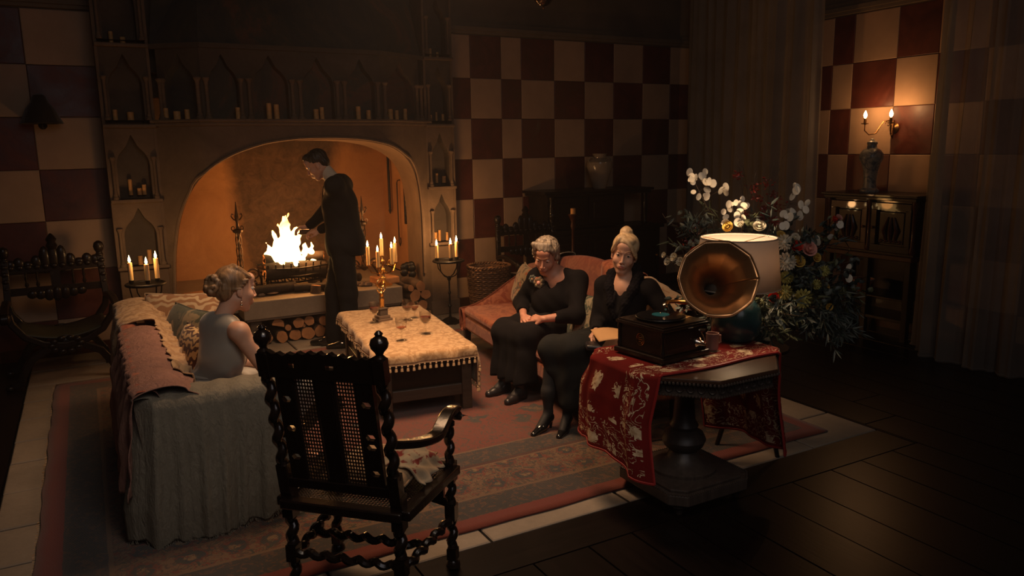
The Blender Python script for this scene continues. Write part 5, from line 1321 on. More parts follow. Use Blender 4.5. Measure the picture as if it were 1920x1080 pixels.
for (lx, ly, H_, rt, lab, g, cs, names) in [
    (3.215, 7.20, .665, .155, 'black wrought-iron candle stand with three lit candles right of the fireplace', 'iron candle stands', [(-.12, .02), (.0, -.06), (.085, -.02)], ['left lit candle on the stand right of the fireplace', 'middle lit candle on the stand right of the fireplace', 'right lit candle on the stand right of the fireplace']),
    (.37, 7.05, .73, .150, 'black wrought-iron candle stand with three lit candles behind the left settee', 'iron candle stands', [(-.105, .03), (.015, -.05), (.095, .03)], ['left lit candle on the stand left of the fireplace', 'middle lit candle on the stand left of the fireplace', 'right lit candle on the stand left of the fireplace'])]:
    t = stand((lx, ly, 0), lab, H_, rt, g)
    for k, ((x, y), n_) in enumerate(zip(cs, names)):
        cup(t, x, y, H_-.004)
        h = (.15, .165, .18)[k] if lx > 1 else (.17, .155, .19)[k]
        candle('candle', lx+x, ly+y, H_+.006, h, .0175 if lx > 1 else .019, True, n_, 'lit candles')
    light('candle_glow', 'POINT', (lx, ly-.03, H_+.27), 11.0 if lx > 1 else 3.6, WARM, .05)
cb = thing('candelabrum', 'five-branched gilt candelabrum with lit candles on the right of the hearth slab', 'candelabrum', (2.555, 7.34, .441))
m = MB(); m.lathe([(.085, 0), (.088, .012), (.06, .022), (.03, .04), (.014, .06)], (0, 0, 0), 20); m.obj('base', M['gilt'], cb)
m = MB(); m.lathe([(.014, .055), (.022, .08), (.012, .10), (.010, .15), (.02, .165), (.010, .18), (.010, .22), (.018, .25), (.008, .27)], (0, 0, 0), 14); m.obj('stem', M['gilt'], cb)
cl = [(-.145, .02, .215, .165), (-.075, -.07, .20, .135), (.0, .02, .30, .150), (.075, -.06, .215, .145), (.135, .0, .225, .175)]
for k, (x, y, z, h) in enumerate(cl):
    m = MB()
    if k == 2: m.tube([(0, 0, .25), (x, y, z)], .007, 6)
    else:
        d = Vector((x, y, 0)); m.tube([(0, 0, .16), tuple(d*.35+Vector((0, 0, .125))), tuple(d*.8+Vector((0, 0, .14))), (x, y, z-.02), (x, y, z)], .007, 6); 
        pts = [tuple(d*(.55+.22*math.cos(q)*(1-q/9))+Vector((0, 0, .225+.04*math.sin(q)*(1-q/9)))) for q in [i*.35 for i in range(16)]]; m.tube(pts, .004, 5)
    m.lathe([(.004, -.012), (.026, -.002), (.028, .004), (.016, .004), (.016, .02)], (x, y, z), 14); m.obj('branch', M['gilt'], cb)
    candle('candle', 2.555+x, 7.34+y, .441+z+.005, h+.02, .0185, True, ['leftmost', 'second', 'tallest central', 'fourth', 'rightmost'][k]+' lit candle on the gilt candelabrum', 'lit candles')
light('candle_glow', 'POINT', (2.55, 7.28, 1.08), 4.5, WARM, .06)
# ------------------------------------------------------------------ flower arrangement on a small table behind the lamp
sd = thing('side_table', 'small dark three-legged table carrying the flower vase behind the octagonal table', 'side table', (3.36, 3.16, 0))
m = MB(); m.lathe([(.19, .60), (.20, .61), (.195, .625), (.001, .626)], (0, 0, 0), 32); m.obj('table_top', M['oakx'], sd)
for k in range(3):
    a = R(-88+120*k); m = MB(); m.tube([(.05*math.cos(a), .05*math.sin(a), .60), (.12*math.cos(a), .12*math.sin(a), .3), (.205*math.cos(a), .205*math.sin(a), .0)], [.02, .016, .013], 8); m.obj('leg', M['oak'], sd)
m = MB(); m.lathe([(.012, .28), (.05, .29), (.055, .30), (.012, .31)], (0, 0, 0), 16); m.obj('stretcher_ring', M['oak'], sd)
fa = thing('flower_arrangement', 'huge loose arrangement of autumn flowers and silvery honesty in a dark vase behind the lamp', 'flowers', (3.36, 3.16, .627))
V0 = Vector((3.36, 3.16, .627)); mouthp = V0+Vector((0, 0, .20))
m = MB(); m.lathe([(.07, 0), (.085, .01), (.11, .08), (.105, .14), (.07, .19), (.08, .215), (.075, .215), (.06, .19)], (0, 0, 0), 28, cap=False); m.obj('vase', M['teal'], fa)
M['leafdk'] = plain('dark_eucalyptus_leaf', (.030, .044, .036), .55, .4, 8, 0); M['leafmd'] = plain('olive_leaf', (.075, .082, .036), .6, .4, 8, 0); M['leafgy'] = plain('grey_leaf', (.10, .115, .095), .6, .3, 8, 0)
M['stemb'] = plain('brown_stem', (.06, .035, .018), .7, .3, 8, 0); M['lun'] = plain('honesty_disc', (.78, .70, .55), .55, .12, 12, 0, Subsurface_Weight=.2, Subsurface_Radius=(.01, .01, .01))
M['berry'] = plain('red_berries', (.20, .018, .010), .4, .3, 10, 0); M['petal_w'] = plain('white_petal', (.62, .56, .42), .6, .12, 10, 0); M['petal_y'] = plain('yellow_petal', (.55, .36, .07), .6, .2, 10, 0)
M['petal_r'] = plain('red_petal', (.58, .045, .018), .5, .2, 10, 0); M['petal_p'] = plain('pink_petal', (.68, .34, .27), .55, .12, 10, 0); M['petal_g'] = plain('greenish_yellow_petal', (.40, .36, .10), .6, .25, 10, 0)
rf = random.Random(11)
def curve(a, c, sag=.04, n=9):
    a, c = Vector(a), Vector(c); q = (a+c)/2+Vector((rf.uniform(-sag, sag), rf.uniform(-sag, sag), rf.uniform(0, sag*1.6)))
    return [a*(1-t)**2+q*2*t*(1-t)+c*t*t for t in [i/(n-1) for i in range(n)]]
def leaf(m, p, d, L, w, nrm=None):
    d = Vector(d).normalized(); s = d.cross(Vector((rf.uniform(-1, 1), rf.uniform(-1, 1), rf.uniform(-.3, 1)))).normalized(); u = d.cross(s); p = Vector(p); b = L*rf.uniform(-.15, .15)
    vs = [p, p+d*L*.3+s*w, p+d*L*.3-s*w, p+d*L*.68+s*w*.8+u*b*.5, p+d*L*.68-s*w*.8+u*b*.5, p+d*L+u*b, p+d*L*.32+u*w*.35, p+d*L*.68+u*(w*.35+b*.5)]
    m.add(vs, [(0, 1, 6), (0, 6, 2), (1, 3, 7, 6), (2, 6, 7, 4), (3, 5, 7), (4, 7, 5)])
ml = {k: MB() for k in ('leafdk', 'leafmd', 'leafgy')}; mst = MB()
CT = Vector((3.30, 3.05, 1.02))
def rdir(): 
    while True:
        v = Vector((rf.uniform(-1, 1), rf.uniform(-1, 1), rf.uniform(-1, 1)))
        if .1 < v.length < 1: return v.normalized()
for k in range(285):
    d = rdir(); rad = rf.uniform(.28, .54); tip = CT+Vector((d.x*rad*1.0, d.y*rad*.85, d.z*rad*(.86 if d.z > 0 else .60)))
    if k >= 250: tip = Vector((3.03+rf.uniform(-.10, .12), 3.33+rf.uniform(-.08, .08), 1.25+rf.uniform(-.18, .18)))
    if tip.x < 3.06 and tip.z < .98 and tip.y < 3.2: continue
    if tip.z < .74 or (tip-Vector((2.975, 2.935, 1.18))).length < .25: continue
    c = curve(mouthp if tip.z > .9 else mouthp+Vector((0, 0, .03)), tip, .10, 10); mst.tube(c, .0018, 4)
    kind = rf.choice(['leafdk', 'leafdk', 'leafmd', 'leafgy']); mm = ml[kind]; t = (c[-1]-c[-2]).normalized(); long_ = rf.random() < .5
    for i in range(3, 10):
        for s in range(3 if not long_ else 4):
            dd = (t*.6+rdir()*.9+Vector((0, 0, -.25))).normalized(); leaf(mm, c[i]+(c[i]-c[i-1])*rf.random(), dd, rf.uniform(.04, .085) if long_ else rf.uniform(.03, .055), rf.uniform(.004, .008) if long_ else rf.uniform(.010, .018))
# trailing willow-like strands that hang on the near side
for k in range(46):
    a0 = CT+Vector((rf.uniform(-.05, .36), rf.uniform(-.40, -.05), rf.uniform(-.25, .05))); 
    if a0.x < 3.12 and a0.y < 3.1: a0.x += .14
    e = a0+Vector((rf.uniform(-.08, .12), rf.uniform(-.10, .02), rf.uniform(-.24, -.10))); e.z = max(e.z, .66 if e.x < 3.35 else .78); c = curve(a0, e, .04, 8); mst.tube(c, .0014, 4)
    for i in range(1, 8):
        for s in range(4): leaf(ml[rf.choice(['leafdk', 'leafdk', 'leafgy'])], c[i], ((c[i]-c[i-1]).normalized()*.9+rdir()*.55), rf.uniform(.045, .08), rf.uniform(.003, .006))
for k_, mm in ml.items(): mm.obj({'leafdk': 'dark_foliage', 'leafmd': 'olive_foliage', 'leafgy': 'grey_foliage'}[k_], M[k_], fa, world=True, smooth=False)['kind'] = 'stuff'
LUN = [(3.042,3.399,1.641),(3.038,3.371,1.609),(3.069,3.378,1.611),(3.08,3.339,1.62),(3.091,3.315,1.588),(3.098,3.348,1.598),(3.125,3.294,1.578),(3.106,3.32,1.542),(3.16,3.266,1.538),(3.171,3.241,1.557),(3.045,3.322,1.505),(3.069,3.287,1.508),(3.159,3.182,1.465),(3.168,3.156,1.475),(3.217,3.156,1.493),(3.198,3.125,1.46),(3.191,3.144,1.424),(3.181,3.108,1.388),(3.089,3.149,1.4),(3.148,3.182,1.436),(3.564,3.095,1.556),(3.55,3.074,1.53),(3.544,3.093,1.496),(3.549,3.034,1.451),(3.554,3.003,1.425),(3.53,3.022,1.398),(3.481,3.029,1.412),(3.441,3.061,1.404),(3.397,3.025,1.34),(3.482,3.064,1.419),(3.68,2.871,1.346),(3.609,2.872,1.279),(3.679,2.889,1.321),(3.528,2.891,1.265),(3.598,2.747,1.092),(3.608,2.735,1.063)]
for br in (LUN[0:12], LUN[12:20], LUN[20:30], LUN[30:34], LUN[34:36]):
    tip = Vector(br[0]); c = curve(mouthp, tip, .05, 14); mst.tube(c, .0022, 5)
    for p in br:
        p = Vector(p); q = min(c, key=lambda s: (s-p).length); mst.tube([q, (q+p)/2+Vector((0, 0, .008)), p], .001, 4)
LUN += [tuple(Vector(p)+rdir()*rf.uniform(.025, .045)) for p in LUN if rf.random() < .75]
def disc_me():
    m = MB(); m.lathe([(.001, .0012), (.7, .0010), (1.0, 0), (.7, -.0010), (.001, -.0012)], (0, 0, 0), 14); m.v = [(x*.0165, y*.0205, z) for x, y, z in m.v]; o = m.obj('t', M['lun']); me = o.data; bpy.data.objects.remove(o); return me
DM = disc_me(); loc = lambda p: Vector(p)-V0
for p in LUN:
    s = rf.uniform(.85, 1.35); o = piece('honesty_disc', DM, loc(p), (s, s, s), fa); dirc = (Vector((0, 0, 1.7))-Vector(p)).normalized()+rdir()*.75; o.rotation_euler = dirc.to_track_quat('Z', 'Y').to_euler()
# blooms
def rose_me(mat, n_=3):
    m = MB()
    for ring in range(n_):
        k = 4+ring*2
        for i in range(k):
            a = 2*PI*i/k+ring*.5; rr = .25+.28*ring
            def fn(u, v, a=a, rr=rr, ring=ring):
                w = (u-.5)*1.5/(1+ring*.25); q = a+w; R_ = rr*(1+.25*v*v)*(.25+.75*math.sin(min(1, v*1.1)*PI/2)); z = -.5+v*(1.15-.22*ring)+.08*math.cos((u-.5)*PI); return (R_*math.cos(q), R_*math.sin(q), z)
            m.grid(fn, 4, 4)
    m.ball((0, 0, -.1), (.3, .3, .45), 8, 6); o = m.obj('t', mat, angle=180); me = o.data; bpy.data.objects.remove(o); return me
def pom_me(mat, n=70):
    m = MB()
    for i in range(n):
        z = 1-2*(i+.5)/n; r_ = math.sqrt(1-z*z); a = i*2.39996; d = Vector((r_*math.cos(a), r_*math.sin(a), z))
        if z < -.4: continue
        s = d.orthogonal().normalized(); w = .13; m.add([d*.35-s*w*.4, d*.35+s*w*.4, d*.9+s*w, d*1.1, d*.9-s*w], [(0, 1, 2, 3, 4)])
    m.ball((0, 0, 0), .55, 8, 6); o = m.obj('t', mat, smooth=False); me = o.data; bpy.data.objects.remove(o); return me
RM = {k: rose_me(M[k]) for k in ('petal_r', 'petal_p', 'petal_y', 'petal_w')}; PM = {k: pom_me(M[k]) for k in ('petal_w', 'petal_y', 'petal_g', 'berry')}
BL = [('rose', 'petal_r', (3.295, 2.831, 1.253), .026), ('rose', 'petal_p', (3.349, 2.798, 1.238), .034), ('pompon_flower', 'petal_w', (3.238, 2.867, 1.274), .036), ('pompon_flower', 'petal_w', (3.198, 2.811, 1.181), .040), ('rose', 'petal_y', (3.279, 2.801, 1.178), .028), ('rose', 'petal_y', (3.381, 2.771, 1.193), .020),
      ('pompon_flower', 'petal_g', (3.137, 2.756, 1.033), .032), ('pompon_flower', 'petal_g', (3.216, 2.705, .999), .040), ('pompon_flower', 'petal_g', (3.192, 2.798, 1.101), .028), ('rose', 'petal_r', (3.05, 2.75, 1.018), .022), ('pompon_flower', 'petal_g', (3.095, 2.79, 1.043), .026), ('rose', 'petal_w', (3.208, 3.015, 1.35), .028), ('rose', 'petal_y', (3.057, 3.098, 1.352), .024), ('rose', 'petal_r', (2.895, 3.182, 1.221), .020),
      ('white_floret', 'petal_w', (2.815, 3.306, 1.156), .018), ('white_floret', 'petal_w', (2.849, 3.293, 1.179), .020), ('white_floret', 'petal_w', (2.878, 3.272, 1.155), .020), ('white_floret', 'petal_w', (2.801, 3.322, 1.192), .013), ('pompon_flower', 'berry', (3.318, 3.078, 1.382), .030), ('pompon_flower', 'berry', (3.355, 3.054, 1.367), .028), ('rose', 'petal_r', (3.657, 2.889, 1.37), .018), ('rose', 'petal_p', (3.679, 2.879, 1.382), .016),
      ('rose', 'petal_y', (3.30, 2.95, 1.30), .022), ('rose', 'petal_w', (3.36, 2.90, 1.29), .020), ('pompon_flower', 'petal_g', (3.42, 2.75, 1.12), .024), ('rose', 'petal_y', (3.48, 2.78, 1.02), .018), ('pompon_flower', 'petal_g', (3.33, 2.72, 1.06), .022), ('rose', 'petal_w', (3.15, 3.10, 1.36), .018), ('rose', 'petal_w', (3.44, 2.95, 1.27), .018), ('rose', 'petal_y', (3.39, 2.68, .94), .016)]
for n_, mt, p, s in BL:
    me = (RM if n_ in ('rose', 'white_floret') else PM)[mt]; s *= 1.25; o = piece(n_, me, loc(p), (s, s, s), fa); d = (Vector(p)-CT).normalized()*.7+(Vector((0, 0, 1.7))-Vector(p)).normalized()*.7+rdir()*.2; o.rotation_euler = d.to_track_quat('Z', 'Y').to_euler()
    mst.tube(curve(mouthp, Vector(p)-d.normalized()*s*.5, .05, 9), .0022, 5)
mst.obj('stems', M['stemb'], fa, world=True)['kind'] = 'stuff'
mb_ = MB()
for p in [(3.405,3.226,1.49),(3.441,3.197,1.444),(3.342,3.242,1.4),(3.488,3.183,1.504),(3.509,3.159,1.443),(3.423,3.197,1.398),(3.076,3.37,1.314),(3.113,3.343,1.282),(3.032,3.388,1.284),(3.332,3.31,1.62),(3.46,3.213,1.571),(3.403,3.25,1.55),(3.0,3.35,1.25)]:
    for i in range(22): leaf(mb_, Vector(p)+rdir()*rf.uniform(0, .05), rdir(), rf.uniform(.018, .03), rf.uniform(.004, .008))
mb_.obj('red_autumn_sprays', M['berry'], fa, world=True, smooth=False)['kind'] = 'stuff'
mt_ = MB()
for p in [(3.332,3.31,1.699),(3.495,3.21,1.647),(3.46,3.213,1.571),(3.403,3.25,1.597),(2.932,3.46,1.368),(2.991,3.41,1.285),(3.52, 3.16, 1.71),(3.36, 3.30, 1.66)]:
    c = curve(mouthp+Vector((0, 0, .2)), p, .06, 10); mt_.tube(c, .0014, 4)
    for i in range(5, 10):
        for s in range(2): mt_.tube([c[i], c[i]+(rdir()*.7+(c[i]-c[i-1]).normalized()).normalized()*rf.uniform(.02, .06)], .0009, 3)
mt_.obj('bare_twigs', M['stemb'], fa, world=True)['kind'] = 'stuff'
m = MB()
for k in range(9): m.ball((2.80+rnd(-.28, .16), 2.66+rnd(-.12, .10), .004), (rnd(.004, .014), rnd(.004, .012), .003), 6, 4)
for i, (x, y, s) in enumerate([(2.80, 2.60, .020), (2.87, 2.585, .018), (2.62, 2.50, .010), (2.16, 2.62, .010), (1.60, 2.45, .010), (3.05, 2.42, .012), (3.70, 2.55, .010)]):
    m = MB(); m.ball((0, 0, 0), (s, s*.5, .0035), 8, 4, fn=lambda d: 1+.2*math.sin(5*d.x)); o = m.obj('fallen_petal', M['petal_p'] if i < 2 else M['petal_w'], loc=(x, y, .0035)); o.rotation_euler = (0, 0, rnd(0, 3))
    tag(o, ['larger fallen pink petal on the floorboards right of the octagonal table base', 'second fallen pink petal just right of the larger one', 'small pale petal in front of the octagonal table foot', 'pale petal at the left of the octagonal table foot', 'tiny petal on the boards left of the table, near the stone border', 'small petal on the floorboards right of the table', 'petal lying alone on the dark boards at the right'][i], 'petal', 'fallen petals on the floorboards')
# lamp cable lying under the table
m = MB(); m.tube([(2.99, 3.33, .50), (3.0, 3.35, .2), (2.95, 3.30, .02), (2.80, 3.26, .014), (2.72, 3.42, .03), (2.86, 3.5, .016), (3.1, 3.45, .016), (3.35, 3.6, .016)], .004, 6); tag(m.obj('lamp_cable', M['iron'], loc=(2.9, 3.3, 0)), 'dark electric cable looping onto the rug behind the octagonal table', 'cable')
m = MB()
m.box((0, 0, 0), (.035, .05, .02)); tag(m.obj('switch_box', M['iron'], bevel=.005, smooth=False, loc=(2.78, 3.50, .022)), 'small black inline switch lying on the rug behind the octagonal table', 'switch')

# ------------------------------------------------------------------ carved X-frame chairs
M['leather'] = plain('dark_green_leather', (.028, .030, .020), .5, .3, 4, .3, 30)
def throne(loc, rz, label):
    t = thing('carved_x_chair', label, 'chair', loc, rz, 'dark carved X-frame chairs by the wall')
    for y in (-.26, .24):
        m = MB(); pts = [(-.36, y, .60), (-.345, y, .52), (-.27, y, .41), (-.15, y, .34), (0, y, .315), (.15, y, .34), (.27, y, .41), (.345, y, .52), (.36, y, .60)]; m.sweep_rect(pts, .05, [.05, .052, .06, .065, .075, .065, .06, .052, .05], (0, 1, 0)); m.obj('upper_arc', M['oak'], t, bevel=.010)
        for s in (-1, 1):
            m = MB(); m.sweep_rect([(0, y, .315), (s*.12, y, .30), (s*.24, y, .23), (s*.31, y, .12), (s*.335, y, .05), (s*.40, y, .03)], .055, [.07, .06, .055, .05, .045, .04], (0, 1, 0)); 
            for q in (-1, 0, 1): m.ball((s*.41, y+q*.022, .022), (.032, .014, .022), 8, 6)
            m.obj('leg', M['oak'], t, bevel=.008)
        m = MB(); m.lathe([(.01, -.02), (.07, -.012), (.075, 0), (.05, .014), (.03, .02)], (0, y, .32), 18, axis=(0, -1, 0))
        for q in range(10): a = q*PI/5; m.ball((.10*math.cos(a), y-.03, .32+.055*math.sin(a)), (.03, .018, .02), 8, 6)
        m.obj('carved_boss', M['oak'], t)
    for s in (-1, 1):
        m = MB(); m.sweep_rect([(s*.36, .26, .60), (s*.37, .1, .63), (s*.38, -.10, .62), (s*.385, -.28, .585)], .055, .045); m.lathe([(.01, -.04), (.045, -.03), (.045, .03), (.01, .04)], (s*.385, -.30, .575), 14, axis=(1, 0, 0)); m.obj('arm', M['oak'], t, bevel=.010)
        m = MB(); m.sweep_rect([(s*.36, .25, .58), (s*.352, .27, .75), (s*.345, .29, .95)], .05, .045, (0, 1, 0)); m.lathe([(.024, -.02), (.034, 0), (.022, .015), (.036, .04), (.042, .07), (.034, .10), (.012, .115)], (s*.345, .29, .95), 14)
        for q in range(5): m.ball((s*.355, .255, .66+.06*q), (.028, .016, .02), 8, 6)
        m.obj('back_post', M['oak'], t, bevel=.006)
    m = MB(); m.bx(-.34, .34, .275, .305, .84, .89)
    for q in range(11):
        x = -.31+.062*q; h = .045+.10*math.exp(-(x/.09)**2)+.015*math.sin(q*2.2); m.ball((x, .288, .89+h*.4), (.042, .020, h), 10, 7); m.ball((x, .272, .885), (.026, .014, .022), 8, 6)
    m.lathe([(.03, 0), (.045, .03), (.03, .06), (.042, .085), (.02, .12), (.004, .135)], (0, .288, 1.02), 12); m.obj('carved_crest', M['oak'], t)
    m = MB(); m.bx(-.34, .34, .265, .295, .655, .715)
    for q in range(7): x = -.18+.06*q; m.ball((x, .27, .655-.01*math.cos(x*9)), (.04, .016, .035+.03*math.exp(-(x/.1)**2)), 8, 6)
    m.obj('carved_lower_rail', M['oak'], t)
    for x in (-.21, -.13, .13, .21): m = MB(); m.lathe([(.008, 0), (.016, .02), (.007, .05), (.013, .075), (.007, .10), (.012, .125)], (x, .283, .715), 8); m.obj('spindle', M['oak'], t)
    m = MB(); m.sweep_rect([(0, .28, .70), (0, .287, .86)], .07, .02, (0, 1, 0)); m.obj('centre_splat', M['oak'], t)
    m = MB(); m.grid(lambda u, v: ((u-.5)*.62, -.28+.55*v, .435-.07*math.sin(u*PI)+.01), 20, 6); m.obj('leather_seat', M['leather'], t, solid=.012)
    return t
throne((-.27, 7.18, 0), 4, 'dark carved X-frame armchair against the checkered wall at the far left'); throne((4.27, 7.16, 0), -2, 'dark carved X-frame armchair behind the far end of the camel-back sofa')

# ------------------------------------------------------------------ cabinets along the walls
c1 = thing('dark_cabinet', 'long dark cabinet against the back wall with a pale vase on top', 'cabinet', (5.30, 7.66, 0))
m = MB(); m.bx(-.80, .76, -.27, .24, 1.265, 1.295); m.bx(-.77, .73, -.25, .23, 1.23, 1.265); m.obj('cornice', M['oak'], c1, smooth=False, bevel=.006)
m = MB(); m.bx(-.72, .36, -.20, .22, .86, 1.23); m.obj('upper_body', M['oakx'], c1, smooth=False)
for x in (-.68, .66): m = MB(); m.lathe([(.02, .84), (.032, .87), (.020, .90), (.03, 1.0), (.034, 1.08), (.02, 1.17), (.03, 1.2), (.03, 1.23)], (x, -.22, 0), 12); m.obj('cup_column', M['oak'], c1)
for x0, x1 in ((-.66, -.18), (-.16, .32)):
    m = MB(); m.bx(x0, x1, -.222, -.20, .89, 1.21); d = m.obj('door', M['oak'], c1, smooth=False, bevel=.004)
    m = MB(); m.bx(x0+.06, x1-.06, -.232, -.222, .95, 1.15); m.obj('raised_panel', M['oakx'], d, smooth=False, bevel=.008)
m = MB(); m.bx(-.80, .92, -.28, .24, .80, .84); m.obj('worktop', M['oak'], c1, smooth=False, bevel=.005)
m = MB(); m.bx(-.76, .88, -.24, .23, .10, .80); m.obj('lower_body', M['oakx'], c1, smooth=False)
for k in range(3):
    x0 = -.74+.535*k; m = MB(); m.bx(x0+.02, x0+.515, -.262, -.24, .14, .77); d = m.obj('door', M['oak'], c1, smooth=False, bevel=.004); m = MB(); m.bx(x0+.09, x0+.445, -.272, -.262, .22, .69); m.obj('raised_panel', M['oakx'], d, smooth=False, bevel=.008); m = MB(); m.lathe([(.006, 0), (.016, .012), (.012, .024), (.002, .028)], (x0+.48, -.262, .46), 10, axis=(0, -1, 0)); m.obj('knob', M['brass'], d)
for x in (-.70, .82):
    for y in (-.2, .18): m = MB(); m.lathe([(.03, 0), (.045, .03), (.04, .07), (.025, .10)], (x, y, 0), 12); m.obj('bun_foot', M['oak'], c1)
def vase(loc, prof, mat, label):
    t = thing('vase', label, 'vase', loc); m = MB(); m.lathe(prof, (0, 0, 0), 28, cap=False); m.obj('body', mat, t); 
    r, z = prof[-2]; m = MB(); m.tube([(r*math.cos(a), r*math.sin(a), z) for a in [i*PI/14 for i in range(28)]], .006, 6, closed=True); m.obj('rim', mat, t); return t
M['paleglaze'] = plain('pale_glaze', (.34, .27, .20), .18, .12, 5, 0)
v1 = vase((5.41, 7.62, 1.296), [(.001, 0), (.075, .0), (.08, .01), (.09, .05), (.125, .16), (.155, .26), (.15, .31), (.11, .345), (.075, .36), (.08, .40), (.09, .41), (.075, .40), (.065, .36)], M['paleglaze'], 'pale glazed jar with small loops on the dark cabinet at the back wall')
for s in (-1, 1): m = MB(); m.tube([(s*.145, 0, .30), (s*.165, 0, .34), (s*.13, 0, .37), (s*.085, 0, .36)], .009, 6); m.obj('handle', M['paleglaze'], v1)
# slim dark floor candlestick behind the sofa
t = thing('floor_candlestick', 'tall slim turned wooden candlestick standing in front of the dark cabinet', 'candlestick', (4.70, 7.12, 0)); m = MB(); m.lathe([(.12, 0), (.13, .02), (.09, .05), (.03, .09)], (0, 0, 0), 20); m.obj('foot', M['redoak'], t)
m = MB(); m.lathe([(.03, .08), (.04, .14), (.02, .18), (.018, .5), (.035, .54), (.018, .58), (.016, .88), (.032, .93), (.02, .97), (.045, 1.03), (.055, 1.05), (.055, 1.06)], (0, 0, 0), 16); m.obj('shaft', M['redoak'], t)
m = MB(); m.lathe([(.028, 0), (.028, .06), (.02, .065)], (0, 0, 1.06), 12); m.obj('candle_stub', M['wax_old'], t)

c2 = thing('court_cupboard', 'reddish dark carved cupboard on open legs at the right wall, under the lit sconce', 'cupboard', (6.52, 4.62, 0), -90)
# local x runs towards -Y... local frame: x along the wall, -y faces the room
m = MB(); m.bx(-.50, .50, -.26, .22, 1.30, 1.325); m.bx(-.48, .48, -.24, .21, 1.27, 1.30); m.obj('cornice', M['oak'], c2, smooth=False, bevel=.005)
m = MB(); m.bx(-.44, .44, -.17, .20, .78, 1.27); m.obj('carcass', M['oakx'], c2, smooth=False)
for k, x0 in enumerate((-.42, .02)):
    x1 = x0+.40; m = MB()
    for (a, b_, c_, d_) in ((x0, x1, .80, .865), (x0, x1, 1.185, 1.25), (x0, x0+.06, .865, 1.185), (x1-.06, x1, .865, 1.185)): m.bx(a, b_, -.205, -.17, c_, d_)
    d = m.obj('door', M['redoak'] if k == 0 else M['oak'], c2, smooth=False, bevel=.006, weld=True)  # left door in redder oak: the warm light on it is put into the colour
    m = MB(); m.bx(x0+.075, x1-.075, -.185, -.17, .88, 1.17); m.obj('inset_panel', M['oakx'], d, smooth=False, bevel=.01)
    m = MB()
    for q in range(3): m.tube([(x0+.20+(q-1)*.045, -.188, .91), (x0+.20+(q-1)*.065, -.20, 1.0), (x0+.20+(q-1)*.03, -.19, 1.12)], [.012, .018, .006], 6)
    for q in range(5): m.ball((x0+.11+.045*q, -.19, .905), (.02, .01, .014), 8, 6)
    m.obj('carved_relief', M['redoak'], d)
    m = MB(); m.lathe([(.004, 0), (.013, .01), (.009, .022), (.001, .026)], (x1-.03 if k == 0 else x0+.03, -.205, 1.02), 10, axis=(0, -1, 0)); m.obj('knob', M['brass'], d)
for x in (-.44, 0, .44):
    m = MB(); m.lathe([(.022, .80), (.030, .83), (.018, .87), (.016, 1.18), (.028, 1.22), (.028, 1.27)], (x, -.19, 0), 10); m.obj('half_column', M['redoak'], c2)
m = MB(); m.bx(-.46, .46, -.22, .20, .735, .78); m.obj('moulded_rail', M['redoak'], c2, smooth=False, bevel=.006)
for x in (-.42, .42):
    for y in (-.18, .16): m = MB(); m.box((x, y, .37), (.055, .055, .74)); m.obj('leg', M['oak'], c2, smooth=False, bevel=.004)
m = MB(); m.box((.0, -.18, .37), (.05, .05, .74)); m.obj('leg', M['oak'], c2, smooth=False, bevel=.004)
m = MB(); m.bx(-.43, .43, -.20, .18, .17, .20); m.obj('lower_shelf', M['oakx'], c2, smooth=False, bevel=.004)
m = MB(); m.bx(-.42, .42, .165, .18, .20, .735); m.obj('back_board', M['oakx'], c2, smooth=False)
m = MB(); m.bx(-.42, .42, -.20, .18, .37, .39); m.obj('middle_shelf', M['oakx'], c2, smooth=False, bevel=.004)
t = thing('bowl', 'terracotta-coloured bowl with pale rim on the open shelf of the right-hand cupboard', 'bowl', (6.42, 4.73, .391)); M['terra'] = plain('terracotta', (.30, .11, .05), .6, .2); m = MB(); m.lathe([(.001, 0), (.05, 0), (.055, .012), (.085, .05), (.115, .115), (.108, .115), (.08, .055), (.001, .02)], (0, 0, 0), 26, cap=False); m.obj('bowl_body', M['terra'], t)
m = MB(); m.tube([(.113*math.cos(a), .113*math.sin(a), .115) for a in [i*PI/14 for i in range(28)]], .006, 6, closed=True); m.obj('rim', M['paleglaze'], t)
M['bluewhite'] = pattern('painted_pottery', (.30, .29, .24), (.10, .12, .14), 14, .52, 2, .35, soft=.05)
v2 = vase((6.50, 4.77, 1.326), [(.001, 0), (.085, 0), (.085, .02), (.06, .04), (.055, .10), (.065, .20), (.085, .27), (.105, .31), (.105, .35), (.08, .39), (.045, .41), (.04, .44), (.05, .455), (.04, .455), (.03, .42)], M['bluewhite'], 'tall blue-grey painted pottery jar on the right-hand cupboard')
m = MB(); m.lathe([(.042, .455), (.045, .465), (.02, .48), (.018, .49), (.001, .50)], (0, 0, 0), 16); m.obj('lid', M['bluewhite'], v2)

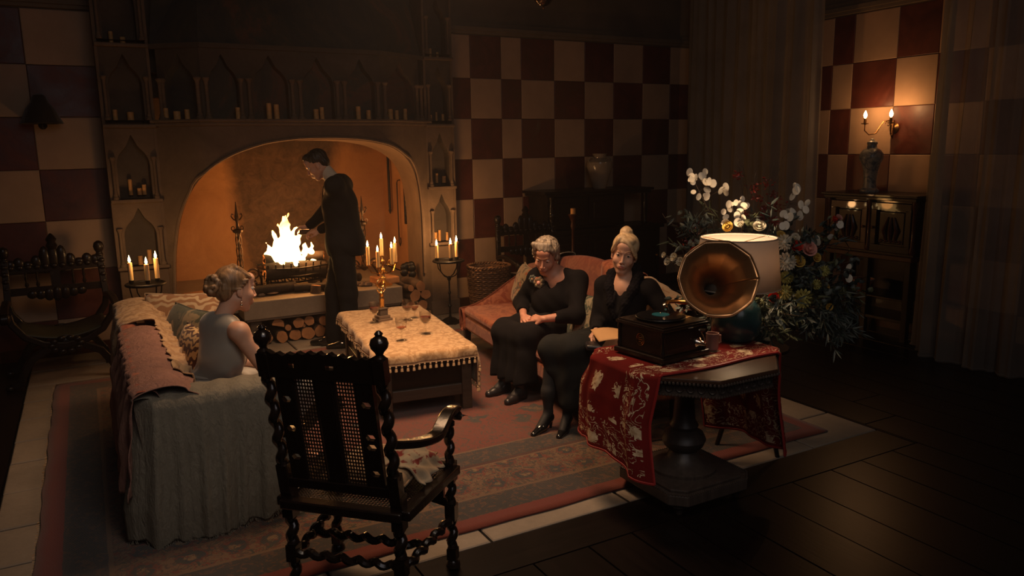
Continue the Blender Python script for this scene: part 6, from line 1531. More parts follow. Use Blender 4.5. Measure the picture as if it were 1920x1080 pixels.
# ------------------------------------------------------------------ wall sconce with two lit candle bulbs
sc_ = thing('wall_sconce', 'brass two-armed wall sconce with lit candle bulbs on the right checkered wall', 'wall light', (6.766, 4.74, 1.92))
M['darkbrass'] = plain('dark_brass', (.22, .11, .04), .35, .3, 20, .2, 50, metal=.9)
m = MB(); m.lathe([(.045, 0), (.05, .006), (.03, .018), (.02, .03), (.008, .036)], (0, 0, 0), 16, axis=(-1, 0, 0)); m.tube([(-.02, 0, -.02), (-.03, 0, -.07), (-.02, 0, -.10)], [.012, .016, .004], 8); m.obj('wall_plate', M['darkbrass'], sc_)
for k, (dx, dy) in enumerate(((-.21, .165), (-.21, -.105))):
    m = MB(); q = Vector((dx, dy, 0)); m.tube([(-.03, 0, .01), tuple(q*.18+Vector((0, 0, .07))), tuple(q*.38+Vector((0, 0, .06))), tuple(q*.62+Vector((0, 0, -.05))), tuple(q*.85+Vector((0, 0, -.06))), tuple(q+Vector((0, 0, -.02))), tuple(q+Vector((0, 0, .04)))], .006, 8)
    m.tube([tuple(q*(.22+.09*math.cos(a)*(1-a/8))+Vector((0, 0, .035+.035*math.sin(a)*(1-a/8)))) for a in [i*.4 for i in range(15)]], .004, 5); arm = m.obj('arm', M['darkbrass'], sc_)
    m = MB(); m.lathe([(.006, -.004), (.030, .0), (.034, .006), (.012, .010), (.013, .05), (.010, .052)], tuple(q+Vector((0, 0, .04))), 14); m.obj('candle_holder', M['darkbrass'], arm)
    m = MB(); m.lathe([(.006, 0), (.014, .012), (.017, .028), (.013, .046), (.006, .062), (.001, .072)], tuple(q+Vector((0, 0, .094))), 12); m.obj('bulb', M['bulb'], arm)
    w_ = wm(sc_) @ (q+Vector((.0, 0, .13))); light('sconce_light', 'POINT', (w_.x+.02, w_.y, w_.z+.055), 2.4, (1, .48, .18), .012)
# dim bell-shaped wall lamp on the left, unlit
wl = thing('wall_lamp', 'unlit dark fabric-shaded wall lamp on the checkered wall at the far left', 'wall light', (-.26, 7.92, 2.05))
m = MB(); m.lathe([(.03, 0), (.035, .006), (.02, .02)], (0, 0, 0), 14, axis=(0, -1, 0)); m.tube([(0, -.01, 0), (0, -.08, -.03), (0, -.15, .0), (0, -.16, .05)], .007, 6); m.obj('bracket', M['iron'], wl)
m = MB(); m.lathe([(.155, -.01), (.15, .0), (.125, .06), (.10, .12), (.065, .165), (.045, .22), (.02, .235)], (0, -.16, .02), 24, cap=False, wob=lambda a, z: 1+.05*math.cos(8*a)*(1-z/.25)); M['darkfab'] = cloth('dark_lamp_fabric', (.02, .014, .012)); m.obj('lamp_shade', M['darkfab'], wl, solid=.004)

# ------------------------------------------------------------------ wicker basket by the sofa
bk_ = thing('wicker_basket', 'round wicker log basket beside the right candle stand, partly behind the sofa', 'basket', (3.64, 7.12, 0))
M['wicker'] = plain('brown_wicker', (.13, .062, .028), .6, .35, 30, .3, 60)
for j in range(26):
    z = .02+.021*j; r_ = .165+.055*(j/25)+.015*math.sin(j/25*PI); ph = (j % 2)*PI/22
    m = MB(); m.tube([((r_+.006*math.cos(22*a+ph*22))*math.cos(a), (r_+.006*math.cos(22*a+ph*22))*math.sin(a), z+.003*math.sin(22*a)) for a in [i*PI/44 for i in range(88)]], .0105, 5, closed=True); m.obj('wicker_row', M['wicker'], bk_)
for q in range(22):
    a = q*PI/11; m = MB(); m.tube([(.16*math.cos(a), .16*math.sin(a), .01), (.222*math.cos(a), .222*math.sin(a), .57)], .006, 5); m.obj('stake', M['wicker'], bk_)
m = MB()
for o_ in (0, PI): m.tube([((.225+.008*math.cos(20*a+o_))*math.cos(a), (.225+.008*math.cos(20*a+o_))*math.sin(a), .575+.008*math.sin(20*a+o_)) for a in [i*PI/60 for i in range(120)]], .010, 6, closed=True)
m.obj('braided_rim', M['wicker'], bk_)
m = MB(); m.lathe([(.001, .012), (.155, .012), (.155, .02), (.001, .02)], (0, 0, 0), 24, cap=False); m.obj('base', M['wicker'], bk_)
for i, (x, y, rz, rx) in enumerate([(-.04, .0, 10, 70), (.07, .03, -30, 80), (.0, -.08, 60, 65)]):
    o = log('firewood_log', .5, .045, M['bark'], M['cutwood'], 300+i); o.location = (3.64+x, 7.12+y, .30); o.rotation_euler = (0, R(rx), R(rz)); tag(o, ['left log standing in the wicker basket', 'right log standing in the wicker basket', 'front log standing in the wicker basket'][i], 'log', 'logs in the wicker basket')
# hanging glass ball at the top of the frame (bottom of the chandelier)
gb = thing('hanging_globe', 'dark glass globe hanging from the ceiling at the top centre', 'pendant', (3.17, 5.20, 2.93)); M['smoke'] = plain('smoky_mirror_glass', (.05, .03, .02), .06, .2, 4, 0, metal=.6, Coat_Weight=1.0)
m = MB(); m.ball((0, 0, 0), (.082, .082, .092), 24, 16); m.obj('globe', M['smoke'], gb)
m = MB(); m.lathe([(.03, .085), (.035, .10), (.012, .115), (.006, .14)], (0, 0, 0), 14); m.tube([(0, 0, .14), (0, 0, 1.66)], .004, 6); m.obj('hanging_rod', M['darkbrass'], gb)
m = MB(); m.lathe([(.002, -.11), (.008, -.10), (.004, -.088)], (0, 0, 0), 10); m.obj('drop_finial', M['darkbrass'], gb)
# dark chest edge at the far lower left
b = thing('low_bench', 'dark low bench at the far left edge beside the paving', 'bench', (-.98, 6.05, 0)); m = MB(); m.bx(-.22, .22, -.55, .45, .34, .38); m.obj('seat', M['oak'], b, smooth=False, bevel=.006)
for sx in (-1, 1):
    for y in (-.48, .38): m = MB(); m.box((sx*.18, y, .17), (.055, .055, .34)); m.obj('leg', M['oak'], b, smooth=False, bevel=.004)
m = MB(); m.bx(-.20, .20, -.50, .40, .27, .34); m.obj('apron', M['oak'], b, smooth=False)
# ------------------------------------------------------------------ people
def skinm(name, c, r=.5):
    t = NT(name); n = t.noise(12, 5); col = t.ramp(n, [(.3, sc(c, .88)), (.7, sc(c, 1.1))]); t.bump(t.noise(90, 3), .12, .002)
    return t.fin(col, r, Subsurface_Weight=.12, Subsurface_Radius=(.012, .005, .003), Subsurface_Scale=.6)
def hairm(name, c1, c2, sc_=30):
    t = NT(name); w = t.noise(sc_, 6, .6, t.map((1, 1, .25)), 1.5); col = t.ramp(w, [(.32, c1), (.66, c2)]); t.bump(w, .9, .006); return t.fin(col, .45)
M['skin'] = skinm('fair_skin', (.60, .34, .23)); M['skin_old'] = skinm('rosy_skin', (.54, .26, .175)); M['lips'] = plain('lips', (.40, .13, .10), .4, .1, 10, 0); M['lips_dk'] = plain('pale_lips', (.42, .15, .11), .45, .1, 10, 0)
M['eyew'] = plain('eye_white', (.62, .58, .52), .2, .02, 5, 0); M['iris'] = plain('iris', (.03, .03, .035), .15, .1, 5, 0); M['brow_fair'] = plain('fair_eyebrow_hair', (.36, .22, .12), .8, .2, 20, 0); M['brow'] = plain('eyebrow_hair', (.16, .09, .05), .8, .2, 20, 0)
M['hair_grey'] = hairm('silver_grey_hair', (.06, .047, .036), (.50, .41, .31), 30); M['hair_blonde'] = hairm('blonde_hair', (.42, .27, .13), (.86, .66, .40), 18); M['hair_dkblonde'] = hairm('dark_blonde_hair', (.08, .045, .022), (.36, .21, .10), 24); M['hair_dark'] = hairm('near_black_hair', (.006, .005, .004), (.018, .014, .011), 30)
M['black'] = cloth('black_jersey', (.008, .007, .008), .3, 300, .9, .0, 5); M['blackskirt'] = cloth('black_skirt_wool', (.010, .009, .010), .3, 300, .9, .0); M['greyskirt'] = cloth('charcoal_skirt', (.016, .017, .017), .25, 300, .9, .0); M['fur'] = plain('black_fur_collar', (.008, .007, .009), .95, .3, 40, .8, 150)
M['stocking'] = plain('dark_stockings', (.035, .034, .034), .5, .2, 8, .05); M['shoe'] = plain('black_patent_leather', (.008, .008, .009), .12, .2, 5, 0, Coat_Weight=.6); M['boot'] = plain('dark_leather', (.018, .016, .018), .32, .3, 10, .1)
M['suit'] = cloth('dark_suit_wool', (.009, .009, .011), .2, 320, .9, .0); M['shirt'] = cloth('white_shirt', (.55, .50, .42), .06, 300, .8, .05); M['silk'] = plain('grey_satin', (.27, .25, .215), .42, .10, 3, .1, 20, Sheen_Weight=.25); M['silksk'] = plain('grey_satin_skirt', (.25, .235, .205), .5, .12, 3, .1, 20, Sheen_Weight=.25)
for k_ in ('black', 'blackskirt', 'greyskirt', 'suit', 'fur', 'stocking'): dim(M[k_], .12)
class Frame:
    def __init__(s, o, f, up=(0, 0, 1)):
        s.o = Vector(o); s.f = Vector(f).normalized(); s.r = s.f.cross(Vector(up)).normalized(); s.u = s.r.cross(s.f); s.M = [list(s.r), list(s.f), list(s.u)]
    def __call__(s, x, y, z): p = s.o+s.r*x+s.f*y+s.u*z; return (p.x, p.y, p.z)
    def loc(s, P):
        d = P-np.array(s.o); return d @ np.array(s.M).T
def head(F, s=1.0, old=0.0, male=0.0):
    bw = .0085 if male else .0060; so = .010 if male else .0075; jw = .0 if male else .004
    E = lambda c, r, k=.015: ell(F(*[q*s for q in c]), [q*s for q in r], F.M, k*s)
    C = lambda a, b, ra, rb, k=.012: cone(F(*[q*s for q in a]), F(*[q*s for q in b]), ra*s, rb*s, k*s)
    X = lambda c, r, k=.008: cut(F(*[q*s for q in c]), [q*s for q in r], F.M, k*s)
    P = [E((0, -.018, .036), (.071, .090, .080)), E((0, .018, -.02), (.062, .070, .088)), E((0, .040, -.052), (.048, .046, .052)), E((0, .058, -.100), (.020+.004*male, .019, .017), .02),
         C((-.052+jw, .0, -.055), (-.018+jw, .056, -.102), .020-jw, .015-jw*.5, .02), C((.052-jw, .0, -.055), (.018-jw, .056, -.102), .020-jw, .015-jw*.5, .02),
         E((-.036, .062, -.030), (.024, .020, .022), .018), E((.036, .062, -.030), (.024, .020, .022), .018), C((-.034, .079, .023), (-.010, .086, .021), bw, bw, .016), C((.034, .079, .023), (.010, .086, .021), bw, bw, .016), E((0, .070, .055), (.045, .022, .030), .02),
         X((-.031, .097, .005), (.015, .013, so)), X((.031, .097, .005), (.015, .013, so)),
         C((0, .086, .008), (0, .106, -.030), .0065, .0085, .008), E((0, .1055, -.034), (.0085, .009, .0075), .005), E((-.012, .098, -.037), (.007, .009, .006), .004), E((.012, .098, -.037), (.007, .009, .006), .004),
         E((0, .082, -.063), (.025, .017, .019), .012), E((0, .0925, -.0588), (.019, .0065, .0038), .004), E((0, .0922, -.0682), (.016, .0068, .0045), .004), X((0, .104, -.0636), (.020, .008, .0014), .002),
         E((-.072, -.006, -.012), (.008, .017, .029), .004), E((.072, -.006, -.012), (.008, .017, .029), .004), C((-.073, .0, -.030), (-.071, .004, -.038), .007, .006, .004), C((.073, .0, -.030), (.071, .004, -.038), .007, .006, .004)]
    return P
def face_parts(F, s, parent, lid=0.0, skin=None, look=(0, 1, 0), browm='brow'):
    for sx in (-1, 1):
        m = MB(); c = Vector(F(sx*.030*s, .0735*s, .006*s)); m.ball(c, .0128*s, 14, 10); d = (F.f+F.r*look[0]+F.u*look[2]).normalized()
        o = m.obj('eye', [M['eyew'], M['iris']], parent, world=True)
        me = o.data; inv = wm(parent)
        for p in me.polygons:
            w = inv @ p.center; 
            if (w-c).normalized().dot(d) > .86: p.material_index = 1
        m = MB()
        pts = [F(sx*(.030+.015*math.cos(a))*s, (.0855-.0045*abs(math.cos(a)))*s, (.008+.0055*math.sin(a)-lid*.006)*s) for a in [PI*i/8 for i in range(9)]]
        m.tube(pts, .0022*s, 5); m.obj('eyelid', skin, parent, world=True)
        m = MB(); pts = [F(sx*x*s, (.0975-.35*abs(x-.02))*s, (.0265+.012*math.sin((x-.012)/.034*PI*.8))*s) for x in (.012, .02, .028, .036, .044)]; m.tube(pts, [.0010*s, .0018*s, .0020*s, .0016*s, .0006*s], 5); m.obj('eyebrow', M[browm], parent, world=True)
def lipfn(F, s):
    def fn(P):
        L = F.loc(P)/s; return ((np.abs(L[:, 0]) < .021) & (L[:, 1] > .089) & (L[:, 2] < -.0545) & (L[:, 2] > -.0745) & ((np.abs(L[:, 2]+.0640)) < .0085*(1-(L[:, 0]/.020)**2))).astype(int)
    return fn
def hand(w, d, nrm, thumb, s=1.0, curl=(.4, .5, .4), spread=.06, tc=.0):
    """w wrist, d towards the fingers, nrm out of the back of the hand, thumb +-1 side"""
    d = Vector(d).normalized(); n = Vector(nrm); n = (n-d*n.dot(d)).normalized(); sd = n.cross(d)*thumb; w = Vector(w)
    P = lambda x, y, z: tuple(w+d*x*s+sd*y*s+n*z*s)
    out = [cone(P(-.02, 0, 0), P(.02, 0, 0), .021*s, .021*s, .01)]
    ys = (.031, .0105, -.0100, -.0290); ln = (.068, .076, .070, .055); rr = (.0086, .0088, .0084, .0076)
    for i, (y, L, r_) in enumerate(zip(ys, ln, rr)):
        k = .088-.006*abs(i-1.2)
        out.append(cone(P(.012, y*.45, -.002), P(k, y, 0), .0130*s, .0108*s, .010))
        a = 0; p = (k, y, 0); yy = y
        for j, (fr, c) in enumerate(zip((.46, .30, .24), curl)):
            a += c; q = (p[0]+L*fr*math.cos(a), p[1]+(y*spread*fr*3), p[2]-L*fr*math.sin(a)); out.append(cone(P(*p), P(*q), r_*s*(1-.08*j), r_*s*(.94-.08*j), .002)); p = q
    out.append(ell(P(.05, .0, -.006), (.030*s, .030*s, .014*s), None, .012))
    out += [cone(P(.012, .022, -.006), P(.042, .044, -.014-tc*.4), .0145*s, .012*s, .010), cone(P(.042, .044, -.014-tc*.4), P(.072, .050-tc*.3, -.020-tc), .0112*s, .0098*s, .003), cone(P(.072, .050-tc*.3, -.020-tc), P(.096, .046-tc*.8, -.024-tc*1.3), .0098*s, .0082*s, .002)]
    return out
def V(*a): return Vector(a)
def person(name, label, base, rz=0): return thing('person', label, 'person', base)

# ---- the older woman in black on the sofa
def grandmother():
    t = person('p', 'person with short grey hair, black top and flower brooch, hands clasped, looking down', (2.98, 4.82, .40))
    f = V(-.82, -.57, 0).normalized(); r = V(-.57, .82, 0)
    S0 = V(3.03, 4.80, .845); hip = V(3.06, 4.86, .50); HC = V(2.92, 4.785, 1.010); F = Frame(HC, (-.72, -.66, -.40), (.05, -.05, 1)); s = 1.10
    shR, shL = S0+r*.165+V(0, 0, -.015), S0-r*.165+V(0, 0, -.015)
    elR, elL = V(2.875, 5.08, .615), V(3.0, 4.50, .605)
    wrR, wrL = V(2.725, 4.785, .578), V(2.765, 4.585, .590)
    kR, kL = V(2.60, 4.86, .47), V(2.64, 4.62, .47); aR, aL = V(2.575, 4.82, .10), V(2.60, 4.62, .10)
    neck = [cone(S0+V(0, 0, .0)+f*.02, HC-F.f*.02-F.u*.06, .062, .050, .03), cone(HC-F.f*.01-F.u*.08, HC+F.f*.02-F.u*.085, .045, .035, .03)]
    body = head(F, s, .5)+neck+[cone(shR, shL, .06, .06, .04), cone(S0-V(0, 0, .04), hip, .11, .13, .05), cone(shR, elR, .050, .042, .03), cone(elR, wrR, .040, .024, .01), cone(shL, elL, .050, .042, .03), cone(elL, wrL, .040, .024, .01),
        cone(hip+r*.08, kR, .085, .06, .04), cone(hip-r*.08, kL, .085, .06, .04), cone(kR, aR, .055, .035, .02), cone(kL, aL, .055, .035, .02), cone(aR, aR+V(-.09, -.02, -.05), .033, .028, .02), cone(aL, aL+V(-.09, -.04, -.05), .033, .028, .02)]
    body += hand(wrR, V(-.18, -.92, -.06), V(-.45, .1, .85), -1, .92, (.35, .7, .6), .01, .010)+hand(wrL, V(-.42, .80, -.02), V(-.5, -.3, .8), 1, .92, (.3, .6, .6), .01, .008)
    lf = lipfn(F, s); sdf_mesh('body', body, .0042, [M['skin_old'], M['lips_dk'], M['stocking']], t, lambda P: np.where(P[:, 2] < .42, 2, lf(P))); face_parts(F, s, t, .9, M['skin_old'], (0, 1, -.5), 'brow_fair')
    # top
    i = .012
    chest = [cone(shR-V(0, 0, .012), shL-V(0, 0, .012), .070, .070, .05), ell(S0+V(0, 0, -.16)+f*.05, (.155, .125, .15), Frame(S0, f).M, .06), ell(hip+V(0, 0, .13)+f*.05, (.175, .155, .16), Frame(S0, f).M, .08), ell(hip+V(0, 0, .02)+f*.02, (.19, .17, .12), Frame(S0, f).M, .06),
             cone(S0+r*.06, S0-r*.06, .066, .066, .04), cone(shR, elR, .072, .062, .04), cone(elR, elR.lerp(wrR, .62), .062, .046, .03), cone(shL, elL, .072, .062, .04), cone(elL, elL.lerp(wrL, .58), .062, .046, .03)]
    FS = Frame(S0, f)
    chest += [('s', 'c', FS(0, .085, .05), FS(0, .150, -.13), .052, .010, .006), ('s', 'c', FS(0, .0, .10), FS(0, .07, .045), .062, .060, .006)]
    chest += [('s', 'c', tuple(elR.lerp(wrR, .68)), tuple(wrR), .036, .05, .004), ('s', 'c', tuple(elL.lerp(wrL, .64)), tuple(wrL), .036, .05, .004)]
    sdf_mesh('black_top', chest, .007, M['black'], t, disp=lambda X, Y, Z: .0035*np.sin(X*38+Z*30)*np.sin(Y*34-Z*22))
    # long skirt
    hemz = .19
    sk = [cone(hip+r*.07, kR+V(0, 0, .0), .125, .085, .06), cone(hip-r*.07, kL, .125, .085, .06), cone(kR, kL, .085, .085, .05), ell(hip+V(-.06, 0, .0), (.20, .19, .11), Frame(S0, f).M, .06)]
    for k in range(4):
        q = k/3; sk += [cone(kR.lerp(kL, q)+V(.01, 0, -.02), aR.lerp(aL, q)+V(.0, .05*(1-q)-.05*q, -.02), .085, .085, .03)]
    sk += [cutbox((2.6, 4.72, .02), (.5, .5, .125), None, .004, .002)]
    sdf_mesh('long_skirt', sk, .008, M['blackskirt'], t, disp=lambda X, Y, Z: .010*np.sin(Y*62+X*14)*np.clip((.5-Z)*3, 0, 1)+.003*np.sin(X*40+Z*25))
    for k, (a, dr) in enumerate(((aR, V(-.96, -.22, 0)), (aL, V(-.92, -.40, 0)))):
        dr.normalize(); c = V(a.x, a.y, 0)
        sh = [cone(c+V(0, 0, .045), c+dr*.10+V(0, 0, .036), .040, .036, .02), cone(c+dr*.10+V(0, 0, .036), c+dr*.155+V(0, 0, .032), .037, .028, .02), cone(c+V(0, 0, .05), a+V(0, 0, .07), .042, .045, .03), cutbox(tuple(c+dr*.05+V(0, 0, -.03)), (.3, .3, .045), None, .003, .002)]
        b = sdf_mesh('ankle_boot', sh, .005, M['boot'], t); m = MB()
        for q in range(4): p = c+dr*(.045+.022*q)+V(0, 0, .083-.006*q); sd = dr.cross(V(0, 0, 1)); m.tube([p+sd*.018, p+V(0, 0, .004), p-sd*.018], .0022, 4)
        m.obj('laces', M['black'], b, world=False); b.children[-1].location = (0, 0, 0)
        b.children[-1].data.transform(wm(t).inverted())
    # hair: short tousled curls
    rh = random.Random(4); hp = []
    E = lambda x, y, z, a, b_, c_, k=.015: ell(F(x*s, y*s, z*s), (a*s, b_*s, c_*s), F.M, k)
    hp += [E(0, -.026, .048, .080, .088, .078), E(0, -.055, -.005, .070, .055, .070)]
    for k in range(95):
        th = rh.uniform(0, 6.28); ph = math.acos(rh.uniform(-.45, 1)); d = Vector((math.sin(ph)*math.cos(th), math.sin(ph)*math.sin(th), math.cos(ph)))
        if d.y > .45 and d.z < .42: continue
        if d.y > .1 and d.z < .05: continue
        c = Vector((d.x*.078, -.020+d.y*.088, .040+d.z*.080)); tt = d.cross(Vector((rh.uniform(-1, 1), rh.uniform(-1, 1), rh.uniform(-1, 1)))).normalized(); a = c-tt*.018; b_ = c+tt*.020+d*.003
        hp.append(cone(F(*(a*s)), F(*(b_*s)), .0115*s, .006*s, .003))
    for x, e, z in ((-.056, -.066, .045), (-.036, -.058, .062), (-.012, -.036, .066), (.012, -.012, .064), (.034, .020, .066), (.052, .060, .058)): hp.append(cone(F((x+.016)*s, .045*s, .106*s), F(e*s, (.080-.40*abs(e))*s, (z+.016)*s), .018*s, .010*s, .016))
    for sx in (-1, 1):
        hp += [E(sx*.070, -.004, .020, .018, .034, .044), E(sx*.066, .022, .050, .018, .026, .030), E(sx*.060, -.050, -.030, .024, .036, .034)]
        for q in range(7): a = rh.uniform(0, 6.28); hp.append(cone(F(sx*.080*s, (-.01+.028*math.cos(a))*s, (.018+.036*math.sin(a))*s), F(sx*.084*s, (-.01+.028*math.cos(a+.8))*s, (.014+.036*math.sin(a+.8))*s), .011*s, .006*s, .004))
    hp += [cut(F(0, .10*s, -.018*s), (.060*s, .060*s, .070*s), F.M, .006)]
    sdf_mesh('hair', hp, .0038, M['hair_grey'], t)
    # flower brooch
    m = MB(); bc = FS(.105, .125, -.055); bs = 1.55
    for k, (dx, dz, rr) in enumerate([(0, 0, .032), (-.02, -.05, .026), (.035, .015, .022)]):
        m.mi = k % 3
        for q in range(7): a = q*2*PI/7; m.ball(FS(.095+dx*bs+rr*.9*math.cos(a), .125-.25*abs(dz), -.035+dz*bs+rr*.9*math.sin(a)), (rr*.62, rr*.36, rr*.62), 7, 5)
        m.mi = (k+1) % 3; m.ball(FS(.095+dx*bs, .137-.25*abs(dz), -.035+dz*bs), rr*.5, 7, 5)
    m.obj('flower_brooch', [M['beigecush'], M['petal_p'], M['leafgy']], t, world=True)
    return t
grandmother()

# ---- the blonde woman turned towards the camera
def blonde():
    t = person('p', 'person with blonde bun, black fur-collared jacket and charcoal skirt, looking at the camera', (2.95, 3.98, .40))
    S0 = V(3.045, 3.985, .905); hip = V(3.04, 4.06, .50); HC = V(3.03, 3.985, 1.105); F = Frame(HC, (-.84, -.90, -.08), (.10, -.12, 1)); s = 1.06
    f = V(-.86, -.50, 0).normalized(); r = V(-.50, .86, 0); FS = Frame(S0, f)
    shR, shL = S0+r*.155+V(0, 0, -.02), S0-r*.155+V(0, 0, -.02)
    elR, elL = V(2.90, 4.10, .64), V(3.19, 3.68, .68); wrR, wrL = V(2.72, 3.86, .655), V(2.99, 3.56, .67)
    kR, kL = V(2.50, 4.02, .535), V(2.56, 3.86, .565); aR, aL = V(2.455, 4.01, .125), V(2.55, 3.93, .135)
    body = head(F, s, .3)+[cone(S0+f*.01, HC-F.f*.018-F.u*.07, .050, .046, .03), cone(shR, shL, .055, .055, .04), cone(S0-V(0, 0, .04), hip, .10, .12, .05), cone(shR, elR, .045, .038, .03), cone(elR, wrR, .036, .022, .01), cone(shL, elL, .045, .038, .03), cone(elL, wrL, .036, .022, .01),
        cone(hip+r*.08, kR, .08, .055, .04), cone(hip-r*.08, kL, .08, .055, .04), cone(kR, aR+V(0, 0, .12), .050, .043, .02), cone(aR+V(0, 0, .14), aR, .045, .027, .02), cone(kL, aL+V(0, 0, .12), .050, .043, .02), cone(aL+V(0, 0, .14), aL, .045, .027, .02),
        cone(aR, aR+V(-.09, -.03, -.085), .028, .024, .02), cone(aL, aL+V(-.08, -.06, -.09), .028, .024, .02)]
    body += hand(wrR, V(-.65, -.55, -.22), V(-.3, .3, .85), -1, .92, (.5, .7, .5), .03, .012)+hand(wrL, V(-.9, -.25, -.05), V(0, .1, 1), 1, .92, (.3, .3, .3), .04)
    lf = lipfn(F, s)
    def mf(P):
        a = lf(P); leg = (P[:, 2] < .50) & (P[:, 0] < 2.66); return np.where(leg, 2, a)
    sdf_mesh('body', body, .0042, [M['skin'], M['lips'], M['stocking']], t, mf); face_parts(F, s, t, .3, M['skin'], (0, 1, 0), 'brow_fair')
    ja = [cone(shR-V(0, 0, .008), shL-V(0, 0, .008), .062, .062, .05), ell(S0+V(0, 0, -.15)+f*.03, (.145, .115, .15), FS.M, .05), ell(hip+V(0, 0, .14), (.145, .12, .15), FS.M, .06), ell(hip+V(0, 0, .03), (.175, .15, .10), FS.M, .05), cone(shR, elR, .060, .050, .04), cone(elR, wrR, .050, .036, .03), cone(shL, elL, .062, .052, .04), cone(elL, wrL, .052, .036, .03),
          ('s', 'c', FS(0, .09, .06), FS(.005, .155, -.17), .040, .010, .006), ('s', 'c', FS(0, .02, .11), FS(0, .10, .03), .050, .050, .006), ('s', 'c', tuple(wrR+(wrR-elR).normalized()*.004), tuple(wrR+(wrR-elR).normalized()*.06), .03, .05, .004), ('s', 'c', tuple(wrL), tuple(wrL+(wrL-elL).normalized()*.06), .03, .05, .004)]
    sdf_mesh('black_jacket', ja, .0065, M['black'], t, disp=lambda X, Y, Z: .003*np.sin(X*45+Z*32)*np.sin(Y*40-Z*24))
    co = []
    pts = [FS(-.018, .135, -.20), FS(-.050, .125, -.11), FS(-.082, .085, -.02), FS(-.092, .02, .060), FS(-.050, -.055, .095), FS(0, -.068, .10), FS(.050, -.055, .095), FS(.092, .02, .060), FS(.082, .085, -.02), FS(.050, .125, -.11), FS(.022, .135, -.20)]
    rr = [.016, .028, .034, .034, .034, .034, .034, .034, .034, .028, .016]
    for a, b_, ra, rb in zip(pts, pts[1:], rr, rr[1:]): co.append(cone(a, b_, ra, rb, .015))
    sdf_mesh('fur_collar', co, .005, M['fur'], t, disp=lambda X, Y, Z: .004*np.sin(X*190)*np.sin(Y*170+Z*60)*np.sin(Z*150))
    sk = [cone(hip+r*.07, kR, .115, .082, .06), cone(hip-r*.07, kL, .115, .085, .06), ell(hip+V(-.05, 0, .0), (.18, .17, .11), FS.M, .06), cone(kR, kL, .08, .08, .05)]
    hl = V(2.66, 3.82, .16)
    sk += [cone(kL+V(-.02, .0, 0), V(2.545, 3.90, .22), .078, .070, .04), cone(kR, V(2.50, 4.0, .42), .076, .066, .04), cone(V(2.52, 3.95, .40), V(2.56, 3.88, .22), .06, .06, .04)]
    for q in (0, .35, .7, 1):
        top = kR.lerp(kL, q)+V(.03*q, -.02*q, -.01); bot = V(2.52, 4.02, .40).lerp(hl, q); sk.append(cone(top, bot, .072, .050, .04)); sk.append(cone(hip.lerp(kL, .75), V(2.66, 3.86, .28).lerp(hl, q), .07, .045, .04))
    sdf_mesh('charcoal_skirt', sk, .007, M['greyskirt'], t, disp=lambda X, Y, Z: .004*np.sin(X*50+Y*55+Z*10)*np.clip((.6-Z)*4, 0, 1)+.002*np.sin(Y*30+Z*40))
    for a, dr in ((aR, V(-.93, -.36, 0)), (aL, V(-.80, -.60, 0))):
        dr.normalize(); c = V(a.x, a.y, 0)
        sh = [cone(c-dr*.02+V(0, 0, .085), c+dr*.07+V(0, 0, .045), .026, .028, .02), cone(c+dr*.07+V(0, 0, .042), c+dr*.155+V(0, 0, .020), .030, .020, .02), cone(c-dr*.028+V(0, 0, .095), c-dr*.022+V(0, 0, .012), .018, .0085, .012), cut(tuple(c+dr*.03+V(0, 0, .125)), (.062, .030, .045), Frame(c, dr.cross(V(0, 0, 1))).M, .006), ('s', 'b', tuple(c+dr*.05+V(0, 0, -.045)), (.3, .3, .05), None, .003, .002)]
        sdf_mesh('high_heel_shoe', sh, .004, M['shoe'], t)
    E = lambda x, y, z, a, b_, c_, k=.012: ell(F(x*s, y*s, z*s), (a*s, b_*s, c_*s), F.M, k)
    hp = [E(0, -.024, .050, .082, .092, .080), E(0, -.06, .0, .066, .052, .062), E(.0, .035, .088, .055, .050, .030), cut(F(.012*s, .10*s, -.012*s), (.056*s, .060*s, .078*s), F.M, .006), cut(F(0, .03*s, -.10*s), (.12*s, .09*s, .055*s), F.M, .006)]
    def strand(pts, rs, k=.012):
        P_ = [Vector(F(*[q*s for q in p])) for p in pts]; n = 10; prev = None
        for i in range(n+1):
            t = i/n; q = P_[0]*(1-t)**2+P_[1]*2*t*(1-t)+P_[2]*t*t; r_ = (rs[0]*(1-t)+rs[1]*t)*s
            if prev: hp.append(cone(prev[0], q, prev[1], r_, k))
            prev = (q, r_)
    for k in range(8):
        e = k*.011; strand([(.026-.002*k, .052-e*.8, .112-e*.1), (-.030-.2*e, .104-e*1.1, .088-e*.5), (-.074, .052-e, -.002-e*.4+.01*(k % 2))], (.011, .0065))
    for k in range(6):
        e = k*.011; strand([(.028, .052-e, .112-e*.1), (.056, .084-e, .088-e*.3), (.075, .030-e, .014-e*.5)], (.011, .0065))
    hp += [E(.012, -.040, .128, .040, .042, .030), E(.014, -.048, .140, .026, .030, .024)]
    for k in range(10): a = k*.63; hp.append(cone(F((.012+.030*math.cos(a))*s, (-.042+.032*math.sin(a))*s, (.120+.006*math.sin(a*2))*s), F((.012+.030*math.cos(a+.9))*s, (-.042+.032*math.sin(a+.9))*s, (.140)*s), .010*s, .007*s, .004))
    sdf_mesh('hair', hp, .0038, M['hair_blonde'], t)
    # papers and clutch in her lap (things of their own)
    e = MB(); e.grid(lambda u, v: (2.60+.20*u+.05*v, 3.66+.16*v-.10*u, .645+.012*math.sin(u*4)+.035*v), 8, 6); o = tag(e.obj('paper_envelope', plain('manila_paper', (.52, .30, .13), .75, .1, 6, .2, 12), solid=.004, loc=(2.7, 3.72, .65)), 'crumpled orange-brown paper envelope held by the blonde woman beside the gramophone', 'envelope')
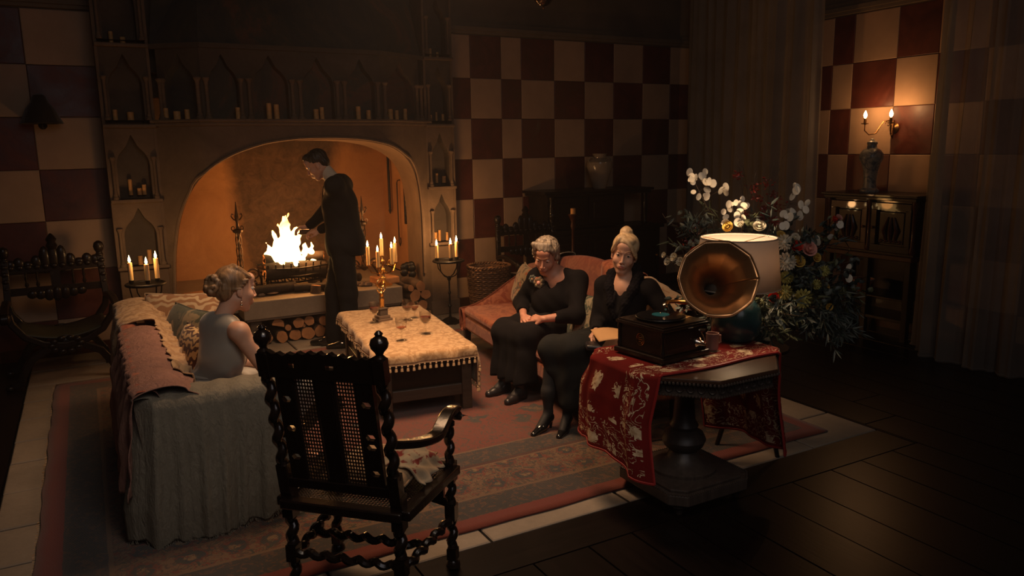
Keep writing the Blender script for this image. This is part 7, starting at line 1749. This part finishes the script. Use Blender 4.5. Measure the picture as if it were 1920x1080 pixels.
    e = MB(); e.box((2.66, 3.70, .60), (.22, .12, .035), (0, .06, -.5)); o = tag(e.obj('clutch_bag', M['boot'], bevel=.012, loc=(2.66, 3.70, .60)), 'small dark clutch bag in the lap of the blonde woman under the envelope', 'bag')
    return t
blonde()

# ---- the young woman on the left settee, seen from behind
def young():
    t = person('p', 'person with pinned-up hair in a sleeveless grey satin dress, seated on the left settee', (.50, 4.18, .45))
    S0 = V(.545, 4.13, .925); hip = V(.50, 4.20, .52); HC = V(.635, 4.14, 1.100); f = V(.92, .39, 0).normalized(); r = V(.39, -.92, 0); F = Frame(HC, (.97, .22, -.16), (.12, .08, 1)); s = 1.0; FS = Frame(S0, f)
    shR, shL = S0+r*.168+V(0, 0, -.015), S0-r*.135+V(0, 0, -.02)+f*.02
    elR, elL = V(.745, 3.96, .655), V(.58, 4.44, .66); wrR, wrL = V(.93, 4.13, .60), V(.84, 4.36, .60)
    kR, kL = V(.93, 4.22, .50), V(.86, 4.44, .50); aR, aL = V(.93, 4.24, .10), V(.88, 4.46, .10)
    body = head(F, s)+[cone(S0+f*.0+V(0, 0, .01), HC-F.f*.022-F.u*.06, .045, .042, .035), cone(shR, shL, .045, .045, .03), ell(S0+V(0, 0, -.09), (.122, .070, .11), FS.M, .03), cone(S0-V(0, 0, .12), hip, .070, .095, .03), cone(shR+V(0, 0, -.01), elR, .047, .036, .03), cone(elR, wrR, .036, .022, .01), cone(shL, elL, .047, .036, .03), cone(elL, wrL, .036, .022, .01),
        cone(hip+r*.08, kR, .085, .055, .04), cone(hip-r*.08, kL, .085, .055, .04), cone(kR, aR, .052, .030, .02), cone(kL, aL, .052, .030, .02), cone(aR, aR+V(.09, .04, -.06), .030, .026, .02), cone(aL, aL+V(.09, .04, -.06), .030, .026, .02)]
    body += hand(wrR, V(.1, .8, -.1), V(.3, 0, .9), 1, .9, (.3, .4, .4), .02)+hand(wrL, V(.5, -.7, .05), V(.3, 0, .9), -1, .9, (.3, .4, .4), .02)
    sdf_mesh('body', body, .0042, [M['skin'], M['lips']], t, lipfn(F, s)); face_parts(F, s, t, .3, M['skin'])
    dr = [cone(S0+r*.065+V(0, 0, -.004), S0-r*.065+V(0, 0, -.004), .062, .062, .04), cone(S0+r*.11+V(0, 0, -.012), S0-r*.11+V(0, 0, -.012), .044, .044, .03), ell(S0+V(0, 0, -.10), (.142, .096, .13), FS.M, .05), ell(S0+V(0, 0, -.17), (.128, .098, .11), FS.M, .05), cone(S0+V(0, 0, -.20), hip+V(0, 0, .10), .100, .116, .05),
          cut(FS(.200, .01, -.09), (.052, .085, .100), FS.M, .006), cut(FS(-.215, .01, -.09), (.052, .085, .100), FS.M, .006), cut(FS(.240, .0, .03), (.085, .12, .07), FS.M, .008), cut(FS(-.262, .0, .03), (.085, .12, .07), FS.M, .008), ('s', 'c', FS(0, .03, .12), FS(0, .05, .055), .055, .052, .006)]
    sdf_mesh('satin_bodice', dr, .0055, M['silk'], t, disp=lambda X, Y, Z: (.0045*np.sin((X+Y)*52+Z*26+2*np.sin(Z*20))+.003*np.sin(X*30-Z*44))*np.clip((.90-Z)*5, 0, 1))
    b = [ell(hip+V(0, 0, .135), (.134, .124, .020), FS.M, .01)]; sdf_mesh('waistband', b, .006, M['silksk'], t)
    sk = [ell(hip+V(0, 0, .05), (.168, .150, .115), FS.M, .05), cone(hip+r*.08, kR, .115, .080, .05), cone(hip-r*.08, kL, .115, .080, .05), cone(kR, aR+V(0, 0, .2), .08, .09, .04), cone(kL, aL+V(0, 0, .2), .08, .09, .04), cone(kR, kL, .08, .08, .05)]
    sdf_mesh('satin_skirt', sk, .008, M['silksk'], t, disp=lambda X, Y, Z: .006*np.sin(X*30+Y*48+Z*12)+.003*np.sin(Y*80+X*20))
    for a in (aR, aL):
        c = V(a.x, a.y, 0); d = V(.92, .38, 0); sdf_mesh('shoe', [cone(c+V(0, 0, .045), c+d*.15+V(0, 0, .026), .034, .026, .02), cone(c+V(0, 0, .04), c+V(0, 0, .07), .034, .032, .02), ('s', 'b', tuple(c+V(0, 0, -.035)), (.3, .3, .05), None, .003, .002)], .006, M['shoe'], t)
    E = lambda x, y, z, a, b_, c_, k=.012: ell(F(x*s, y*s, z*s), (a*s, b_*s, c_*s), F.M, k)
    hp = [E(0, -.024, .042, .079, .090, .080), E(0, -.06, -.01, .064, .048, .062), cut(F(0, .098*s, -.01*s), (.075*s, .058*s, .095*s), F.M, .008), cut(F(0, .045*s, -.10*s), (.12*s, .09*s, .075*s), F.M, .006)]
    rh = random.Random(9)
    for k in range(34): # messy bun low at the back
        th = rh.uniform(0, 6.28); ph = math.acos(rh.uniform(-1, 1)); d = Vector((math.sin(ph)*math.cos(th), math.sin(ph)*math.sin(th), math.cos(ph))); c = Vector((0, -.118, .012))+Vector((d.x*.040, d.y*.034, d.z*.044)); tt = d.cross(Vector((rh.uniform(-1, 1), rh.uniform(-1, 1), .3))).normalized(); hp.append(cone(F(*((c-tt*.022)*s)), F(*((c+tt*.022)*s)), .012, .008, .003))
    hp.append(E(0, -.112, .012, .038, .034, .042))
    for k in range(12):
        x = -.06+.011*k; hp.append(cone(F(x*s, .050*s, (.082-.3*x*x/.06)*s), F(x*.75*s, -.02*s, (.118-.2*x*x/.06)*s), .008, .010, .005)); hp.append(cone(F(x*.75*s, -.02*s, (.117-.2*x*x/.06)*s), F(x*.3*s, -.105*s, .05*s), .012, .010, .004))
    for sx in (-1, 1):
        for k in range(4): hp.append(cone(F(sx*.073*s, (.030-.012*k)*s, (.050-.016*k)*s), F(sx*.052*s, -.085*s, (.02-.008*k)*s), .008, .008, .004))
    sdf_mesh('hair', hp, .0038, M['hair_dkblonde'], t)
    for sx in (-1, 1):
        m = MB(); m.tube([F(sx*.076*s, .003*s, -.044*s), F(sx*.077*s, .003*s, -.060*s)], .0012, 5); m.ball(F(sx*.077*s, .003*s, -.066*s), .0055, 8, 6); m.ball(F(sx*.077*s, .003*s, -.080*s), .0075, 8, 6); m.obj('drop_earring', M['chrome'], t, world=True)
    return t
young()

# ---- the man tending the fire
def man():
    t = person('p', 'person with short dark hair in a dark suit, standing and leaning towards the fire', (1.93, 6.82, 0))
    f = V(-.88, .47, 0).normalized(); r = V(.47, .88, 0)
    S0 = V(2.005, 6.85, 1.500); hip = V(2.005, 6.82, .96); HC = V(1.832, 6.885, 1.675); F = Frame(HC, (-.82, .34, -.52)); s = 1.06; FS = Frame(S0, f, (-.15, 0.06, 1))
    shR, shL = S0+r*.185, S0-r*.185
    elL, elR = V(2.05, 6.82, 1.20), V(1.93, 7.14, 1.22); wrL, wrR = V(1.855, 7.03, 1.075), V(1.80, 7.20, 1.10)
    hR, hL = hip+r*.09, hip-r*.09; kR, kL = V(1.93, 6.92, .51), V(2.0, 6.735, .51); aR, aL = V(1.90, 6.92, .10), V(2.0, 6.72, .10)
    body = head(F, s, 0, 1)+[cone(S0+V(-.03, .012, .01), HC-F.f*.025-F.u*.06, .060, .056, .03), cone(shR, shL, .045, .045, .02), cone(S0-V(0, 0, .10), hip, .09, .10, .02), cone(shR, elR, .045, .038, .01), cone(elR, wrR, .038, .028, .01), cone(shL, elL, .045, .042, .03), cone(elL, wrL, .042, .028, .01),
        cone(hR, kR, .07, .05, .02), cone(hL, kL, .07, .05, .02), cone(kR, aR, .046, .030, .02), cone(kL, aL, .046, .030, .02), cone(aR, aR+V(-.08, .04, -.055), .028, .022, .01), cone(aL, aL+V(-.08, .04, -.055), .028, .022, .01)]
    body += hand(wrL, V(-.75, .42, -.12), V(.1, -.4, .9), 1, 1.05, (.5, .7, .5), .03, .012)+hand(wrR, V(-.85, .15, -.1), V(-.1, .4, .9), -1, 1.05, (.5, .7, .5), .03, .012)
    sdf_mesh('body', body, .005, [M['skin'], M['lips_dk']], t, lipfn(F, s)); face_parts(F, s, t, .8, M['skin'], (0, 1, -.3))
    sl = [ell(FS(0, .02, -.14), (.165, .118, .20), FS.M, .06)]
    jk = [cone(shR-V(0, 0, .01), shL-V(0, 0, .01), .078, .078, .08), ell(FS(0, .0, -.15), (.185, .132, .19), FS.M, .06), cone(FS(0, 0, -.22), tuple(hip+V(.02, 0, .06)), .155, .160, .08), ell(tuple(hip+V(0.02, 0, .0)), (.20, .165, .16), Frame(hip, f).M, .06), cone(S0+r*.07+V(.015, 0, .02), S0-r*.07+V(.015, 0, .02), .066, .066, .05),
          cone(shR-V(0, 0, .02), elR, .072, .060, .07), cone(elR, wrR.lerp(elR, .05), .062, .043, .03), cone(shL-V(0, 0, .02), elL, .072, .060, .07), cone(elL, wrL.lerp(elL, .05), .062, .043, .03), ('s', 'c', FS(0, .10, .09), FS(0, .165, -.26), .05, .010, .005), ('s', 'c', FS(0, .03, .13), FS(0, .09, .04), .058, .058, .005), cone(tuple(hip+V(.02, 0, -.02)), tuple(hip+V(.03, 0, -.10)), .165, .165, .05), ('s', 'b', tuple(hip+V(0, 0, -.20)), (.4, .4, .10), None, .006, .004),
          ('s', 'c', tuple(wrL), tuple(wrL+(wrL-elL).normalized()*.08), .03, .05, .004), ('s', 'c', tuple(wrR), tuple(wrR+(wrR-elR).normalized()*.08), .03, .05, .004)]
    sdf_mesh('suit_jacket', jk, .0075, M['suit'], t, disp=lambda X, Y, Z: .003*np.sin(X*30+Z*26)*np.sin(Y*28-Z*18))
    sdf_mesh('shirt', [ell(FS(0, .035, -.10), (.115, .105, .19), FS.M, .03), cone(S0+V(-.028, .012, .015), HC-F.f*.03-F.u*.085, .066, .062, .02), ('s', 'c', tuple(HC-F.f*.03-F.u*.078), tuple(HC), .053, .09, .003)], .006, M['shirt'], t)
    m = MB(); m.sweep_rect([FS(0, .118, .035), FS(0, .137, -.02), FS(0, .150, -.16), FS(0, .156, -.28)], [.022, .04, .055, .06], .008, (0, 0, 1)) if False else m.tube([FS(0, .095, .040), FS(0, .128, -.03), FS(0, .142, -.14), FS(0, .15, -.26)], [.016, .018, .022, .024], 8, flat=.35); m.obj('tie', M['suit'], t, world=True)
    tr = [cone(hip+r*.07+V(0, 0, .02), kR, .118, .085, .05), cone(hip-r*.07+V(0, 0, .02), kL, .118, .085, .05), cone(kR, aR+V(0, 0, -.03), .083, .078, .03), cone(kL, aL+V(0, 0, -.03), .083, .078, .03), ell(hip, (.175, .14, .12), Frame(hip, f).M, .05), ('s', 'b', (1.95, 6.82, .0), (.4, .4, .030), None, .004, .002)]
    sdf_mesh('trousers', tr, .008, M['suit'], t, disp=lambda X, Y, Z: .003*np.sin(X*26+Z*30)*np.sin(Y*24+Z*14))
    for a, d in ((aR, V(-.88, .47, 0)), (aL, V(-.96, .25, 0))):
        d.normalize(); c = V(a.x, a.y, 0)
        sh = [cone(c-d*.03+V(0, 0, .045), c+d*.09+V(0, 0, .045), .042, .042, .02), cone(c+d*.09+V(0, 0, .042), c+d*.20+V(0, 0, .030), .042, .028, .02), ('s', 'b', tuple(c+d*.05+V(0, 0, -.045)), (.35, .35, .05), None, .003, .002)]
        b = sdf_mesh('leather_shoe', sh, .006, M['shoe'], t)
    E = lambda x, y, z, a, b_, c_, k=.012: ell(F(x*s, y*s, z*s), (a*s, b_*s, c_*s), F.M, k)
    hp = [E(0, -.024, .046, .077, .091, .080), E(0, -.06, -.005, .064, .046, .058), E(0, .045, .095, .050, .040, .026), cut(F(0, .102*s, -.012*s), (.075*s, .050*s, .085*s), F.M, .006), cut(F(0, .040*s, -.09*s), (.12*s, .085*s, .080*s), F.M, .006)]
    sdf_mesh('hair', hp, .0042, M['hair_dark'], t, disp=lambda X, Y, Z: .0025*np.sin(X*160+Z*90)*np.sin(Y*150))
    return t
man()
m = MB(); m.tube([(1.84, 7.06, 1.045), (1.79, 7.13, 1.052), (1.72, 7.2, 1.05)], .024, 8); o = m.obj('kindling', M['bark'], loc=(1.79, 7.13, 1.05)); tag(o, 'piece of firewood held by the man in the suit over the flames', 'log')
